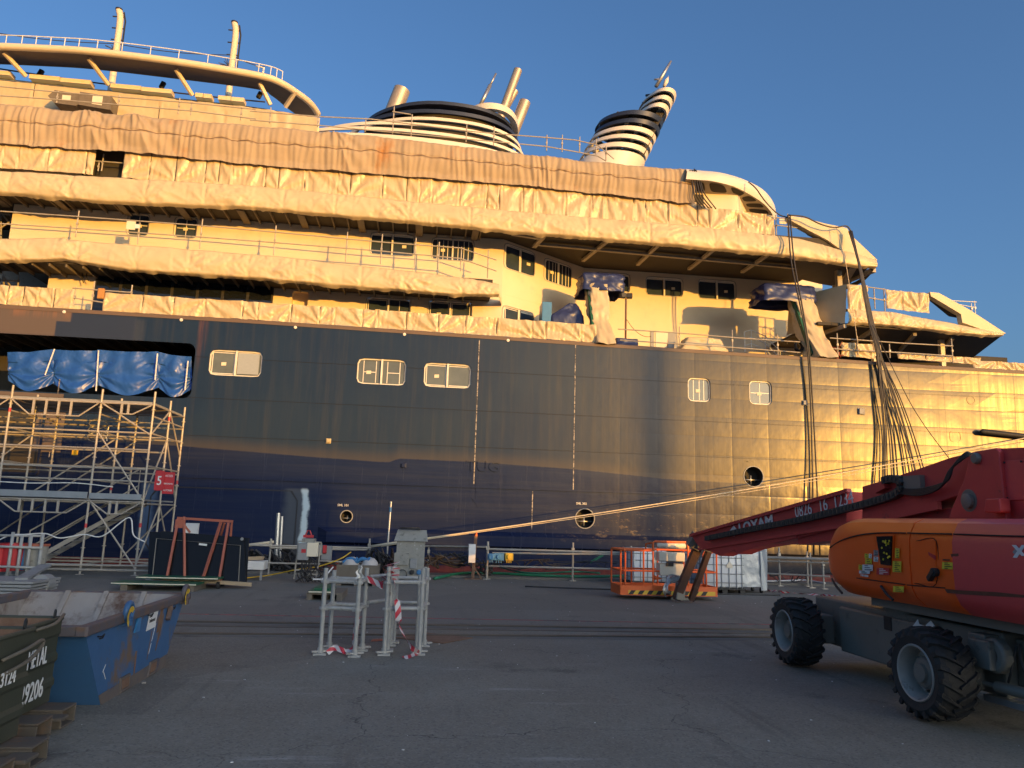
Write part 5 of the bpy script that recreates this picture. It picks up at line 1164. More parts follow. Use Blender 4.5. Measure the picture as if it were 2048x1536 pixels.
person('worker in orange hi-vis at the left edge behind the scaffold',(-14.25,24.2,2.15),1.75,0.4,'orange','dblue',([(.30,.06,1.14),(.22,.28,1.05)],[(-.28,.05,1.14),(-.20,.28,1.02)]))
# barrier of scaffold tubes along the quay edge ------------------------
def barrier(label,pposts,rails,Y=None,m_='tube',r=.03):
    base=gp(pposts[0][0],pposts[0][2]); pts=[]
    t=None
    for (x,yt,yb) in pposts:
        g0=gp(x,yb); d=ray(x,yt); top=CAM+d*(g0.y/d.y); pts.append((g0,top))
    c=sum((p for p,_ in pts),V((0,0,0)))/len(pts); t=thing('scaffold_barrier',label,'barrier',c,'tube barriers along the quay edge')
    for g0,top in pts:
        q=MB(); q.tube([(g0.x,g0.y,0),(g0.x,g0.y,top.z)],r,8); q.cbox((g0.x,g0.y,.012),(.2,.2,.024)); q.cbox((g0.x,g0.y,top.z*.82),(.09,.09,.1)); q.build('post',m_,t,smooth=True,auto=40)
    for (x0,y0,x1,y1,rr) in rails:
        f=lambda x,y:(lambda tt:(pts[0][0].lerp(pts[-1][0],tt)))((x-pposts[0][0])/(pposts[-1][0]-pposts[0][0]) if len(pts)>1 else 0)
        a0=f(x0,y0); a1=f(x1,y1); A=onY(x0,y0,a0.y-.05); B=onY(x1,y1,a1.y-.05); q=MB(); q.tube([A,B],rr,8); q.build('rail',m_,t,smooth=True,auto=40)
    return t
barrier('tube barrier between the black panels and the tall grey cabinet',[(536,1077,1152),(735,1077,1150)],[(500,1090,742,1096,.03),(540,1095,742,1100,.032),(530,1126,640,1128,.026),(640,1122,735,1126,.026)])
barrier('sunlit tube barrier between the tall grey cabinet and the leaning post box',[(855,1092,1150),(973,1083,1159)],[(845,1092,973,1094,.032),(852,1124,925,1126,.03)])
barrier('longest sunlit tube barrier between the post box and the orange basket',[(974,1083,1158),(1145,1085,1162),(1262,1092,1168)],[(975,1098,1262,1106,.034),(985,1106,1262,1109,.03),(976,1132,1262,1139,.03)])
barrier('tube barrier right of the film-wrapped trolley, ending behind the orange hood',[(1560,1095,1172),(1616,1103,1173),(1623,1105,1176),(1648,1118,1178)],[(1534,1115,1660,1119,.05),(1534,1122,1660,1126,.028),(1534,1147,1660,1153,.028)])
barrier('low tube barrier seen through the scaffold foot at the left',[(20,1108,1150),(300,1120,1160)],[(-60,1135,310,1142,.03),(-60,1128,310,1132,.025)])
# upright poles
for (x,yt,yb,rr,lab) in [(778,1003,1088,.035,'tall pale pole with blue band leaning behind the tall grey cabinet'),(553,1026,1090,.07,'thick double pale pole standing behind the tube barrier, left of the control frame')]:
    A=onY(x+(4 if rr<.05 else 4),yt,25.6); B=onY(x-(8 if rr<.05 else 4),yb+70,25.6); q=MB(); q.tube([B,A],rr,8)
    if rr>.05: q.tube([B+V((.13,0,0)),A+V((.12,0,-.1))],.045,8)
    o=tag(q.build('steel_pole','alu',smooth=True,auto=40),lab,'pole')
    if rr<.05: q=MB(); P=A.lerp(B,.14); q.tube([P,P+(A-B).normalized()*.16],.04,8); q.build('blue_band','bluep',o)
# tall weathered cabinet ------------------------------------------------
p=gp(820,1166); t=thing('electrical_cabinet','tall weathered grey electrical cabinet behind the small scaffold stands','cabinet',p)
A=onY(791,1070,p.y); B=onY(850,1160,p.y); zt_=onY(820,1078,p.y).z
q=MB(); q.box((A.x+.05,p.y,.08),(B.x-.05,p.y+.6,zt_)); q.build('cabinet_body','cab',t,bevel=.015)
q=MB(); z2=onY(820,1060,p.y).z; q.hexa([(A.x-.03,p.y-.08,zt_-.06),(B.x+.03,p.y-.08,zt_-.06),(B.x+.03,p.y+.7,zt_-.06),(A.x-.03,p.y+.7,zt_-.06),(A.x+.06,p.y+.15,z2),(B.x-.02,p.y+.15,z2),(B.x-.02,p.y+.5,z2),(A.x+.06,p.y+.5,z2)]); q.build('cabinet_lid','cab',t)
W=B.x-A.x
q=MB(); q.box((A.x+.0,p.y-.07,zt_*.40),(A.x+W*.46,p.y-.001,zt_*.68)); q.build('side_box','cab',t,bevel=.01)
q=MB(); q.box((A.x+W*.5,p.y-.04,zt_*.33),(A.x+W*.72,p.y-.001,zt_*.55)); q.build('socket_cover','grey',t,bevel=.01)
for fx,c_ in ((.58,'black'),(.80,'bluep')):
    q=MB(); q.lathe((A.x+W*fx,p.y,zt_*.25),(0,-1,0),[(0,.07),(.07,.07),(.08,.05),(.08,0)],12); q.build('socket',c_,t)
q=MB(); 
for fx,fz in ((.18,.88),(.62,.92),(.62,.86),(.82,.85),(.7,.78),(.2,.5)): q.cbox((A.x+W*fx,p.y-.006,zt_*fz),(.03,.012,.03))
q.build('bolt','alu',t)
q=MB(); q.box((A.x+.05,p.y+.02,0),(A.x+.13,p.y+.58,.08)); q.box((B.x-.13,p.y+.02,0),(B.x-.05,p.y+.58,.08)); q.build('plinth','cab',t)
q=MB(); q.tube([V((A.x+W*.45+.3*math.cos(a*.5)*(1-.004*a),p.y+.0+.13*math.sin(a*.5)-.12+.2,z2-.03+.05+.0012*a)) for a in range(40)],.018,6); tag(q.build('cable_coil','cable'),'dark cable coil lying on the tall grey cabinet','cable')
q=MB(); q.tube([V((A.x+W*.28+.13*math.cos(a*.5),p.y-.1,.24+.14*math.sin(a*.5))) for a in range(36)],.014,5); tag(q.build('cable_coil','cable'),'dark cable loop hanging at the foot of the tall grey cabinet','cable')
q=MB()
for k in range(12):
    rd=random.Random(k+50); q.tube(catmull([V((A.x+W*.45+rd.uniform(0,.4),p.y-.2+rd.uniform(-.1,.1),.05+rd.uniform(0,.12))) for _ in range(4)],4),.016,5)
tag(q.build('rope_heap','bluep'),'heap of bright blue rope at the foot of the tall grey cabinet','rope')
# control panel on a leaning tube frame
p=gp(612,1166); Yc=p.y; t=thing('control_panel','grey and cream control boxes on a tube frame with a red lifting lug','control panel',p)
def L2(x,y,dy=0): return onY(x,y,Yc+dy)
q=MB(); q.rods([(L2(597,1085),L2(588,1158)),(L2(643,1086),L2(632,1158)),(L2(597,1082),L2(643,1085)),(L2(590,1148),L2(634,1149)),(L2(592,1140),L2(636,1141)),(L2(597,1085,.35),L2(588,1158,.35)),(L2(643,1086,.35),L2(632,1158,.35))],.022,6); q.build('tube_frame','tube',t)
a,b_=L2(598,1086),L2(617,1120); q=MB(); q.box((a.x,Yc-.14,b_.z),(b_.x,Yc+.05,a.z)); q.build('control_box','grey',t,bevel=.01)
a,b_=L2(616,1085),L2(636,1113); q=MB(); q.box((a.x+.005,Yc-.16,b_.z),(b_.x,Yc+.05,a.z)); q.build('relay_box','paper',t,bevel=.01)
a=L2(604,1105); q=MB(); q.box((a.x,Yc-.145,a.z),(a.x+.12,Yc-.141,a.z+.1)); q.build('warning_label','red',t)
a,b_=L2(605,1077),L2(630,1084); q=MB(); q.box((a.x,Yc-.1,b_.z-.02),(b_.x,Yc+.2,a.z)); q.build('top_box','cab',t); q=MB(); a=L2(617,1070); q.box((a.x-.14,Yc-.02,a.z-.07),(a.x+.14,Yc+.04,a.z)); q.tube([a+V((-.08,0,0)),a+V((-.03,0,.12)),a+V((.03,0,.12)),a+V((.08,0,0))],.018,6); q.build('lifting_lug','red',t)
q=MB()
for k in range(14):
    rd=random.Random(k+9); a=L2(rd.uniform(600,636),rd.uniform(1112,1122)); q.tube(catmull([a,a+V((rd.uniform(-.05,.05),-.05,-.25)),V((a.x+rd.uniform(-.2,.2),Yc-.1+rd.uniform(-.1,.1),.25)),V((a.x+rd.uniform(-.3,.3),Yc+rd.uniform(-.2,.2),.03))],4),.014,5)
q.build('cable_tail','cable',t)
# hose and cable masses along the edge
def hosemass(label,l,t_,r_,b2,n,seed,m_='cable',Y=25.3,r=(.016,.035),vert=.5):
    rd=random.Random(seed); q=MB()
    for k in range(n):
        x0=rd.uniform(l,r_); x1=x0+rd.uniform(-1,1)*(r_-l)*.7; x1=min(r_,max(l,x1)); y0=rd.uniform(t_,t_+(b2-t_)*.5); y1=rd.uniform(t_+(b2-t_)*.4,b2)
        A=onY(x0,y0,Y+rd.uniform(-.3,.4)); B=onY(x1,y1,Y+rd.uniform(-.3,.4)); A.z=max(.06,A.z); B.z=max(.06,B.z); mid=(A+B)/2+V((rd.uniform(-.3,.3),0,rd.uniform(-.3,.05))); mid.z=max(.05,mid.z)
        q.tube(catmull([A,mid,B],6),rd.uniform(*r),6)
    return tag(q.build('hose_bundle',m_,smooth=True,auto=50),label,'hoses','hose bundles along the quay edge')
hosemass('tangle of dark hoses behind the control frame and tube barrier',545,1098,660,1150,46,1)
hosemass('dense black hose bundle falling beside the crate of sacks',736,1095,765,1158,40,2,r=(.02,.04))
hosemass('dark cables sagging behind the tall grey cabinet',760,1096,800,1150,22,3)
hosemass('sunlit dark cables looping between the tall cabinet and the post box',848,1105,940,1128,26,4,r=(.02,.035))
hosemass('cables gathered at the foot of the post box',930,1118,985,1152,14,5)
hosemass('dark leads lying behind the long sunlit barrier',985,1118,1240,1130,16,6,r=(.012,.022))
hosemass('dark leads behind the barrier right of the film-wrapped trolley',1540,1140,1650,1156,10,7,r=(.012,.02))
hosemass('black hoses arching behind the white bench',500,1098,545,1130,12,8,r=(.03,.06))
for lab,pts,m_,r_ in [('green hose lying along the quay edge from the cabinet to the orange basket',[(868,1160),(920,1154),(980,1153),(1080,1158),(1180,1160),(1262,1158)],'ghose',.045),
   ('green hose curling behind the long barrier',[(1000,1140),(1040,1150),(1090,1152),(1150,1149),(1200,1152)],'ghose',.03),
   ('yellow hose trailing from the valves down to the quay by the black panels',None,'yellow',.018),('white hose lying on the quay right of the film-wrapped trolley',[(1534,1168),(1570,1167),(1610,1166),(1650,1172)],'white',.025),
   ('dark cable lying across the quay in front of the orange basket',[(1050,1174),(1150,1178),(1240,1181),(1400,1188),(1560,1192)],'cable',.02)]:
    q=MB()
    if pts: P=[gp(*p)+V((0,0,r_)) for p in pts]; P=[V((p.x,p.y,p.z+(.07 if p.y>25.05 else 0))) for p in P]
    else: P=[gp(490,1159)+V((0,0,.04)),gp(535,1158)+V((0,0,.1)),onY(590,1140,22.9),onY(640,1132,22.9),onY(680,1118,23),onY(702,1104,23.2)]
    q.tube(catmull(P,6),r_,8); tag(q.build('hose',m_,smooth=True),lab,'hose')
q=MB(); a=onY(1222,1108,25.7); b_=onY(1205,1136,25.7); q.bar(onY(1180,1125,25.7),onY(1206,1110,25.7),.07,.07); tag(q.build('green_bar','ghose'),'green bar slanting behind the long sunlit barrier','bar')
# fender tyres on the quay edge
for (px,py,rr,lab) in [(566,1118,.5,'black tyre fender upright at the quay edge, left of the control frame'),(571,1132,.42,'lower black tyre fender behind the tube barrier legs')]:
    c=onY(px,py,25.9); q=MB(); pr_=[]
    for k in range(11): a=2*math.pi*k/10; pr_.append((.11*math.cos(a),rr-.14+.14*math.sin(a)))
    q.lathe(c,(.15,-1,0),pr_,28); tag(q.build('tyre_fender','black',smooth=True),lab,'tyre')
# leaning post box
p=gp(945,1158); t=thing('post_box','narrow pale switch box on a leaning rusty post at the quay edge','switch box',p)
A=onY(952,1072,p.y); q=MB(); q.bar(p,A,.09,.07); q.cbox((p.x,p.y,.01),(.55,.4,.02)); q.bar(p+V((.3,0,0)),p.lerp(A,.3),.04,.04); q.build('post','rust',t)
q=MB(); B=onY(943,1125,p.y); C=onY(944,1088,p.y); d=(A-p).normalized(); q.bar(B+V((0,-.06,0)),C+V((0,-.06,0)),.22,.2); q.build('switch_box','white',t,bevel=.01)
q=MB(); q.tube([A,A+V((.02,0,.12))],[.05,.01],8); q.build('warning_lamp','orange',t)
# connectors on the barrier
for (l,t_,r_,b2,m_,nm,lab) in [(976,1107,988,1120,'bluep','connector','dark blue hose connector hanging on the long sunlit barrier'),(988,1106,1007,1121,'bluep','valve_block','blue valve block beside the connector on the long sunlit barrier'),(1010,1106,1026,1121,'yellow','junction_box','yellow junction box hanging on the long sunlit barrier')]:
    a=onY(l,t_,24.3); b_=onY(r_,b2,24.3); q=MB(); q.box((a.x,24.22,b_.z),(b_.x,24.42,a.z)); q.lathe(((a.x+b_.x)/2,24.22,(a.z+b_.z)/2),(0,-1,0),[(0,.08),(.06,.08),(.06,0)],10)
    for k in range(3): q.tube([((a.x*(3-k)+b_.x*(k+1))/4,24.3,b_.z),((a.x*(3-k)+b_.x*(k+1))/4,24.3,b_.z-.08)],.02,6)
    tag(q.build(nm,m_,bevel=.015),lab,'connector')
# sacks on a pallet crate with blue valve pipes
p=gp(712,1172); Yk=p.y; A=onY(673,1135,Yk); B=onY(755,1170,Yk)
t=thing('pallet_crate','weathered timber pallet crate holding white sacks behind the left scaffold stand','crate',p)
q=MB(); q.box((A.x,Yk,.16),(B.x,Yk+.04,.55)); q.box((A.x,Yk+.9,.16),(B.x,Yk+.94,.55)); q.box((A.x,Yk+.041,.16),(A.x+.04,Yk+.899,.55)); q.box((B.x-.04,Yk+.041,.16),(B.x,Yk+.899,.55)); q.box((A.x,Yk-.004,.34),(B.x,Yk-.001,.36)); q.build('side_boards','dwood',t)
q=MB(); q.box((A.x,Yk,.12),(B.x,Yk+.94,.155)); 
for f_ in (0,.45,.9): 
    x=A.x+(B.x-A.x-.14)*f_/.9; q.box((x,Yk,.0),(x+.14,Yk+.94,.115))
q.build('pallet','dwood',t)
for k,(fx,lab) in enumerate([(.3,'white sack in the pallet crate, under the left blue valve'),(.76,'white sack at the right of the pallet crate')]):
    cx=A.x+(B.x-A.x)*fx; rx=(B.x-A.x)*.22
    q=MB(); q.grid(lambda u,v: V((cx+rx*math.cos(u*6.283)*math.sin(v*1.57)**.6,Yk+.46+.38*math.sin(u*6.283)*math.sin(v*1.57)**.6,.42+.30*math.cos(v*1.57)+.05*noise.noise((u*6,v*4,k)))),24,10); tag(q.build('sack','sack',smooth=True),lab,'sack','white sacks in the pallet crate')
for k,(px,py,lab) in enumerate([(697,1128,'blue valve pipe standing over the left sack'),(722,1128,'lighter blue valve pipe standing over the right sack')]):
    c=onY(px,py,Yk+.3); q=MB(); q.tube(catmull([V((c.x-.12,c.y,.62)),V((c.x-.12,c.y,c.z+.05)),V((c.x+.02,c.y,c.z+.14)),V((c.x+.18,c.y,c.z+.1))],5),.055,10); q.lathe((c.x+.18,c.y,c.z+.1),(1,0,-.2),[(0,.055),(0,.1),(.05,.1),(.05,.0)],12); tag(q.build('valve_pipe','bluep',smooth=True,auto=40),lab,'valve','blue valve pipes')
q=MB(); a=onY(664,1100,24.0); q.box((a.x-.3,23.9,a.z-.3),(a.x+.0,24.1,a.z+.12)); q.cbox((a.x-.33,23.88,a.z+.0),(.12,.1,.3)); vm=tag(q.build('valve_manifold','grey',bevel=.02),'grey valve manifold with red handle on the barrier above the sacks','valve')
q=MB(); q.cbox((a.x-.2,23.85,a.z+.02),(.12,.06,.24)); q.build('valve_handle','red',vm,bevel=.02)
# white bench box
a=onY(495,1122,22.6); b_=onY(527,1140,22.6); q=MB(); q.box((a.x-.2,22.6,b_.z),(b_.x,23.2,a.z)); t=tag(q.build('bench','white',bevel=.01),'white steel bench with timber offcuts right of the black panels','bench')
q=MB(); q.box((b_.x-.1,22.65,0),(b_.x-.04,22.71,b_.z)); q.box((a.x-.1,22.65,0),(a.x-.04,22.71,b_.z)); q.build('leg','grey',t)
q=MB()
for k in range(4): q.bar((a.x-.1,22.8+.08*k,a.z+.04+.03*(k%2)),(b_.x-.1,22.85+.08*k,a.z+.05+.04*(k%2)),.09,.05)
tag(q.build('timber_offcuts','wood'),'timber offcuts stacked on the white bench','timber')
# low pallet with green boards and square tube
p=gp(650,1203); A=gp(612,1200); B=gp(684,1201); t=thing('pallet','low dark pallet carrying green boards left of the scaffold stands','pallet',p)
q=MB(); q.box((A.x,A.y,.12),(B.x,A.y+1.3,.16)); 
for f_ in (0,.46,.92): x=A.x+(B.x-A.x-.12)*f_/.92; q.box((x,A.y,0),(x+.12,A.y+1.3,.119))
q.build('deck','dwood',t)
q=MB(); q.box((A.x+.05,A.y-.05,.162),(B.x-.25,A.y+1.1,.2)); q.box((A.x+.15,A.y+.1,.202),(B.x-.3,A.y+1.2,.25)); o=tag(q.build('board_stack','green'),'two green boards with pale edges lying on the low pallet','boards'); q=MB(); q.box((A.x+.05,A.y-.054,.17),(B.x-.25,A.y-.051,.195)); q.build('board_edge','paper',o)
q=MB(); q.tube([gp(625,1181)+V((0,-.1,.28)),gp(640,1181)+V((.05,-.1,.28)),gp(655,1178)+V((.1,0,.55))],.02,5); tag(q.build('bent_bar','white'),'bent white bar lying on the green boards','bar')
# ---------------------------------------------------------------- two small scaffold stands with a tie tube
def stand(label,ps,tops,zs,group='small scaffold stands on the quay'):
    P=[gp(*p) for p in ps]; c=sum(P,V((0,0,0)))/len(P); t=thing('scaffold_stand',label,'scaffold stand',c,group); T=[]
    for p,(tx,ty) in zip(P,tops):
        d=ray(tx,ty); top=CAM+d*(p.y/d.y); T.append(V((p.x,p.y,top.z))); q=MB(); q.tube([p+V((0,0,.02)),T[-1]],.03,10)
        for z in [k*.1+.1 for k in range(int(top.z/.1))]: pass
        for z in zs: q.lathe(p+V((0,0,z-.02)),(0,0,1),[(0,.03),(0,.058),(.03,.058),(.03,.03)],10)
        q.build('standard','tube2',t,smooth=True,auto=30)
        q=MB(); q.cbox(p+V((0,0,.012)),(.17,.17,.024)); q.tube([p,p+V((0,0,.09))],.042,8); q.bar(p+V((-.11,-.05,.045)),p+V((.11,.05,.045)),.05,.02); q.build('base_plate','tube2',t)
    n=len(P)
    for i in range(n):
        for z in zs:
            a=P[i]+V((0,0,z)); b=P[(i+1)%n]+V((0,0,z)); q=MB(); q.tube([a,b],.028,8); 
            for f_ in (.1,.9): m_=a.lerp(b,f_); q.bar(a.lerp(b,f_-.05 if f_<.5 else f_-.03),a.lerp(b,f_+.03 if f_<.5 else f_+.05),.065,.065)
            q.build('ledger','tube2',t,smooth=True,auto=30)
    return P
M['tube2']=mat('worn_galvanised_tube',(.45,.455,.43),(.30,.30,.285),.55,metal=.1,scale=9,stain=(.16,.12,.09),sscale=7,sth=.6)
P1=stand('left small scaffold stand of four galvanised posts with tape at its feet',[(640,1309),(709,1313),(724,1301),(658,1298)],[(655,1136),(721,1130),(735,1136),(664,1140)],(.62,1.08 if False else .98))
P2=stand('right small scaffold stand of clustered posts with red and white tape wound on top',[(768,1310),(838,1309),(848,1292),(781,1291)],[(785,1133),(848,1137),(856,1136),(781,1131)],(.62,.98))
rs=bpy.data.objects['scaffold_stand.001']
for (px,py,tx,ty) in [(775,1302,780,1132),(787,1286,776,1140),(833,1300,846,1150),(843,1284,853,1134)]:
    p=gp(px,py); d=ray(tx,ty); top=CAM+d*(p.y/d.y); q=MB(); q.tube([p,V((p.x,p.y,top.z))],.03,8); q.build('standard','tube2',rs,smooth=True,auto=30)
    q=MB(); q.cbox(p+V((0,0,.012)),(.16,.16,.024)); q.build('base_plate','tube2',rs)
for zz,lab in ((1.02,'upper horizontal tube tying the two small scaffold stands together'),(.66,'lower horizontal tube tying the two small scaffold stands together')):
    q=MB(); q.tube([P1[2]+V((.05,0,zz)),P2[3]+V((-.05,0,zz))],.028,8); tag(q.build('tie_tube','tube2'),lab,'scaffold tube','tie tubes between the stands')
# barrier tape
M['tape']=None
def tapemat():
    mt,nt,b,P_,X_,Y_,Z_=newmat('barrier_tape'); tc=nt.nodes.new('ShaderNodeUVMap'); s=nt.nodes.new('ShaderNodeSeparateXYZ'); nt.links.new(tc.outputs[0],s.inputs[0])
    st=NM(nt,'GREATER_THAN',NM(nt,'FRACT',NM(nt,'ADD',NM(nt,'MULTIPLY',s.outputs[0],5.5),NM(nt,'MULTIPLY',s.outputs[1],.6))),.5)
    nt.links.new(mixc(nt,st,(.62,.60,.60),(.55,.035,.06)),b.inputs['Base Color']); b.inputs['Roughness'].default_value=.45; return mt
M['tape']=tapemat()
def tape(label,pts,w=.075,seed=1,tw=.6):
    C=catmull(pts,8); vs=[]; n=len(C); uv=[]; acc=0
    for i,p in enumerate(C):
        d=(C[min(i+1,n-1)]-C[max(0,i-1)]).normalized(); 
        if i: acc+=(p-C[i-1]).length
        s=d.cross(V((0,0,1))); s=s.normalized() if s.length>.2 else V((1,0,0)); u=s.cross(d).normalized(); a=tw*noise.noise((acc*2.2,seed,0))*3+seed
        e=(s*math.cos(a)+u*math.sin(a))*w/2; vs+=[p-e,p+e]; uv+=[(acc,0),(acc,1)]
    q=MB(); fs=[(2*i,2*i+1,2*i+3,2*i+2) for i in range(n-1)]; q.add(vs,fs); o=q.build('barrier_tape','tape',fix=False); me=o.data; ul=me.uv_layers.new(name='UVMap')
    for lp in me.loops: ul.data[lp.index].uv=uv[lp.vertex_index]
    return tag(o,label,'tape','red and white barrier tape')
top=P2[0]+V((0,0,1.1))
tape('red and white tape hanging from the top of the right stand to its foot',[P2[0]+V((.08,-.06,1.02)),P2[0]+V((.12,-.08,.85)),P2[0]+V((.16,-.1,.62)),P2[0]+V((.2,-.08,.38)),P2[0]+V((.38,-.1,.12)),P2[1]+V((-.03,-.05,.03)),P2[1]+V((-.2,-.35,.012))],.085,.3,.25)
tape('red and white tape slung between the tops of the two stands',[P1[2]+V((0,-.05,1.0)),P1[2]+V((.18,-.06,.93)),P1[2]+V((.24,-.06,.90)),P2[3]+V((-.16,-.3,.98)),P2[0]+V((.02,.0,1.04))],.08,1.2,.3)
tape('red and white tape crumpled on the ground inside the left stand',[P1[0]+V((.1,.0,.02)),P1[0]+V((.18,.05,.08)),P1[0]+V((.3,-.02,.06)),P1[1]+V((-.12,.12,.04)),P1[1]+V((-.03,.1,.12)),P1[1]+V((.0,.06,.5))],.07,2.1)
wind=[P2[0]+V((.07*math.cos(k*.9)+.04,.09*math.sin(k*.9)+.08,1.0+.012*k)) for k in range(22)]
tape('red and white tape wound round the top joint of the right stand',wind,.09,3.0,.4)
tape('red and white tape trailing across the ground right of the film-wrapped trolley',[gp(1530,1181)+V((0,0,.03)),gp(1560,1187)+V((0,0,.05)),gp(1600,1189)+V((0,0,.03)),gp(1640,1193)+V((0,0,.04)),gp(1700,1200)+V((0,0,.03))],.08,.4,.8)
q=MB(); p=P1[1]+V((0,-.04,1.12)); q.grid(lambda u,v: p+V((.10*(u-.5)*(1.2-v)+.02*math.sin(v*9),-.03*math.sin(u*7+v*3),.17*(v-.5))),8,8); tag(q.build('plastic_rag','white',smooth=True),'white plastic rag tied on top of the left small scaffold stand','rag')
# steel plate on the ground
q=MB(); P=[gp(x,y) for x,y in [(789,1277),(885,1288),(946,1277),(852,1267)]]; q.prism([p+V((0,0,.004)) for p in P],(0,0,.012)); tag(q.build('steel_plate','rust'),'flat rusty steel plate lying behind the right scaffold stand','plate')
# ---------------------------------------------------------------- black panels on a red trolley
p=gp(410,1176); t=thing('panel_trolley','red steel A-frame trolley holding black glass panels','trolley',p)
Yt=p.y
def T(x,y,dy=0): return onY(x,y,Yt+dy)
q=MB()
for (a_,b2) in [((357,1036),(333,1160)),((368,1034),(369,1162)),((442,1044),(404,1163)),((457,1046),(437,1168))]: q.bar(T(*a_,.42),T(*b2,-.06),.055,.055)
q.build('upright','redox',t)
q=MB(); q.bar(T(355,1036,.42),T(466,1043,.42),.06,.06); q.bar(T(360,1039,.5),T(380,1065,.6),.05,.05); q.bar(T(449,1046,.45),T(441,1072,.6),.05,.05); q.bar(T(464,1043,.45),T(461,1075,.55),.05,.05); q.build('top_rail','redox',t)
a,b_=T(352,1039,.38),T(370,1056,.38); q=MB(); q.box((a.x,Yt+.34,b_.z),(b_.x,Yt+.37,a.z)); q.build('name_plate','redox',t)
a,b_=T(388,1166,-.1),T(440,1170,-.1); q=MB(); q.box((a.x-.5,Yt-.08,.17),(b_.x,Yt+.9,.25)); q.build('trolley_bed','redox',t)
for (x,dy) in [(385,-.1),(437,-.1),(395,.7),(446,.7)]:
    c=T(x,1170,dy); q=MB(); q.lathe((c.x-.04,Yt+dy,.085),(1,0,0),[(0,0),(0,.085),(.07,.085),(.07,0)],14); q.build('wheel','black',t)
def panel(px,lab,dy,mm='blackgloss'):
    P=[T(x,y,dy+(.32 if y<1100 else 0)) for x,y in px]; q=MB(); n=(P[1]-P[0]).cross(P[3]-P[0]).normalized()*.04; q.prism(P,(0,.05,0)); return tag(q.build('glass_panel',mm,bevel=.004),lab,'panel','black glass panels on the red trolley')
f1_=panel([(304,1153),(492,1166),(488,1075),(322,1062)],'front black glass panel on the red trolley with thin inner border',.06)
panel([(295,1153),(480,1166),(470,1073),(299,1063)],'rear black glass panel on the trolley, showing at the left',.22)
panel([(380,1160),(493,1167),(498,1076),(390,1070)],'rear black glass panel on the trolley, showing at the right',.14)
M['panelline']=mat('panel_border',(.22,.20,.16),(.17,.155,.125),.5)
q=MB()
for (a_,b2) in [((313,1077),(481,1091)),((313,1077),(305,1152)),((481,1091),(477,1164))]: q.bar(T(*a_,.03+(.27 if a_[1]<1100 else 0)),T(*b2,.03+(.27 if b2[1]<1100 else 0)),.018,.006)
q.build('panel_border','panelline',f1_)
q=MB(); q.bar(T(398,1088,.245),T(414,1090,.245),.004,.05)
q.build('maker_label','white',f1_)
q=MB(); a=T(484,1078,.30); q.lathe(a,(0,-1,0),[(0,.04),(.01,.04),(.01,0)],12); q.build('sticker','grey',f1_)
q=MB(); q.bar(T(303,1155,-.06),T(503,1169,-.06),.06,.09); tag(q.build('timber_bearer','wood'),'long pale timber bearer under the black glass panels','timber')
a,b_=T(372,1046,1.2),T(395,1066,1.2); q=MB(); q.box((a.x,Yt+1.2,b_.z-.8),(b_.x,Yt+1.3,a.z)); tag(q.build('notice_board','white'),'white framed board standing behind the red trolley','notice board')
# green boards stack beyond the blue skip
A=gp(240,1176); B=gp(368,1183)
for k,(dx,dy,lab) in enumerate([(0,0,'lower green board with pale edge lying beyond the blue skip'),(.35,.55,'upper green board with pale edge lying beyond the blue skip')]):
    q=MB(); z=.14+.1*k; q.box((A.x+dx,A.y-.6+dy,z),(A.x+1.9+dx,A.y+.1+dy,z+.04)); o=tag(q.build('board','green'),lab,'board','green boards beyond the blue skip'); q=MB(); q.box((A.x+dx,A.y-.605+dy,z+.012),(A.x+1.9+dx,A.y-.601+dy,z+.034)); q.build('board_edge','paper',o)
for xx,lab in ((.2,'left dark bearer under the green boards beyond the blue skip'),(1.7,'right dark bearer under the green boards beyond the blue skip')):
    q=MB(); q.box((A.x+xx,A.y-.55,0),(A.x+xx+.15,A.y+.5,.138)); tag(q.build('bearer','dwood'),lab,'timber','bearers under the green boards')
# cage with red and blue buckets at the left edge
p=gp(40,1166); Yg=p.y; t=thing('tube_cage','galvanised tube cage pen at the left edge beside the scaffold','cage',p)
for x,yt,yb in [(-14,1072,1166),(20,1064,1166),(40,1070,1160),(58,1070,1164),(82,1068,1158)]:
    a=onY(x+0,yt,Yg); b_=onY(x-8,yb,Yg); q=MB(); q.tube([V((b_.x,Yg,0)),V((b_.x,Yg,a.z))],.04,8); q.build('post','tube2',t,smooth=True)
for y0 in (1094,1134): q=MB(); q.tube([onY(-60,y0-3,Yg-.05),onY(84,y0+2,Yg-.05)],.03,8); q.build('rail','tube2',t,smooth=True)
q=MB(); q.tube([onY(-60,1070,Yg+.9),onY(84,1072,Yg+.9)],.03,8); q.build('rail','tube2',t,smooth=True)
def bucket(px,py0,py1,w_,m_,lab,dy=.35,rim=True):
    c=onY(px,py1,Yg+dy); top=onY(px,py0,Yg+dy).z; q=MB(); z0=max(.0,c.z); q.lathe((c.x,Yg+dy,z0),(0,0,1),[(0,0),(0,w_*.42),(top-z0,w_*.5),(top-z0,w_*.44),(.05,.36*w_)],20); o=tag(q.build('bin',m_,smooth=True,auto=40),lab,'bin','bins standing in the tube cage')
    if rim: q=MB(); q.lathe((c.x,Yg+dy,top-.03),(0,0,1),[(0,w_*.5),(0,w_*.54),(.05,w_*.54),(.05,w_*.48)],20); q.build('rim','redox' if m_!='red' else 'red',o)
bucket(-6,1092,1142,.75,'red','bright red bin at the very left edge in the tube cage'); bucket(26,1088,1140,.7,'red','tall bright red bin in the middle of the tube cage'); bucket(48,1089,1139,.4,'bluep','blue bin in the tube cage between red and grey ones'); bucket(67,1089,1139,.55,'cab','grey bin with rust red rim at the right of the tube cage')
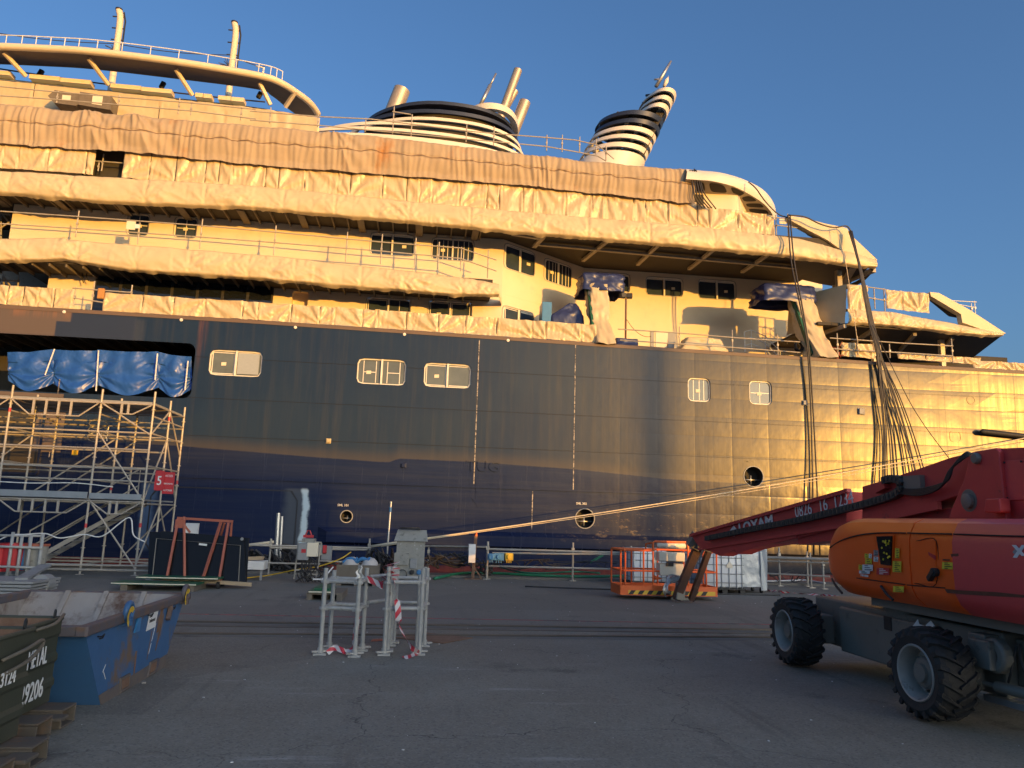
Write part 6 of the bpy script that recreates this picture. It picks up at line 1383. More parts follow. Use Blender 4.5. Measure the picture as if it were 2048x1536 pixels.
draped('white_bag',[(onY(5,1064,Yg).z,rect(-14.2,-13.7,Yg+.4,Yg+.8)),(onY(5,1090,Yg).z,rect(-14.3,-13.5,Yg+.2,Yg+.9))],3.3,'sack',.05,'white bag heaped on the red bins at the left edge','bag')
# dark boards on pallet at left
A=gp(-60,1190); B=gp(66,1192); q=MB()
for k in range(4): q.box((A.x-.6+.05*k,A.y-.2,.05+.07*k),(B.x+.02*k,A.y+1.1,.10+.07*k))
t=tag(q.build('board_stack','grey'),'stack of grey boards at the left edge behind the blue skip','boards'); 
q=MB(); q.bar(gp(38,1190)+V((0,0,.33)),gp(77,1174)+V((0,.2,.48)),.25,.05); tag(q.build('angle_profile','grey'),'bent grey profile lying across the stack of grey boards','profile')
q=MB(); p=gp(82,1186); q.lathe(p+V((0,-.1,.2)),(0,1,0),[(0,.11),(0,.2),(.3,.2),(.3,.11)],16); tag(q.build('pipe_ring','grey'),'short grey pipe ring beside the stack of grey boards','pipe')
# ---------------------------------------------------------------- IBC tanks and wrapped trolley
def ibc(label,px,py,rot):
    p=gp(px,py); t=thing('ibc_tank',label,'tank',p,'white intermediate bulk tanks on the quay'); t.rotation_euler=(0,0,rot)
    b=BASE[t.name]; q=MB(); q.box(b+V((-.55,-.45,.16)),b+V((.55,.45,1.12))); 
    q.lathe(b+V((0,0,1.12)),(0,0,1),[(0,.12),(.05,.12),(.05,0)],14); q.build('bottle','ibc',t,bevel=.09,smooth=True)
    q=MB()
    for x in (-.52,-.3,-.08,.14,.36,.52):
        for y in (-.47,.47): q.tube([b+V((x,y,.15)),b+V((x,y,1.14))],.011,5)
    for y in (-.3,0,.3):
        for x in (-.57,.57): q.tube([b+V((x,y,.15)),b+V((x,y,1.14))],.011,5)
    for z in (.3,.55,.8,1.0,1.14): q.tube([b+V(v) for v in ((-.57,-.47,z),(.57,-.47,z),(.57,.47,z),(-.57,.47,z),(-.57,-.47,z))],.012,5)
    q.build('wire_cage','grey',t)
    q=MB(); q.box(b+V((-.6,-.5,.11)),b+V((.6,.5,.15)))
    for x in (-.52,0,.52):
        for y in (-.42,.42): q.cbox(b+V((x,y,.05)),(.15,.15,.10))
    q.build('pallet','black',t)
    q=MB(); q.prism([b+V((.06,-.485,.72)),b+V((.24,-.485,.72)),b+V((.24,-.485,.80)),b+V((.15,-.485,.9)),b+V((.06,-.485,.80))],(0,.004,0)); q.build('label_plate','paper',t)
ibc('white tank in a wire cage behind the left half of the orange basket',1290,1172,.05)
ibc('white tank behind the jib arms, left of the tank pair',1404,1176,.02)
ibc('white tank standing right of the orange basket beside the film-wrapped trolley',1438,1184,-.03)
p=gp(1506,1186); t=thing('wrapped_trolley','tall trolley shrouded in milky plastic film under the red boom','trolley',p); w2=.43
A=onY(1477,1180,p.y); B=onY(1532,1180,p.y); zt_=onY(1505,1086,p.y).z
q=MB(); q.box((A.x+.06,p.y+.1,.16),(B.x-.06,p.y+.75,zt_-.08)); q.build('load','grey',t)
for x in (A.x+.1,B.x-.1):
    for y in (p.y+.1,p.y+.7): q=MB(); q.lathe((x-.03,y,.07),(1,0,0),[(0,0),(0,.07),(.06,.07),(.06,0)],12); q.build('wheel','black',t)
draped('film',[(zt_,rect(A.x+.03,B.x-.02,p.y+.05,p.y+.75)),(zt_-.3,rect(A.x,B.x,p.y,p.y+.8)),(.5,rect(A.x-.02,B.x-.02,p.y-.02,p.y+.8)),(.17,rect(A.x+.02,B.x-.1,p.y-.06,p.y+.8))],5.5,'film',.035,None,None,t)
q=MB(); x=B.x-.18; q.grid(lambda u,v: V((x+.2*u,p.y-.07-.03*math.sin(u*5+v*4),.08+v*(zt_-.15))),6,16); q.build('film_flap','film',t,smooth=True)
# ---------------------------------------------------------------- mooring lines from the quay to the bow
for k,(y0,y1,lab) in enumerate([(1078,868,'upper thick pale mooring rope running from the tall cabinet up to the bow'),(1080,876,'lower thick pale mooring rope running from the tall cabinet up to the bow')]):
    A=onY(842,y0,24.9); B=onY(2048,y1,28.9); B=A+(B-A)*1.25; C=[A+(B-A)*(i/40)-V((0,0,.5*4*(i/40)*(1-i/40)*.55)) for i in range(41)]
    # keep the picture line: lift the sag so the rope passes through both ends of the frame
    q=MB(); q.tube([A-(B-A)*.04]+C,.021 if k==0 else .010,8); tag(q.build('mooring_rope','rope',smooth=True),lab,'rope','mooring ropes to the bow')
q=MB(); A=onY(505,1090,24.9); B=onY(790,1062,24.9); q.tube([A-(B-A)*.1,A+(onY(548,1084,24.9)-A)],.045,8); q.tube([onY(742,1093,24.9),onY(800,1084,24.9)],.04,8); tag(q.build('mooring_rope','rope',smooth=True),'short pale mooring rope pieces over the barrier left of the tall cabinet','rope','mooring ropes to the bow')
# ---------------------------------------------------------------- BOOM LIFT
M['lorange']=mat('gloss_orange',(1.0,.135,.010),(.94,.12,.009),.36,scale=.8,coat=.12,stain=(.36,.075,.02),sscale=3,sth=.66)
M['lred']=mat('faded_red',(.72,.075,.075),(.58,.065,.066),.42,scale=1.2,stain=(.13,.035,.03),sscale=4,sth=.66,bump=.05,coat=.15)
M['lred2']=mat('boom_red',(.62,.06,.055),(.50,.05,.048),.5,scale=2,stain=(.11,.03,.025),sscale=4,sth=.64)
M['lgrey']=mat('chassis_grey',(.19,.182,.155),(.155,.148,.125),.5,scale=2,stain=(.05,.048,.045),sscale=3,sth=.6)
M['tyre']=mat('tyre_rubber',(.022,.021,.02),(.038,.035,.032),.75,scale=5,bump=.2,bscale=40,stain=(.06,.05,.042),sscale=4,sth=.62)
M['rim']=mat('wheel_rim',(.44,.41,.36),(.32,.30,.265),.5,metal=.2,scale=5,stain=(.14,.12,.10),sscale=6,sth=.58)
M['bas']=mat('basket_orange',(.78,.14,.025),(.66,.12,.02),.45,scale=4)
M['chain']=mat('cable_chain',(.06,.063,.055),(.04,.042,.038),.6,scale=20)
M['lab_y']=mat('yellow_label',(.75,.60,.04),(.7,.55,.04),.5,scale=30)
M['rustchip']=mat('rust_chip',(.10,.035,.02),(.16,.06,.03),.85,scale=18)
lift=thing('boom_lift','big red and orange boom lift on chunky black wheels, boom lowered','boom lift',(6.5,9.1,0))
# wheels with chevron lugs
def wheel(x0,yc,out,lab=None,steer=0):
    r_=.462; w_=.41; s=1 if out>0 else -1
    cs,sn=math.cos(steer),math.sin(steer); cx=x0+w_/2
    def Wp(ax,ra,an): # axial offset from outer face (0..w), radius, angle
        X=(ax-w_/2)*(1 if out<0 else -1); Y=ra*math.cos(an); Z=ra*math.sin(an)
        return V((cx+X*cs-Y*sn,yc+X*sn+Y*cs,r_+.012+Z))
    q=MB(); n=48; prof=[(.05,.25),(.02,.275),(.0,.36),(.03,.412),(.07,.425),(w_/2,.429),(w_-.07,.425),(w_-.03,.412),(w_,.36),(w_-.02,.275),(w_-.05,.25)]
    vs=[Wp(a,rr,2*math.pi*k/n) for a,rr in prof for k in range(n)]; q.add(vs,[(i*n+k,i*n+(k+1)%n,(i+1)*n+(k+1)%n,(i+1)*n+k) for i in range(len(prof)-1) for k in range(n)])
    N=20
    for k in range(N):
        for side in (0,1):
            a0=2*math.pi*(k+.5*side)/N
            def lug(t): # t 0 outer shoulder ->1 centre
                ax=(-.004+ (w_/2+.03)*t) if side==0 else (w_+.004-(w_/2+.03)*t); return ax,a0+.30*t**1.1
            for i in range(3):
                t0,t1=i/3,(i+1)/3; A,aa=lug(t0); B,ab=lug(t1); hw=.062-.012*i; rt0=r_-.004-(.03 if i==0 else 0); rt1=r_-.0; rb=.40
                q.hexa([Wp(A,rb-(.03 if i==0 else 0),aa-hw),Wp(B,rb,ab-hw*.9),Wp(B,rb,ab+hw*.9),Wp(A,rb-(.03 if i==0 else 0),aa+hw),Wp(A,rt0,aa-hw*.8),Wp(B,rt1,ab-hw*.75),Wp(B,rt1,ab+hw*.75),Wp(A,rt0,aa+hw*.8)])
            A,aa=lug(0); q.hexa([Wp(A+(.012 if side==0 else -.012),.345,aa-.05),Wp(A+(.012 if side==0 else -.012),.345,aa+.05),Wp(A+(.03 if side==0 else -.03),.345,aa+.05),Wp(A+(.03 if side==0 else -.03),.345,aa-.05),Wp(A,.432,aa-.05),Wp(A,.432,aa+.05),Wp(A+(.03 if side==0 else -.03),.432,aa+.05),Wp(A+(.03 if side==0 else -.03),.432,aa-.05)])
    wh=q.build('wheel','tyre',lift)
    q=MB(); prof=[(.03,.27),(.015,.285),(.03,.30)]; 
    pr_=[(.02,.285),(.005,.277),(.01,.262),(.05,.248),(.13,.234),(.19,.23),(.20,.12),(.17,.11)]
    vs=[Wp(a,rr,2*math.pi*k/n) for a,rr in pr_ for k in range(n)]; q.add(vs,[(i*n+k,i*n+(k+1)%n,(i+1)*n+(k+1)%n,(i+1)*n+k) for i in range(len(pr_)-1) for k in range(n)]); q.build('rim','rim',wh,smooth=True,auto=40)
    q=MB(); pr_=[(.19,.17),(.12,.16),(.10,.14),(.09,.10),(.06,.09),(.06,.0)]
    vs=[Wp(a,rr,2*math.pi*k/24) for a,rr in pr_ for k in range(24)]; q.add(vs,[(i*24+k,i*24+(k+1)%24,(i+1)*24+(k+1)%24,(i+1)*24+k) for i in range(len(pr_)-1) for k in range(24)])
    for k in range(9):
        a=2*math.pi*k/9; c=Wp(.185,.19,a); d=(Wp(.15,.19,a)-c); q.tube([c,c+d],.016,6)
    q.build('hub','lgrey',wh)
    return wh
wheel(5.13,7.68,-1,steer=.03); wheel(5.16,10.62,-1,steer=-.03); wheel(7.25,7.72,1); wheel(7.25,10.58,1)
# chassis
q=MB(); q.box((5.86,7.3,.30),(7.05,11.0,.93)); q.box((5.80,8.35,.27),(5.858,10.25,.86)); q.box((5.98,6.9,.42),(6.95,7.3,.88)); q.lathe((6.45,9.1,.9),(0,0,1),[(0,.62),(.16,.62),(.16,.5),(.22,.5)],32); q.build('chassis','lgrey',lift,bevel=.025)
q=MB()
for y in (7.72,10.58): q.box((5.62,y-.13,.40),(7.25,y+.13,.64)); q.box((5.62,y-.2,.34),(5.8,y+.2,.72))
islands(q.build('axle','lgrey',lift,bevel=.02))
q=MB(); q.lathe((5.75,10.98,.76),(-1,0,0),[(0,.13),(.1,.13),(.1,.06),(.02,.06)],18); q.cbox((5.68,11.0,.74),(.03,.08,.07)); q.build('tie_down_lug','lgrey',lift)
q=MB(); q.lathe((5.78,7.25,.72),(-1,0,0),[(0,.17),(.08,.17),(.1,.14),(.1,.07),(.04,.07)],20); q.box((5.62,7.2,.58),(5.84,7.5,.86)); q.box((5.7,7.35,.72),(5.95,7.6,.9)); q.build('steering_knuckle','lgrey',lift,bevel=.015)
q=MB(); q.tube([V((5.75,7.3,.42)),V((5.95,6.6,.40))],.055,10); q.tube([V((5.7,7.42,.43)),V((5.76,7.28,.42))],.025,8); q.build('steering_cylinder','lgrey',lift,smooth=True,auto=40)
q=MB(); q.bar((5.8,7.5,.28),(6.0,5.5,.28),.1,.06); q.build('tie_rod','alu',lift)
q=MB(); q.tube(catmull([V((5.84,7.05,.86)),V((5.78,6.98,.7)),V((5.8,6.9,.52)),V((5.86,6.8,.42))],5),.014,6); q.tube(catmull([V((5.84,7.1,.84)),V((5.76,7.1,.6)),V((5.8,7.2,.48))],5),.012,6); q.build('hydraulic_hose','black',lift)
q=MB(); P=[onX(x,y,5.795) for x,y in [(1826,1252),(1836,1238),(1839,1248),(1852,1253),(1852,1250),(1862,1241),(1875,1259),(1855,1258)]]; q.prism(P,(-.004,0,0)); q.build('direction_arrow','white',lift)
q=MB(); q.box((5.79,9.05,.70),(5.80,9.2,.86)); q.build('recess_box','black',lift)
q=MB(); P=onX(1940,1335,5.72); q.cbox(P,(.02,.09,.07)); q.build('warning_label','lab_y',lift)
# turret deck
q=MB(); q.box((5.7,5.6,.98),(7.4,9.3,1.10)); q.build('turntable','lgrey',lift)
# hood: lofted body along Y, orange nose part and red tail part
def hoodsec(Y,x0,x1,xs):
    """section polygon at Y. nose rounding toward larger Y"""
    yn=10.12; t=max(0,(Y-9.0)/(yn-9.0)); t=min(1,t); k=math.sqrt(max(0,1-t**2.7)); 
    zt_=1.55+(2.05-1.55)*k; zb_=1.45-(1.45-1.09-.03*(9-Y)*.0)*math.sqrt(max(0,1-t**5.0)); xo=x0+(.30)*(1-math.sqrt(max(0,1-t**3)))
    w_=xs
    pts=[(x1,zb_),(xo+.18,zb_),(xo+.06,zb_+.10),(xo+.012,zb_+.20),(xo,(zt_+zb_)/2),(xo+.012,zt_-.24),(xo+.03,zt_-.16),(xo+.09,zt_-.05),(xo+.2,zt_),(x1,zt_+.02)]
    return [V((x,Y,z)) for x,z in pts]
def hood(name,m_,ys,x0,x1,par=lift,capf=True):
    q=MB(); S=[hoodsec(y,x0,x1,0) for y in ys]; n=len(S[0]); q.add([p for s in S for p in s],[(i*n+k,i*n+k+1,(i+1)*n+k+1,(i+1)*n+k) for i in range(len(S)-1) for k in range(n-1)]); q.add(S[0],[tuple(range(n))]); q.add(S[-1],[tuple(range(n))])
    return q.build(name,m_,par,smooth=True,auto=35)
yn=[7.34+ (8.02-7.34)*k/4 for k in range(5)]; ho1=hood('engine_hood','lorange',yn,5.4,6.25)
yn=[8.04+(10.115-8.04)*(1-(1-k/22)**1.6) for k in range(23)]; ho2=hood('engine_hood','lorange',yn,5.4,6.25)
yr=[5.2+(7.32-5.2)*k/8 for k in range(9)]; ho3=hood('tail_hood','lred',yr,5.385,6.25)
for nm,m_,ys in (('engine_hood','lorange',[7.34+(10.115-7.34)*(1-(1-k/20)**1.6) for k in range(21)]),('tail_hood','lred',yr)):
    q=MB(); S=[[V((13.1-p.x,p.y,p.z)) for p in hoodsec(y,5.4,6.25,0)] for y in ys]; n=len(S[0]); q.add([p for s in S for p in s],[(i*n+k,i*n+k+1,(i+1)*n+k+1,(i+1)*n+k) for i in range(len(S)-1) for k in range(n-1)]); q.add(S[0],[tuple(range(n))]); q.add(S[-1],[tuple(range(n))]); q.build(nm,m_,lift,smooth=True,auto=35)
q=MB(); q.box((6.27,5.0,1.12),(6.83,6.6,1.98)); q.build('counterweight','lred',lift,bevel=.05)
q=MB(); q.box((6.27,5.3,1.0),(6.83,6.4,1.12)); q.build('tail_frame','lgrey',lift,bevel=.02)
# grooves
M['groove']=mat('panel_gap',(.02,.01,.008),(.03,.014,.01),.8)
def onhood(px,py,d=0): # hood side surface seen at a pixel
    x=5.41
    for _ in range(3):
        p=onX(px,py,x); t=min(1,max(0,(p.y-9.0)/1.12)); x=5.4+.30*(1-math.sqrt(max(0,1-t**3)))+.006
    p=onX(px,py,x-d); return p
def groove(par,pts,r=.009,m_='groove'):
    q=MB(); C=catmull([onhood(*p) for p in pts],6)
    q.tube(C,r,6); q.build('panel_gap',m_,par)
groove(ho2,[(1660,1095),(1685,1080),(1720,1070),(1760,1066),(1811,1066)]); groove(ho1,[(1815,1066),(1850,1067),(1903,1068)]); groove(ho3,[(1907,1068),(1960,1070),(2060,1073)],.008)
groove(ho2,[(1652,1146),(1720,1157),(1810,1169)],.006); groove(ho1,[(1814,1170),(1890,1176)],.006)
# control window, decals, latch pocket
def decal(par,name,m_,pts,d=.012,th=.004):
    q=MB(); q.prism([onhood(x,y,d) for x,y in pts],(-th,0,0)); return q.build(name,m_,par)
cw=decal(ho2,'control_window','blackgloss',[(1754,1073),(1785,1072),(1783,1131),(1763,1129)],.02,.012)
decal(ho2,'control_frame','lorange',[(1748,1069),(1788,1069),(1786,1136),(1757,1134)],.008,.008)
rd=random.Random(4); q=MB()
for k in range(16):
    p=onhood(rd.uniform(1763,1781),rd.uniform(1078,1122),.034); q.lathe(p,(-1,0,0),[(0,.012),(.006,.012),(.006,.0)],8)
q.build('control_symbols','lab_y',cw)
def label_dec(par,l,t_,r_,b2,m_,txt=None,tm='black'):
    o=decal(par,'warning_label',m_,[(l,t_),(r_,t_+.8),(r_-.5,b2+.8),(l-.5,b2)],.014)
    q=MB(); n=max(2,int((b2-t_)/3.2))
    for k in range(n):
        y=t_+(b2-t_)*(k+.5)/n; a=onhood(l+(r_-l)*.18,y,.021); b_=onhood(l+(r_-l)*(.5+.35*((k*7)%3)/2),y+.4,.021); q.bar(a,b_,.002,.007)
    q.build('label_print',tm,o)
label_dec(ho2,1730,1107,1738,1116,'lab_y'); label_dec(ho2,1738.5,1107,1744,1116,'white'); label_dec(ho2,1731,1117,1744,1128,'lab_y'); label_dec(ho2,1718,1129,1725,1139,'lab_y'); label_dec(ho2,1725.5,1129,1746,1141,'white'); label_dec(ho2,1719,1141,1740,1147,'white')
label_dec(ho2,1748,1100,1757,1111,'grey','white'); label_dec(ho2,1748,1113,1757,1123,'white')
label_dec(ho2,1754,1136,1779,1149,'red',None,'white'); label_dec(ho2,1791,1096,1799,1116,'lab_y'); label_dec(ho2,1786,1122,1803,1144,'lab_y'); label_dec(ho2,1787,1172,1808,1184,'lab_y')
q=MB(); a=onhood(1721,1152,.014); b_=onhood(1748,1156,.014); text_mb(q,'TOOK 66666' if False else '7108 60800',a,b_-a,(0,0,1),.035,.003,offset=.02); q.build('fleet_number','white',ho2)
label_dec(ho3,1885,1124,1906,1138,'lab_y')
decal(ho1,'latch_recess','lorange',[(1832,1082),(1872,1082),(1872,1168),(1828,1166)],.006,.004)
groove(ho1,[(1832,1082),(1872,1082),(1872,1168),(1828,1166)],.004); 
decal(ho1,'warning_label','red',[(1857,1104),(1872,1112),(1871,1120),(1858,1110)],.016)
q=MB(); a=onhood(1868,1150,.03); q.bar(a+V((0,.08,-.05)),a+V((-.02,-.04,.05)),.05,.05); q.lathe(a+V((.02,-.02,.03)),(-1,0,0),[(0,.045),(.05,.045),(.06,.0)],10); q.build('latch','black',ho1)
for pts in ([(1664,1158),(1672,1172),(1684,1186)],[(1762,1172),(1772,1186),(1786,1200)]): groove(ho2,pts,.016,'black')
for pts in ([(1950,1139),(1962,1134),(1985,1131),(2020,1128),(2034,1126),(2030,1132),(2005,1138),(1985,1143),(1958,1142)],[(1902,1108),(1917,1107),(1918,1112),(1904,1115)],[(2008,1146),(2014,1150),(2010,1158),(2004,1152)],[(1890,1178),(1925,1181),(1990,1184),(2048,1190),(2060,1196),(2000,1193),(1930,1189),(1895,1186)],[(1886,1118),(1900,1119),(1899,1121),(1886,1121)]):
    decal(ho3,'rust_patch','rustchip',pts,.012,.004)
# white crossed emblem on the red hood
q=MB(); 
for pts in ([(2024,1090),(2032,1090),(2052,1112),(2044,1112)],[(2044,1090),(2052,1090),(2034,1116),(2026,1115)]): q.prism([onhood(x,y,.016) for x,y in pts],(-.004,0,0))
q.build('emblem','white',ho3)
decal(ho3,'emblem_back','grey',[(2025,1104),(2032,1096),(2040,1104),(2032,1112)],.013,.002)
# turret plates
def plateX(name,pts,X,th,m_='lred2',par=lift,bevel=.012):
    q=MB(); q.prism([onX(x,y,X) for x,y in pts],(th,0,0)); return q.build(name,m_,par,bevel=bevel)
tu=plateX('turret',[(1896,1040),(1905,1012),(1928,960),(1938,912),(1948,903),(1990,896),(1997,902),(2006,980),(2012,1040)],6.28,.10)
plateX('turret',[(1998,897),(2080,893),(2080,1045),(2012,1040),(2006,980)],6.34,.9)
plateX('turret',[(1920,1040),(1930,1000),(1950,930),(1995,910),(2050,910),(2050,1040)],7.0,.12)
pl=plateX('access_panel',[(2006,921),(2085,918),(2085,998),(2012,1001)],6.325,.012,'lred',lift,.004)
q=MB()
for px,py in ((2009,925),(2043,923),(2015,996)): q.lathe(onX(px,py,6.322),(-1,0,0),[(0,.012),(.008,.012),(.008,0)],8)
q.build('bolt','black',lift)
q=MB(); q.lathe(onX(1955,917,6.28),(-1,0,0),[(0,.065),(.03,.065),(.05,.05),(.05,0)],18); q.lathe(onX(1938,1001,6.28),(-1,0,0),[(0,.13),(.004,.13),(.004,0)],24); q.build('pivot_pin','lgrey',lift,smooth=True,auto=40)
q=MB(); q.lathe(onX(1938,1002,6.27),(-1,0,0),[(0,.085),(.04,.085),(.05,.06),(.05,0)],18); q.build('pivot_cap','lgrey',lift,smooth=True,auto=40)
q=MB(); A=onX(1965,1002,6.2); q.prism([onX(x,y,6.15) for x,y in [(1970,997),(1998,996),(2001,1022),(1998,1026),(1967,1025)]],(.13,0,0)); q.build('beacon_cover','lred2',lift,bevel=.03)
# boom: base section, fly section with flanges
BX=6.52
b1=plateX('boom',[(1724,973),(1785,955),(1900,915),(1950,903),(1955,960),(1935,985),(1880,1003),(1790,1033),(1724,1051)],BX-.03,.50)
b2=plateX('boom',[(1383,1072),(1480,1044),(1692,983),(1692,1052),(1560,1085),(1480,1098),(1420,1103),(1400,1098)],BX,.42,'lred2')
q=MB()
for t,b_ in (((1383,1071),(1700,981)),((1400,1098),(1700,1050))):
    A=onX(*t,BX); B=onX(*b_,BX); q.bar(A+V((-.02,0,0)),B+V((-.02,0,0)),.07,.06)
q.build('boom_flange','lred2',lift)
q=MB(); q.bar(onX(1590,1072,BX)+V((.2,0,-.05)),onX(1900,1012,BX)+V((.2,0,-.12)),.3,.2); q.bar(onX(1700,1045,BX)+V((-.05,0,-.05)),onX(1885,995,BX)+V((-.05,0,-.1)),.06,.1); q.build('lift_cylinder','lred2',lift)
q=MB(); P=[onX(x,y,BX-.02) for x,y in [(1420,1088),(1480,1080),(1595,1068),(1592,1075),(1500,1098),(1475,1108),(1468,1100),(1440,1112),(1422,1104)]]; q.prism(P,(.3,0,0)); q.build('boom_shoe','lred2',lift)
# energy chain: links along the boom with a return loop
C=[onX(x,y,BX-.09) for x,y in [(1413,1077),(1500,1059),(1600,1040),(1700,1016),(1760,1000),(1795,987),(1806,972),(1800,960),(1785,957),(1768,962)]]; C=catmull(C,12)
q=MB(); acc=0; last=C[0]
for p in C[1:]:
    seg=(p-last)
    if seg.length>.085: q.bar(last,last+seg*.86,.10,.10,up=(1,0,0)); m_=last.lerp(p,.45); q.cbox(m_+V((-.055,0,0)),(.01,.05,.05)); last=p
q.build('cable_chain','chain',lift)
q=MB(); q.bar(onX(1755,983,BX-.08),onX(1775,972,BX-.08),.1,.06); q.build('chain_bracket','lred2',lift)
q=MB(); a=onX(1806,960,BX-.1); q.box((a.x,a.y-.35,a.z-.16),(a.x+.1,a.y,a.z+.05)); q.build('chain_guide','lgrey',lift)
q=MB()
for k in range(5):
    o=k*3; q.tube(catmull([onX(1795+o*.5,986-k*2,BX-.1),onX(1840,990-k*3,BX-.12),onX(1880+o,975-k*3,BX-.15),onX(1900+o*.6,940-k*2,BX-.15),onX(1930,915-k*2,BX-.12),onX(1945,908,BX-.05)],6),.014,6)
q.build('hydraulic_hose','black',lift,smooth=True)
# lettering on the boom
q=MB(); a=onX(1478,1068,BX-.012); b_=onX(1545,1052,BX-.012); text_mb(q,'LOXAM',a,b_-a,V((-1,0,0)).cross(b_-a)*-1 if False else (0,.15,1),.30,.004,offset=.03,squash=(b_-a).length/.30/3.35); q.build('boom_lettering','white',lift)
q=MB(); c=onX(1468,1062,BX-.012); 
dY=V((0,.5,0))
for s in (1,): q.prism([c+V((0,.22,0)),c+V((0,0,.11)),c+V((0,-.22,0)),c+V((0,0,-.11))],(-.004,0,0))
q.build('boom_emblem','white',lift)
a=onX(1591,1036,BX-.012); b_=onX(1712,1006,BX-.012)
for s_,f_ in (('0826',0),('16',.425),('1234',.665)):
    q=MB(); text_mb(q,s_,a.lerp(b_,f_),b_-a,(0,.15,1),.31,.004,offset=.0,squash=(b_-a).length/.31/6.4); q.build('boom_lettering','white',lift)
# jib arms and basket -------------------------------------------------
YB=19.4
def BP(x,y,d=0): return onY(x,y,YB+d)
q=MB(); 
for (a_,b2,wd) in [((1402,1078),(1352,1198),.20),((1421,1092),(1382,1200),.13)]: q.bar(onY(*a_,18.3),onY(*b2,18.9),wd,.16,up=(0,1,0))
M['jib']=mat('jib_dark_steel',(.055,.03,.025),(.09,.045,.03),.6,scale=5,stain=(.16,.09,.05),sscale=6,sth=.6)
q.build('jib_arm','jib',lift,bevel=.015)
q=MB(); q.bar(onY(1398,1070,18.2),onY(1384,1094,18.3),.30,.3,up=(0,1,0)); q.bar(onY(1395,1088,18.1),onY(1425,1098,18.1),.12,.2); q.build('jib_head','lgrey',lift,bevel=.02)
q=MB(); q.bar(onY(1410,1095,18.6),onY(1366,1165,18.8),.07,.07); q.build('jib_cylinder','alu',lift)
q=MB(); q.bar(onY(1362,1165,18.85),onY(1358,1200,18.85),.22,.2); q.bar(BP(1338,1196,.2),BP(1380,1199,.2),.3,.1); islands(q.build('basket_mount','lgrey',lift,bevel=.02))
q=MB(); q.prism([onY(x,y,18.8) for x,y in [(1366,1160),(1378,1150),(1372,1180),(1364,1184)]],(0,.1,0)); q.build('jib_bracket','lred2',lift)
bk=MB(); zf=BP(1340,1190).z; xl,xr=BP(1241,1180).x,BP(1434,1190).x
bk.box((xl,YB,zf+.06),(xr,YB+.95,zf+.10))
for (x0,x1,y0,y1) in ((xl,xr,YB-.015,YB),(xl,xr,YB+.95,YB+.965),(xl-.015,xl,YB,YB+.95),(xr,xr+.015,YB,YB+.95)): bk.box((x0,y0,zf-.02),(x1,y1,zf+.22))
bko=bk.build('basket','bas',lift)
zt_=BP(1260,1100).z; zm=BP(1260,1141).z; ztop=BP(1340,1086).z
q=MB(); xm0,xm1=BP(1306,1100).x,BP(1376,1100).x
loop=lambda z,d0,d1:[V((xm0,YB+d0,z)),V((xl+.08,YB+d0,z)),V((xl,YB+d0+.1,z)),V((xl,YB+d1,z)),V((xr,YB+d1,z)),V((xr,YB+d0+.1,z)),V((xr-.08,YB+d0,z)),V((xm1,YB+d0,z))]
q.tube(loop(zt_,0,.95),.028,8); q.tube(loop(zm,0,.95)+[V((xm0,YB,zm))],.024,8)
for x in (xl,xl+.12,xm0-.25,xm0,xm1,xr-.28,xr): q.tube([V((x,YB,zf+.2)),V((x,YB,zt_))],.024,8)
for x in (xl,xl+.55,(xl+xr)/2,xr-.55,xr): q.tube([V((x,YB+.95,zf+.2)),V((x,YB+.95,zt_))],.024,8)
q.tube([V((xm0,YB,zt_)),V((xm0,YB,ztop)),V((xm0+.05,YB-.02,ztop+.03)),V((xm1-.05,YB-.02,ztop+.03)),V((xm1,YB,ztop)),V((xm1,YB,zt_))],.028,8); q.tube([V((xm0-.1,YB+.3,zt_)),V((xm0-.1,YB+.3,ztop-.05)),V((xm0,YB,ztop))],.022,8)
q.build('basket_rail','bas',lift,smooth=True,auto=40)
q=MB(); a=BP(1318,1104,-.05); b_=BP(1370,1124,-.05); q.box((a.x,YB-.06,b_.z),(b_.x,YB+.3,a.z)); a=BP(1320,1127,-.05); b_=BP(1368,1152,-.05); q.box((a.x,YB-.04,b_.z),(b_.x,YB+.3,a.z)); q.build('control_console','paper',lift,bevel=.02)
q=MB(); a=BP(1333,1126,-.1); b_=BP(1348,1133,-.1); q.box((a.x,YB-.065,b_.z),(b_.x,YB-.04,a.z)); a=BP(1320,1121.5,-.1); b_=BP(1366,1123.5,-.1); q.box((a.x,YB-.075,b_.z),(b_.x,YB-.06,a.z)); q.build('console_recess','black',lift)
q=MB(); q.tube([BP(1314,1091,-.02),BP(1370,1092,-.02)],.07,10); q.build('foam_roll','paper',lift,smooth=True)
q=MB(); n_=9; wS=(xr-xl-.4)/n_
for k in range(n_): x=xl+.2+k*wS; q.prism([(x,YB-.022,zf+.0),(x+wS*.5,YB-.022,zf+.0),(x+wS*.8,YB-.022,zf+.10),(x+wS*.3,YB-.022,zf+.10)],(0,.004,0))
q.build('hazard_stripe','black',bko)
q=MB(); q.box((xl+.2,YB-.0175,zf+.0),(xr-.05,YB-.0155,zf+.10)); q.build('hazard_band','yellow',bko)
q=MB(); rd=random.Random(8)
for k in range(14): a=onY(rd.uniform(1334,1350),rd.uniform(1150,1165),19.1); b_=onY(rd.uniform(1328,1344),rd.uniform(1182,1194),19.05); q.tube(catmull([onY(1368,1152+k*.6,18.9),a,onY(1326+rd.uniform(0,10),1178,19.0),b_],5),.012,5)
q.build('cable_loop','alu',lift)
q=MB(); q.prism([BP(x,y,.1) for x,y in [(1308,1150),(1326,1158),(1310,1160)]],(0,.1,0)); q.build('basket_gusset','bas',lift)
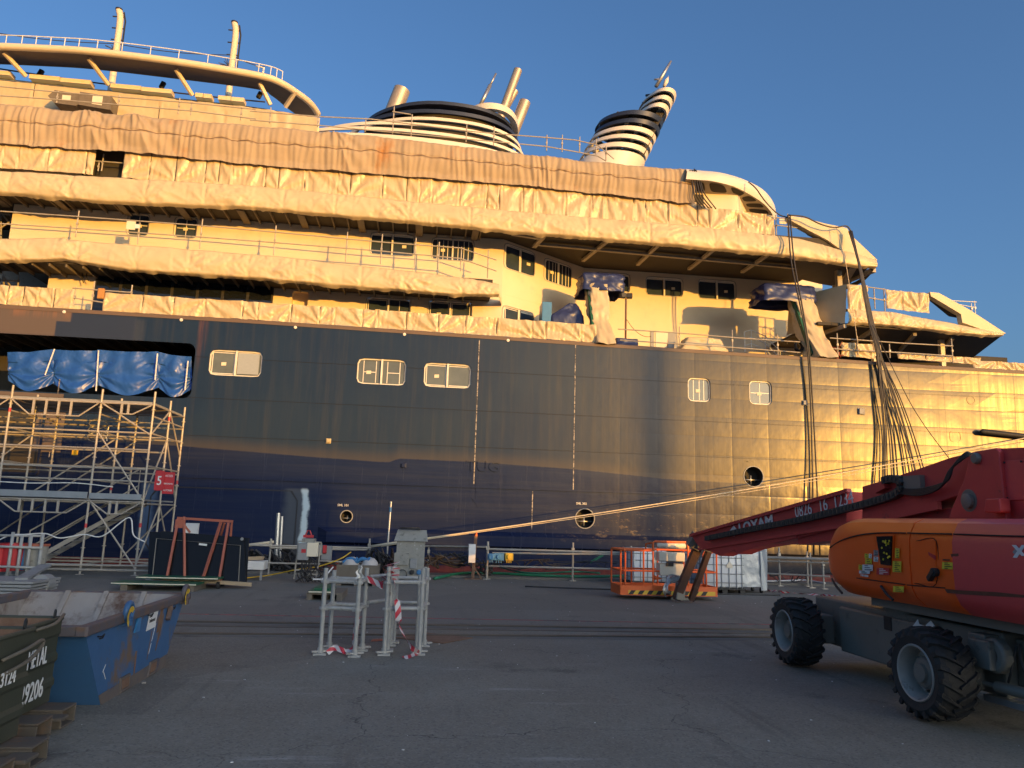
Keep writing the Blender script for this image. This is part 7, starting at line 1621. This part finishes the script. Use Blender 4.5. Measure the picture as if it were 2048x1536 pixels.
# ---------------------------------------------------------------- SKIPS
M['sblue']=mat('skip_blue',(.038,.125,.28),(.05,.12,.235),.55,scale=2.2,stain=(.17,.115,.075),sscale=2.2,sth=.52,sw=.12,bump=.08,bscale=14,rvar=.1)
M['srim']=mat('skip_rim',(.085,.095,.12),(.13,.10,.095),.6,scale=3,stain=(.16,.10,.07),sscale=4,sth=.48)
M['sin']=mat('skip_inside',(.27,.225,.185),(.38,.345,.31),.85,scale=1.6,stain=(.13,.075,.05),sscale=2.2,sth=.5,sw=.16,bump=.3,bscale=9,stretch=(1,1,.6))
M['sbot']=mat('skip_worn_foot',(.17,.13,.10),(.11,.10,.10),.8,scale=4,stain=(.03,.05,.12),sscale=3,sth=.56)
M['bgreen']=mat('bin_green',(.046,.052,.033),(.066,.068,.046),.6,scale=2.5,stain=(.09,.075,.05),sscale=3,sth=.58,bump=.08)
M['brim']=mat('bin_bar',(.20,.17,.12),(.13,.11,.085),.6,scale=5,metal=.2)
M['bbase']=mat('bin_base',(.13,.105,.08),(.095,.085,.07),.8,scale=3,stain=(.17,.10,.06),sscale=4,sth=.55,bump=.2)
ZR=.80
n0=onZ(200,1410); f0=onZ(334,1336); n1=onZ(165,1252,ZR); f1=onZ(388,1186,ZR); n1.x=n0.x-.06; f0.x=n0.x+.0; f1.x=n1.x+(f0.x-n0.x)*(f1.y-n1.y)/(f0.y-n0.y)
WS=1.95
left=V((-1,-.02,0))
n0l=n0+left*WS; f0l=f0+left*WS; n1l=n1+left*WS; f1l=f1+left*WS
sk=thing('skip','large worn blue steel skip with rusty patches and open top behind the green bins','skip',n0)
q=MB(); q.hexa([n0l,n0,f0,f0l,n1l,n1,f1,f1l]); 
# drop the lid face: keep only the four sides and the floor
q.f=[f for i,f in enumerate(q.f) if i!=1]; q.mi=q.mi[:len(q.f)]
q.build('shell','sblue',sk)
ins=.035; 
I=[n0l+V((ins,ins,.04)),n0+V((-ins,ins,.04)),f0+V((-ins,-ins,.04)),f0l+V((ins,-ins,.04)),n1l+V((ins,ins,0)),n1+V((-ins,ins,0)),f1+V((-ins,-ins,0)),f1l+V((ins,-ins,0))]
q=MB(); q.hexa(I); q.f=[f for i,f in enumerate(q.f) if i!=1]; q.mi=q.mi[:len(q.f)]; q.build('lining','sin',sk)
q=MB(); rim=[n1l,n1,f1,f1l]
for i in range(4):
    a,b=rim[i],rim[(i+1)%4]; d=(b-a).normalized()*.06; q.bar(a-d+V((0,0,-.045)),b+d+V((0,0,-.045)),.10,.095)
q.build('rim','srim',sk,bevel=.012)
# inner ribs on the sloping far end
q=MB()
for t in (.25,.5,.75):
    a=I[3].lerp(I[2],t); b=I[7].lerp(I[6],t); q.bar(a+V((0,-.02,0)),b+V((0,-.02,0)),.06,.04)
q.build('inner_rib','sin',sk)
# lower fork pockets with a worn foot band
d=(f0-n0); nrm=V((1,.0,0)); nrm=d.cross(V((0,0,1))).normalized()
def side(t,z,o=.004):
    b=n0.lerp(f0,t); tp=n1.lerp(f1,t); return b.lerp(tp,z/ZR)+nrm*o
q=MB(); q.prism([side(-.0,.0),side(1,.0),side(1,.14),side(0.0,.1)],nrm*.004); q.build('foot_band','sbot',sk)
for t in (.27,.70):
    q=MB(); q.prism([side(t,.035,.012),side(t+.11,.035,.012),side(t+.11,.13,.012),side(t,.13,.012)],nrm*.004); q.build('fork_pocket','rust',sk)
    q=MB(); 
    for a,b in ((side(t-.01,.02,.012),side(t+.12,.02,.012)),(side(t-.01,.145,.012),side(t+.12,.145,.012)),(side(t-.005,.02,.012),side(t-.005,.145,.012)),(side(t+.115,.02,.012),side(t+.115,.145,.012))): q.bar(a,b,.02,.02)
    q.build('pocket_frame','sbot',sk)
# lifting ears painted yellow
for k,t in enumerate((.30,.93)):
    c=side(t,ZR,.06); q=MB(); ax=nrm; 
    prof=[]
    for i in range(9): a=2*math.pi*i/8; prof.append((.03*math.cos(a),.085+.032*math.sin(a)))
    q.lathe(c+V((0,0,.02)),ax,prof,20); q.bar(c+V((0,0,-.12)),c+V((0,0,-.04)),.09,.05); q.build('lifting_ear','sblue' if k==0 else 'srim',sk,smooth=True,auto=50)
    q=MB(); q.lathe(c+V((0,-.03,-.03))+nrm*.035,ax,[(0,.05),(.006,.105),(.004,.108),(0,.05)],20); q.f=[f for i,f in enumerate(q.f) if (i%20)<11]; q.mi=q.mi[:len(q.f)]; q.build('yellow_paint','yellow',sk)
# hooks and fittings
for t,z in ((.08,.66),(.55,.69),(.83,.68)):
    q=MB(); c=side(t,z); q.tube([c,c+nrm*.04,c+nrm*.05+V((0,.03,.02)),c+nrm*.03+V((0,.05,-.02)),c+V((0,.05,-.03))],.007,6); q.build('hook','black',sk)
q=MB(); q.prism([side(.40,.56,.01),side(.45,.56,.01),side(.46,.70,.01),side(.43,.70,.01)],nrm*.02); q.build('blue_tag','bluep',sk)
q=MB(); q.bar(side(.80,.56,.03),side(.80,.70,.03),.05,.05); q.build('hinge_block','srim',sk)
q=MB(); q.prism([side(.55,.52,.008),side(.655,.53,.008),side(.665,.72,.008),side(.565,.72,.008)],nrm*.004); lb=q.build('sign_plate','white',sk)
q=MB(); a=side(.572,.60,.014); b=side(.655,.605,.014); text_mb(q,'belavnet',a,b-a,(0,0,1),.062,.002,offset=.01,squash=(b-a).length/.062/4.1); q.build('sign_lettering','black',lb)
q=MB(); rd=random.Random(6)
for t,z0,z1,w in ((.74,.25,.62,.016),(.70,.45,.7,.03),(.63,.2,.5,.008),(.45,.1,.35,.02)):
    q.prism([side(t,z0,.003),side(t+w,z0,.003),side(t+w*1.2,z1,.003),side(t+.003,z1,.003)],nrm*.002)
islands(q.build('rust_streak','rust',sk))
q=MB()
for t,z0,t2,z1 in ((.655,.38,.67,.56),(.645,.25,.655,.36),(.08,.30,.12,.36),(.1,.22,.09,.30)): q.bar(side(t,z0,.005),side(t2,z1,.005),.004,.003)
islands(q.build('scratch','white',sk))
q=MB(); rd=random.Random(2)
for k in range(50):
    c=I[0].lerp(I[2],rd.random()).lerp(I[3].lerp(I[1],rd.random()),.5)+V((rd.uniform(-.6,.6),rd.uniform(-.8,.8),0)); s=rd.uniform(.02,.06); q.obox(c,(s,s*.4,0),(-s*.3,s,0),(0,0,s*.4))
tag(q.build('rubble','concrete'),'light rubble scraps on the floor of the blue skip','rubble')
# ---------------------------------------------------------------- green tipping bins on fork bases
def bin_(label,x,y0,y1,zb,zt_,dx,lines,handle):
    c=V((x,(y0+y1)/2,0)); t=thing('tipping_bin',label,'bin',c,'dark green tipping bins')
    def S(u,v,o=0): # side surface seen from the right
        return V((x+dx*v+o,y0-.02*v+(y1-y0+.04*v)*u,zb+(zt_-zb)*v))
    W=1.25
    q=MB(); prof=[(0,0),(.16,0),(.20,.02),(.26,.02),(.30,0),(.46,0),(.50,.02),(.56,.02),(.60,0),(.78,0),(.82,.015),(1,.015)]
    vs=[]; 
    for v,o in prof: vs+=[S(0,v,o),S(1,v,o),S(1,v,0)+V((-W,0,0)),S(0,v,0)+V((-W,0,0))]
    fs=[]
    for i in range(len(prof)-1):
        for k in range(4): fs.append((4*i+k,4*i+(k+1)%4,4*i+4+(k+1)%4,4*i+4+k))
    fs.append((0,3,2,1)); q.add(vs,fs); q.build('shell','bgreen',t)
    q=MB(); q.add([S(0,.45,-.03)+V((0,.05,0)),S(1,.45,-.03)+V((0,-.05,0)),S(1,.45)+V((-W+.05,-.05,0)),S(0,.45)+V((-W+.05,.05,0)),S(0,1,-.03)+V((0,.03,0)),S(1,1,-.03)+V((0,-.03,0)),S(1,1)+V((-W+.03,-.03,0)),S(0,1)+V((-W+.03,.03,0))],[(0,1,2,3),(0,1,5,4),(1,2,6,5),(2,3,7,6),(3,0,4,7)]); q.build('lining','rust',t)
    q=MB(); R_=[S(0,1,.01),S(1,1,.01),S(1,1)+V((-W,0,0)),S(0,1)+V((-W,0,0))]
    for i in range(4): q.tube([R_[i],R_[(i+1)%4]],.02,8)
    q.build('rim','bgreen',t)
    q=MB(); 
    if handle: q.tube(catmull([S(*handle[0],.03)]+[S(*h,.09) for h in handle[1:-1]]+[S(*handle[-1],.03)],4),.014,8); q.build('handle_bar','brim',t,smooth=True)
    q=MB(); r_=S(.9,1.06,-.02); q.lathe(r_,(1,.3,0),[(.008*math.cos(a*.785),.04+.008*math.sin(a*.785)) for a in range(9)],16); q.build('ring','black',t,smooth=True)
    q=MB()
    for s,l_,t_,r_,b_ in lines:
        q=MB(); o_=onX(l_,b_,x+.05); e_=onX(r_,b_-(r_-l_)*.42,x+.05); hh=(onX(l_,t_,x+.05)-o_).length; text_mb(q,s,o_,(0,1,0),V((0,0,1)),hh*1.38,.004,'LEFT',.008,(e_.y-o_.y)/(hh*1.38)/(len(s)*.62)); q.build('lettering','white',t)
    # fork base: pallet-like steel frame sticking out to the right
    q=MB(); xo=.24; z1=zb-.01
    for yy0,yy1 in ((y0+.02,y0+.30),(y1-.28,y1)):
        q.box((x-W,yy0,z1-.02),(x+xo,yy1,z1)); q.box((x-W,yy0,.0),(x+xo,yy0+.02,z1-.021)); q.box((x-W,yy1-.02,.0),(x+xo,yy1,z1-.021)); q.box((x-W,yy0+.021,.0),(x+xo,yy1-.021,.015))
    q.box((x+.12,y0+.31,z1-.06),(x+.30,y1-.29,z1-.03))
    q.build('fork_base','bbase',t,bevel=.008)
    return t,S
pb=onZ(98,1402,.17); zb_=onX(108,1240,pb.x).z
b1,S1=bin_('dark green tipping bin lettered METAL in front of the blue skip',pb.x,pb.y-.75,pb.y,.17,zb_,.0,[('METAL',52,1306,93,1341),('29206',36,1376,94,1414)],[(.35,.95),(.6,.99),(.98,1.05)])
pc_=onZ(34,1470,.17); zc_=onX(38,1266,pc_.x).z
b2,S2=bin_('front dark green tipping bin numbered 3124 at the lower left corner',pc_.x,pc_.y-.8,pc_.y,.17,zc_,.0,[('3124',-2,1349,37,1376)],[(.45,.80),(.7,.86),(.97,.90),(.99,.84),(.75,.74),(.45,.66)])
q=MB(); q.prism([S1(.1,.72,.026),S1(.22,.74,.026),S1(.24,.84,.026),S1(.12,.83,.026)],(.002,0,0)); q.build('sticker','bluep',b1)
# small litter on the quay
rd=random.Random(12); q=MB()
for k in range(170):
    x=rd.uniform(-4,9); y=rd.uniform(4,24); s=rd.uniform(.006,.022); a=rd.uniform(0,3); q.obox((x,y,.002),(s*math.cos(a),s*math.sin(a),0),(-s*.6*math.sin(a),s*.6*math.cos(a),0),(0,0,s*.3))
struct(q.build('litter','white'),'stuff')
q=MB()
p=gp(742,1283); q.prism([p,p+V((.2,.02,.01)),p+V((.16,.12,.015)),p+V((.02,.1,.01))],(0,0,.012)); tag(q.build('rag','redox'),'small reddish rag lying between the two scaffold stands','rag')
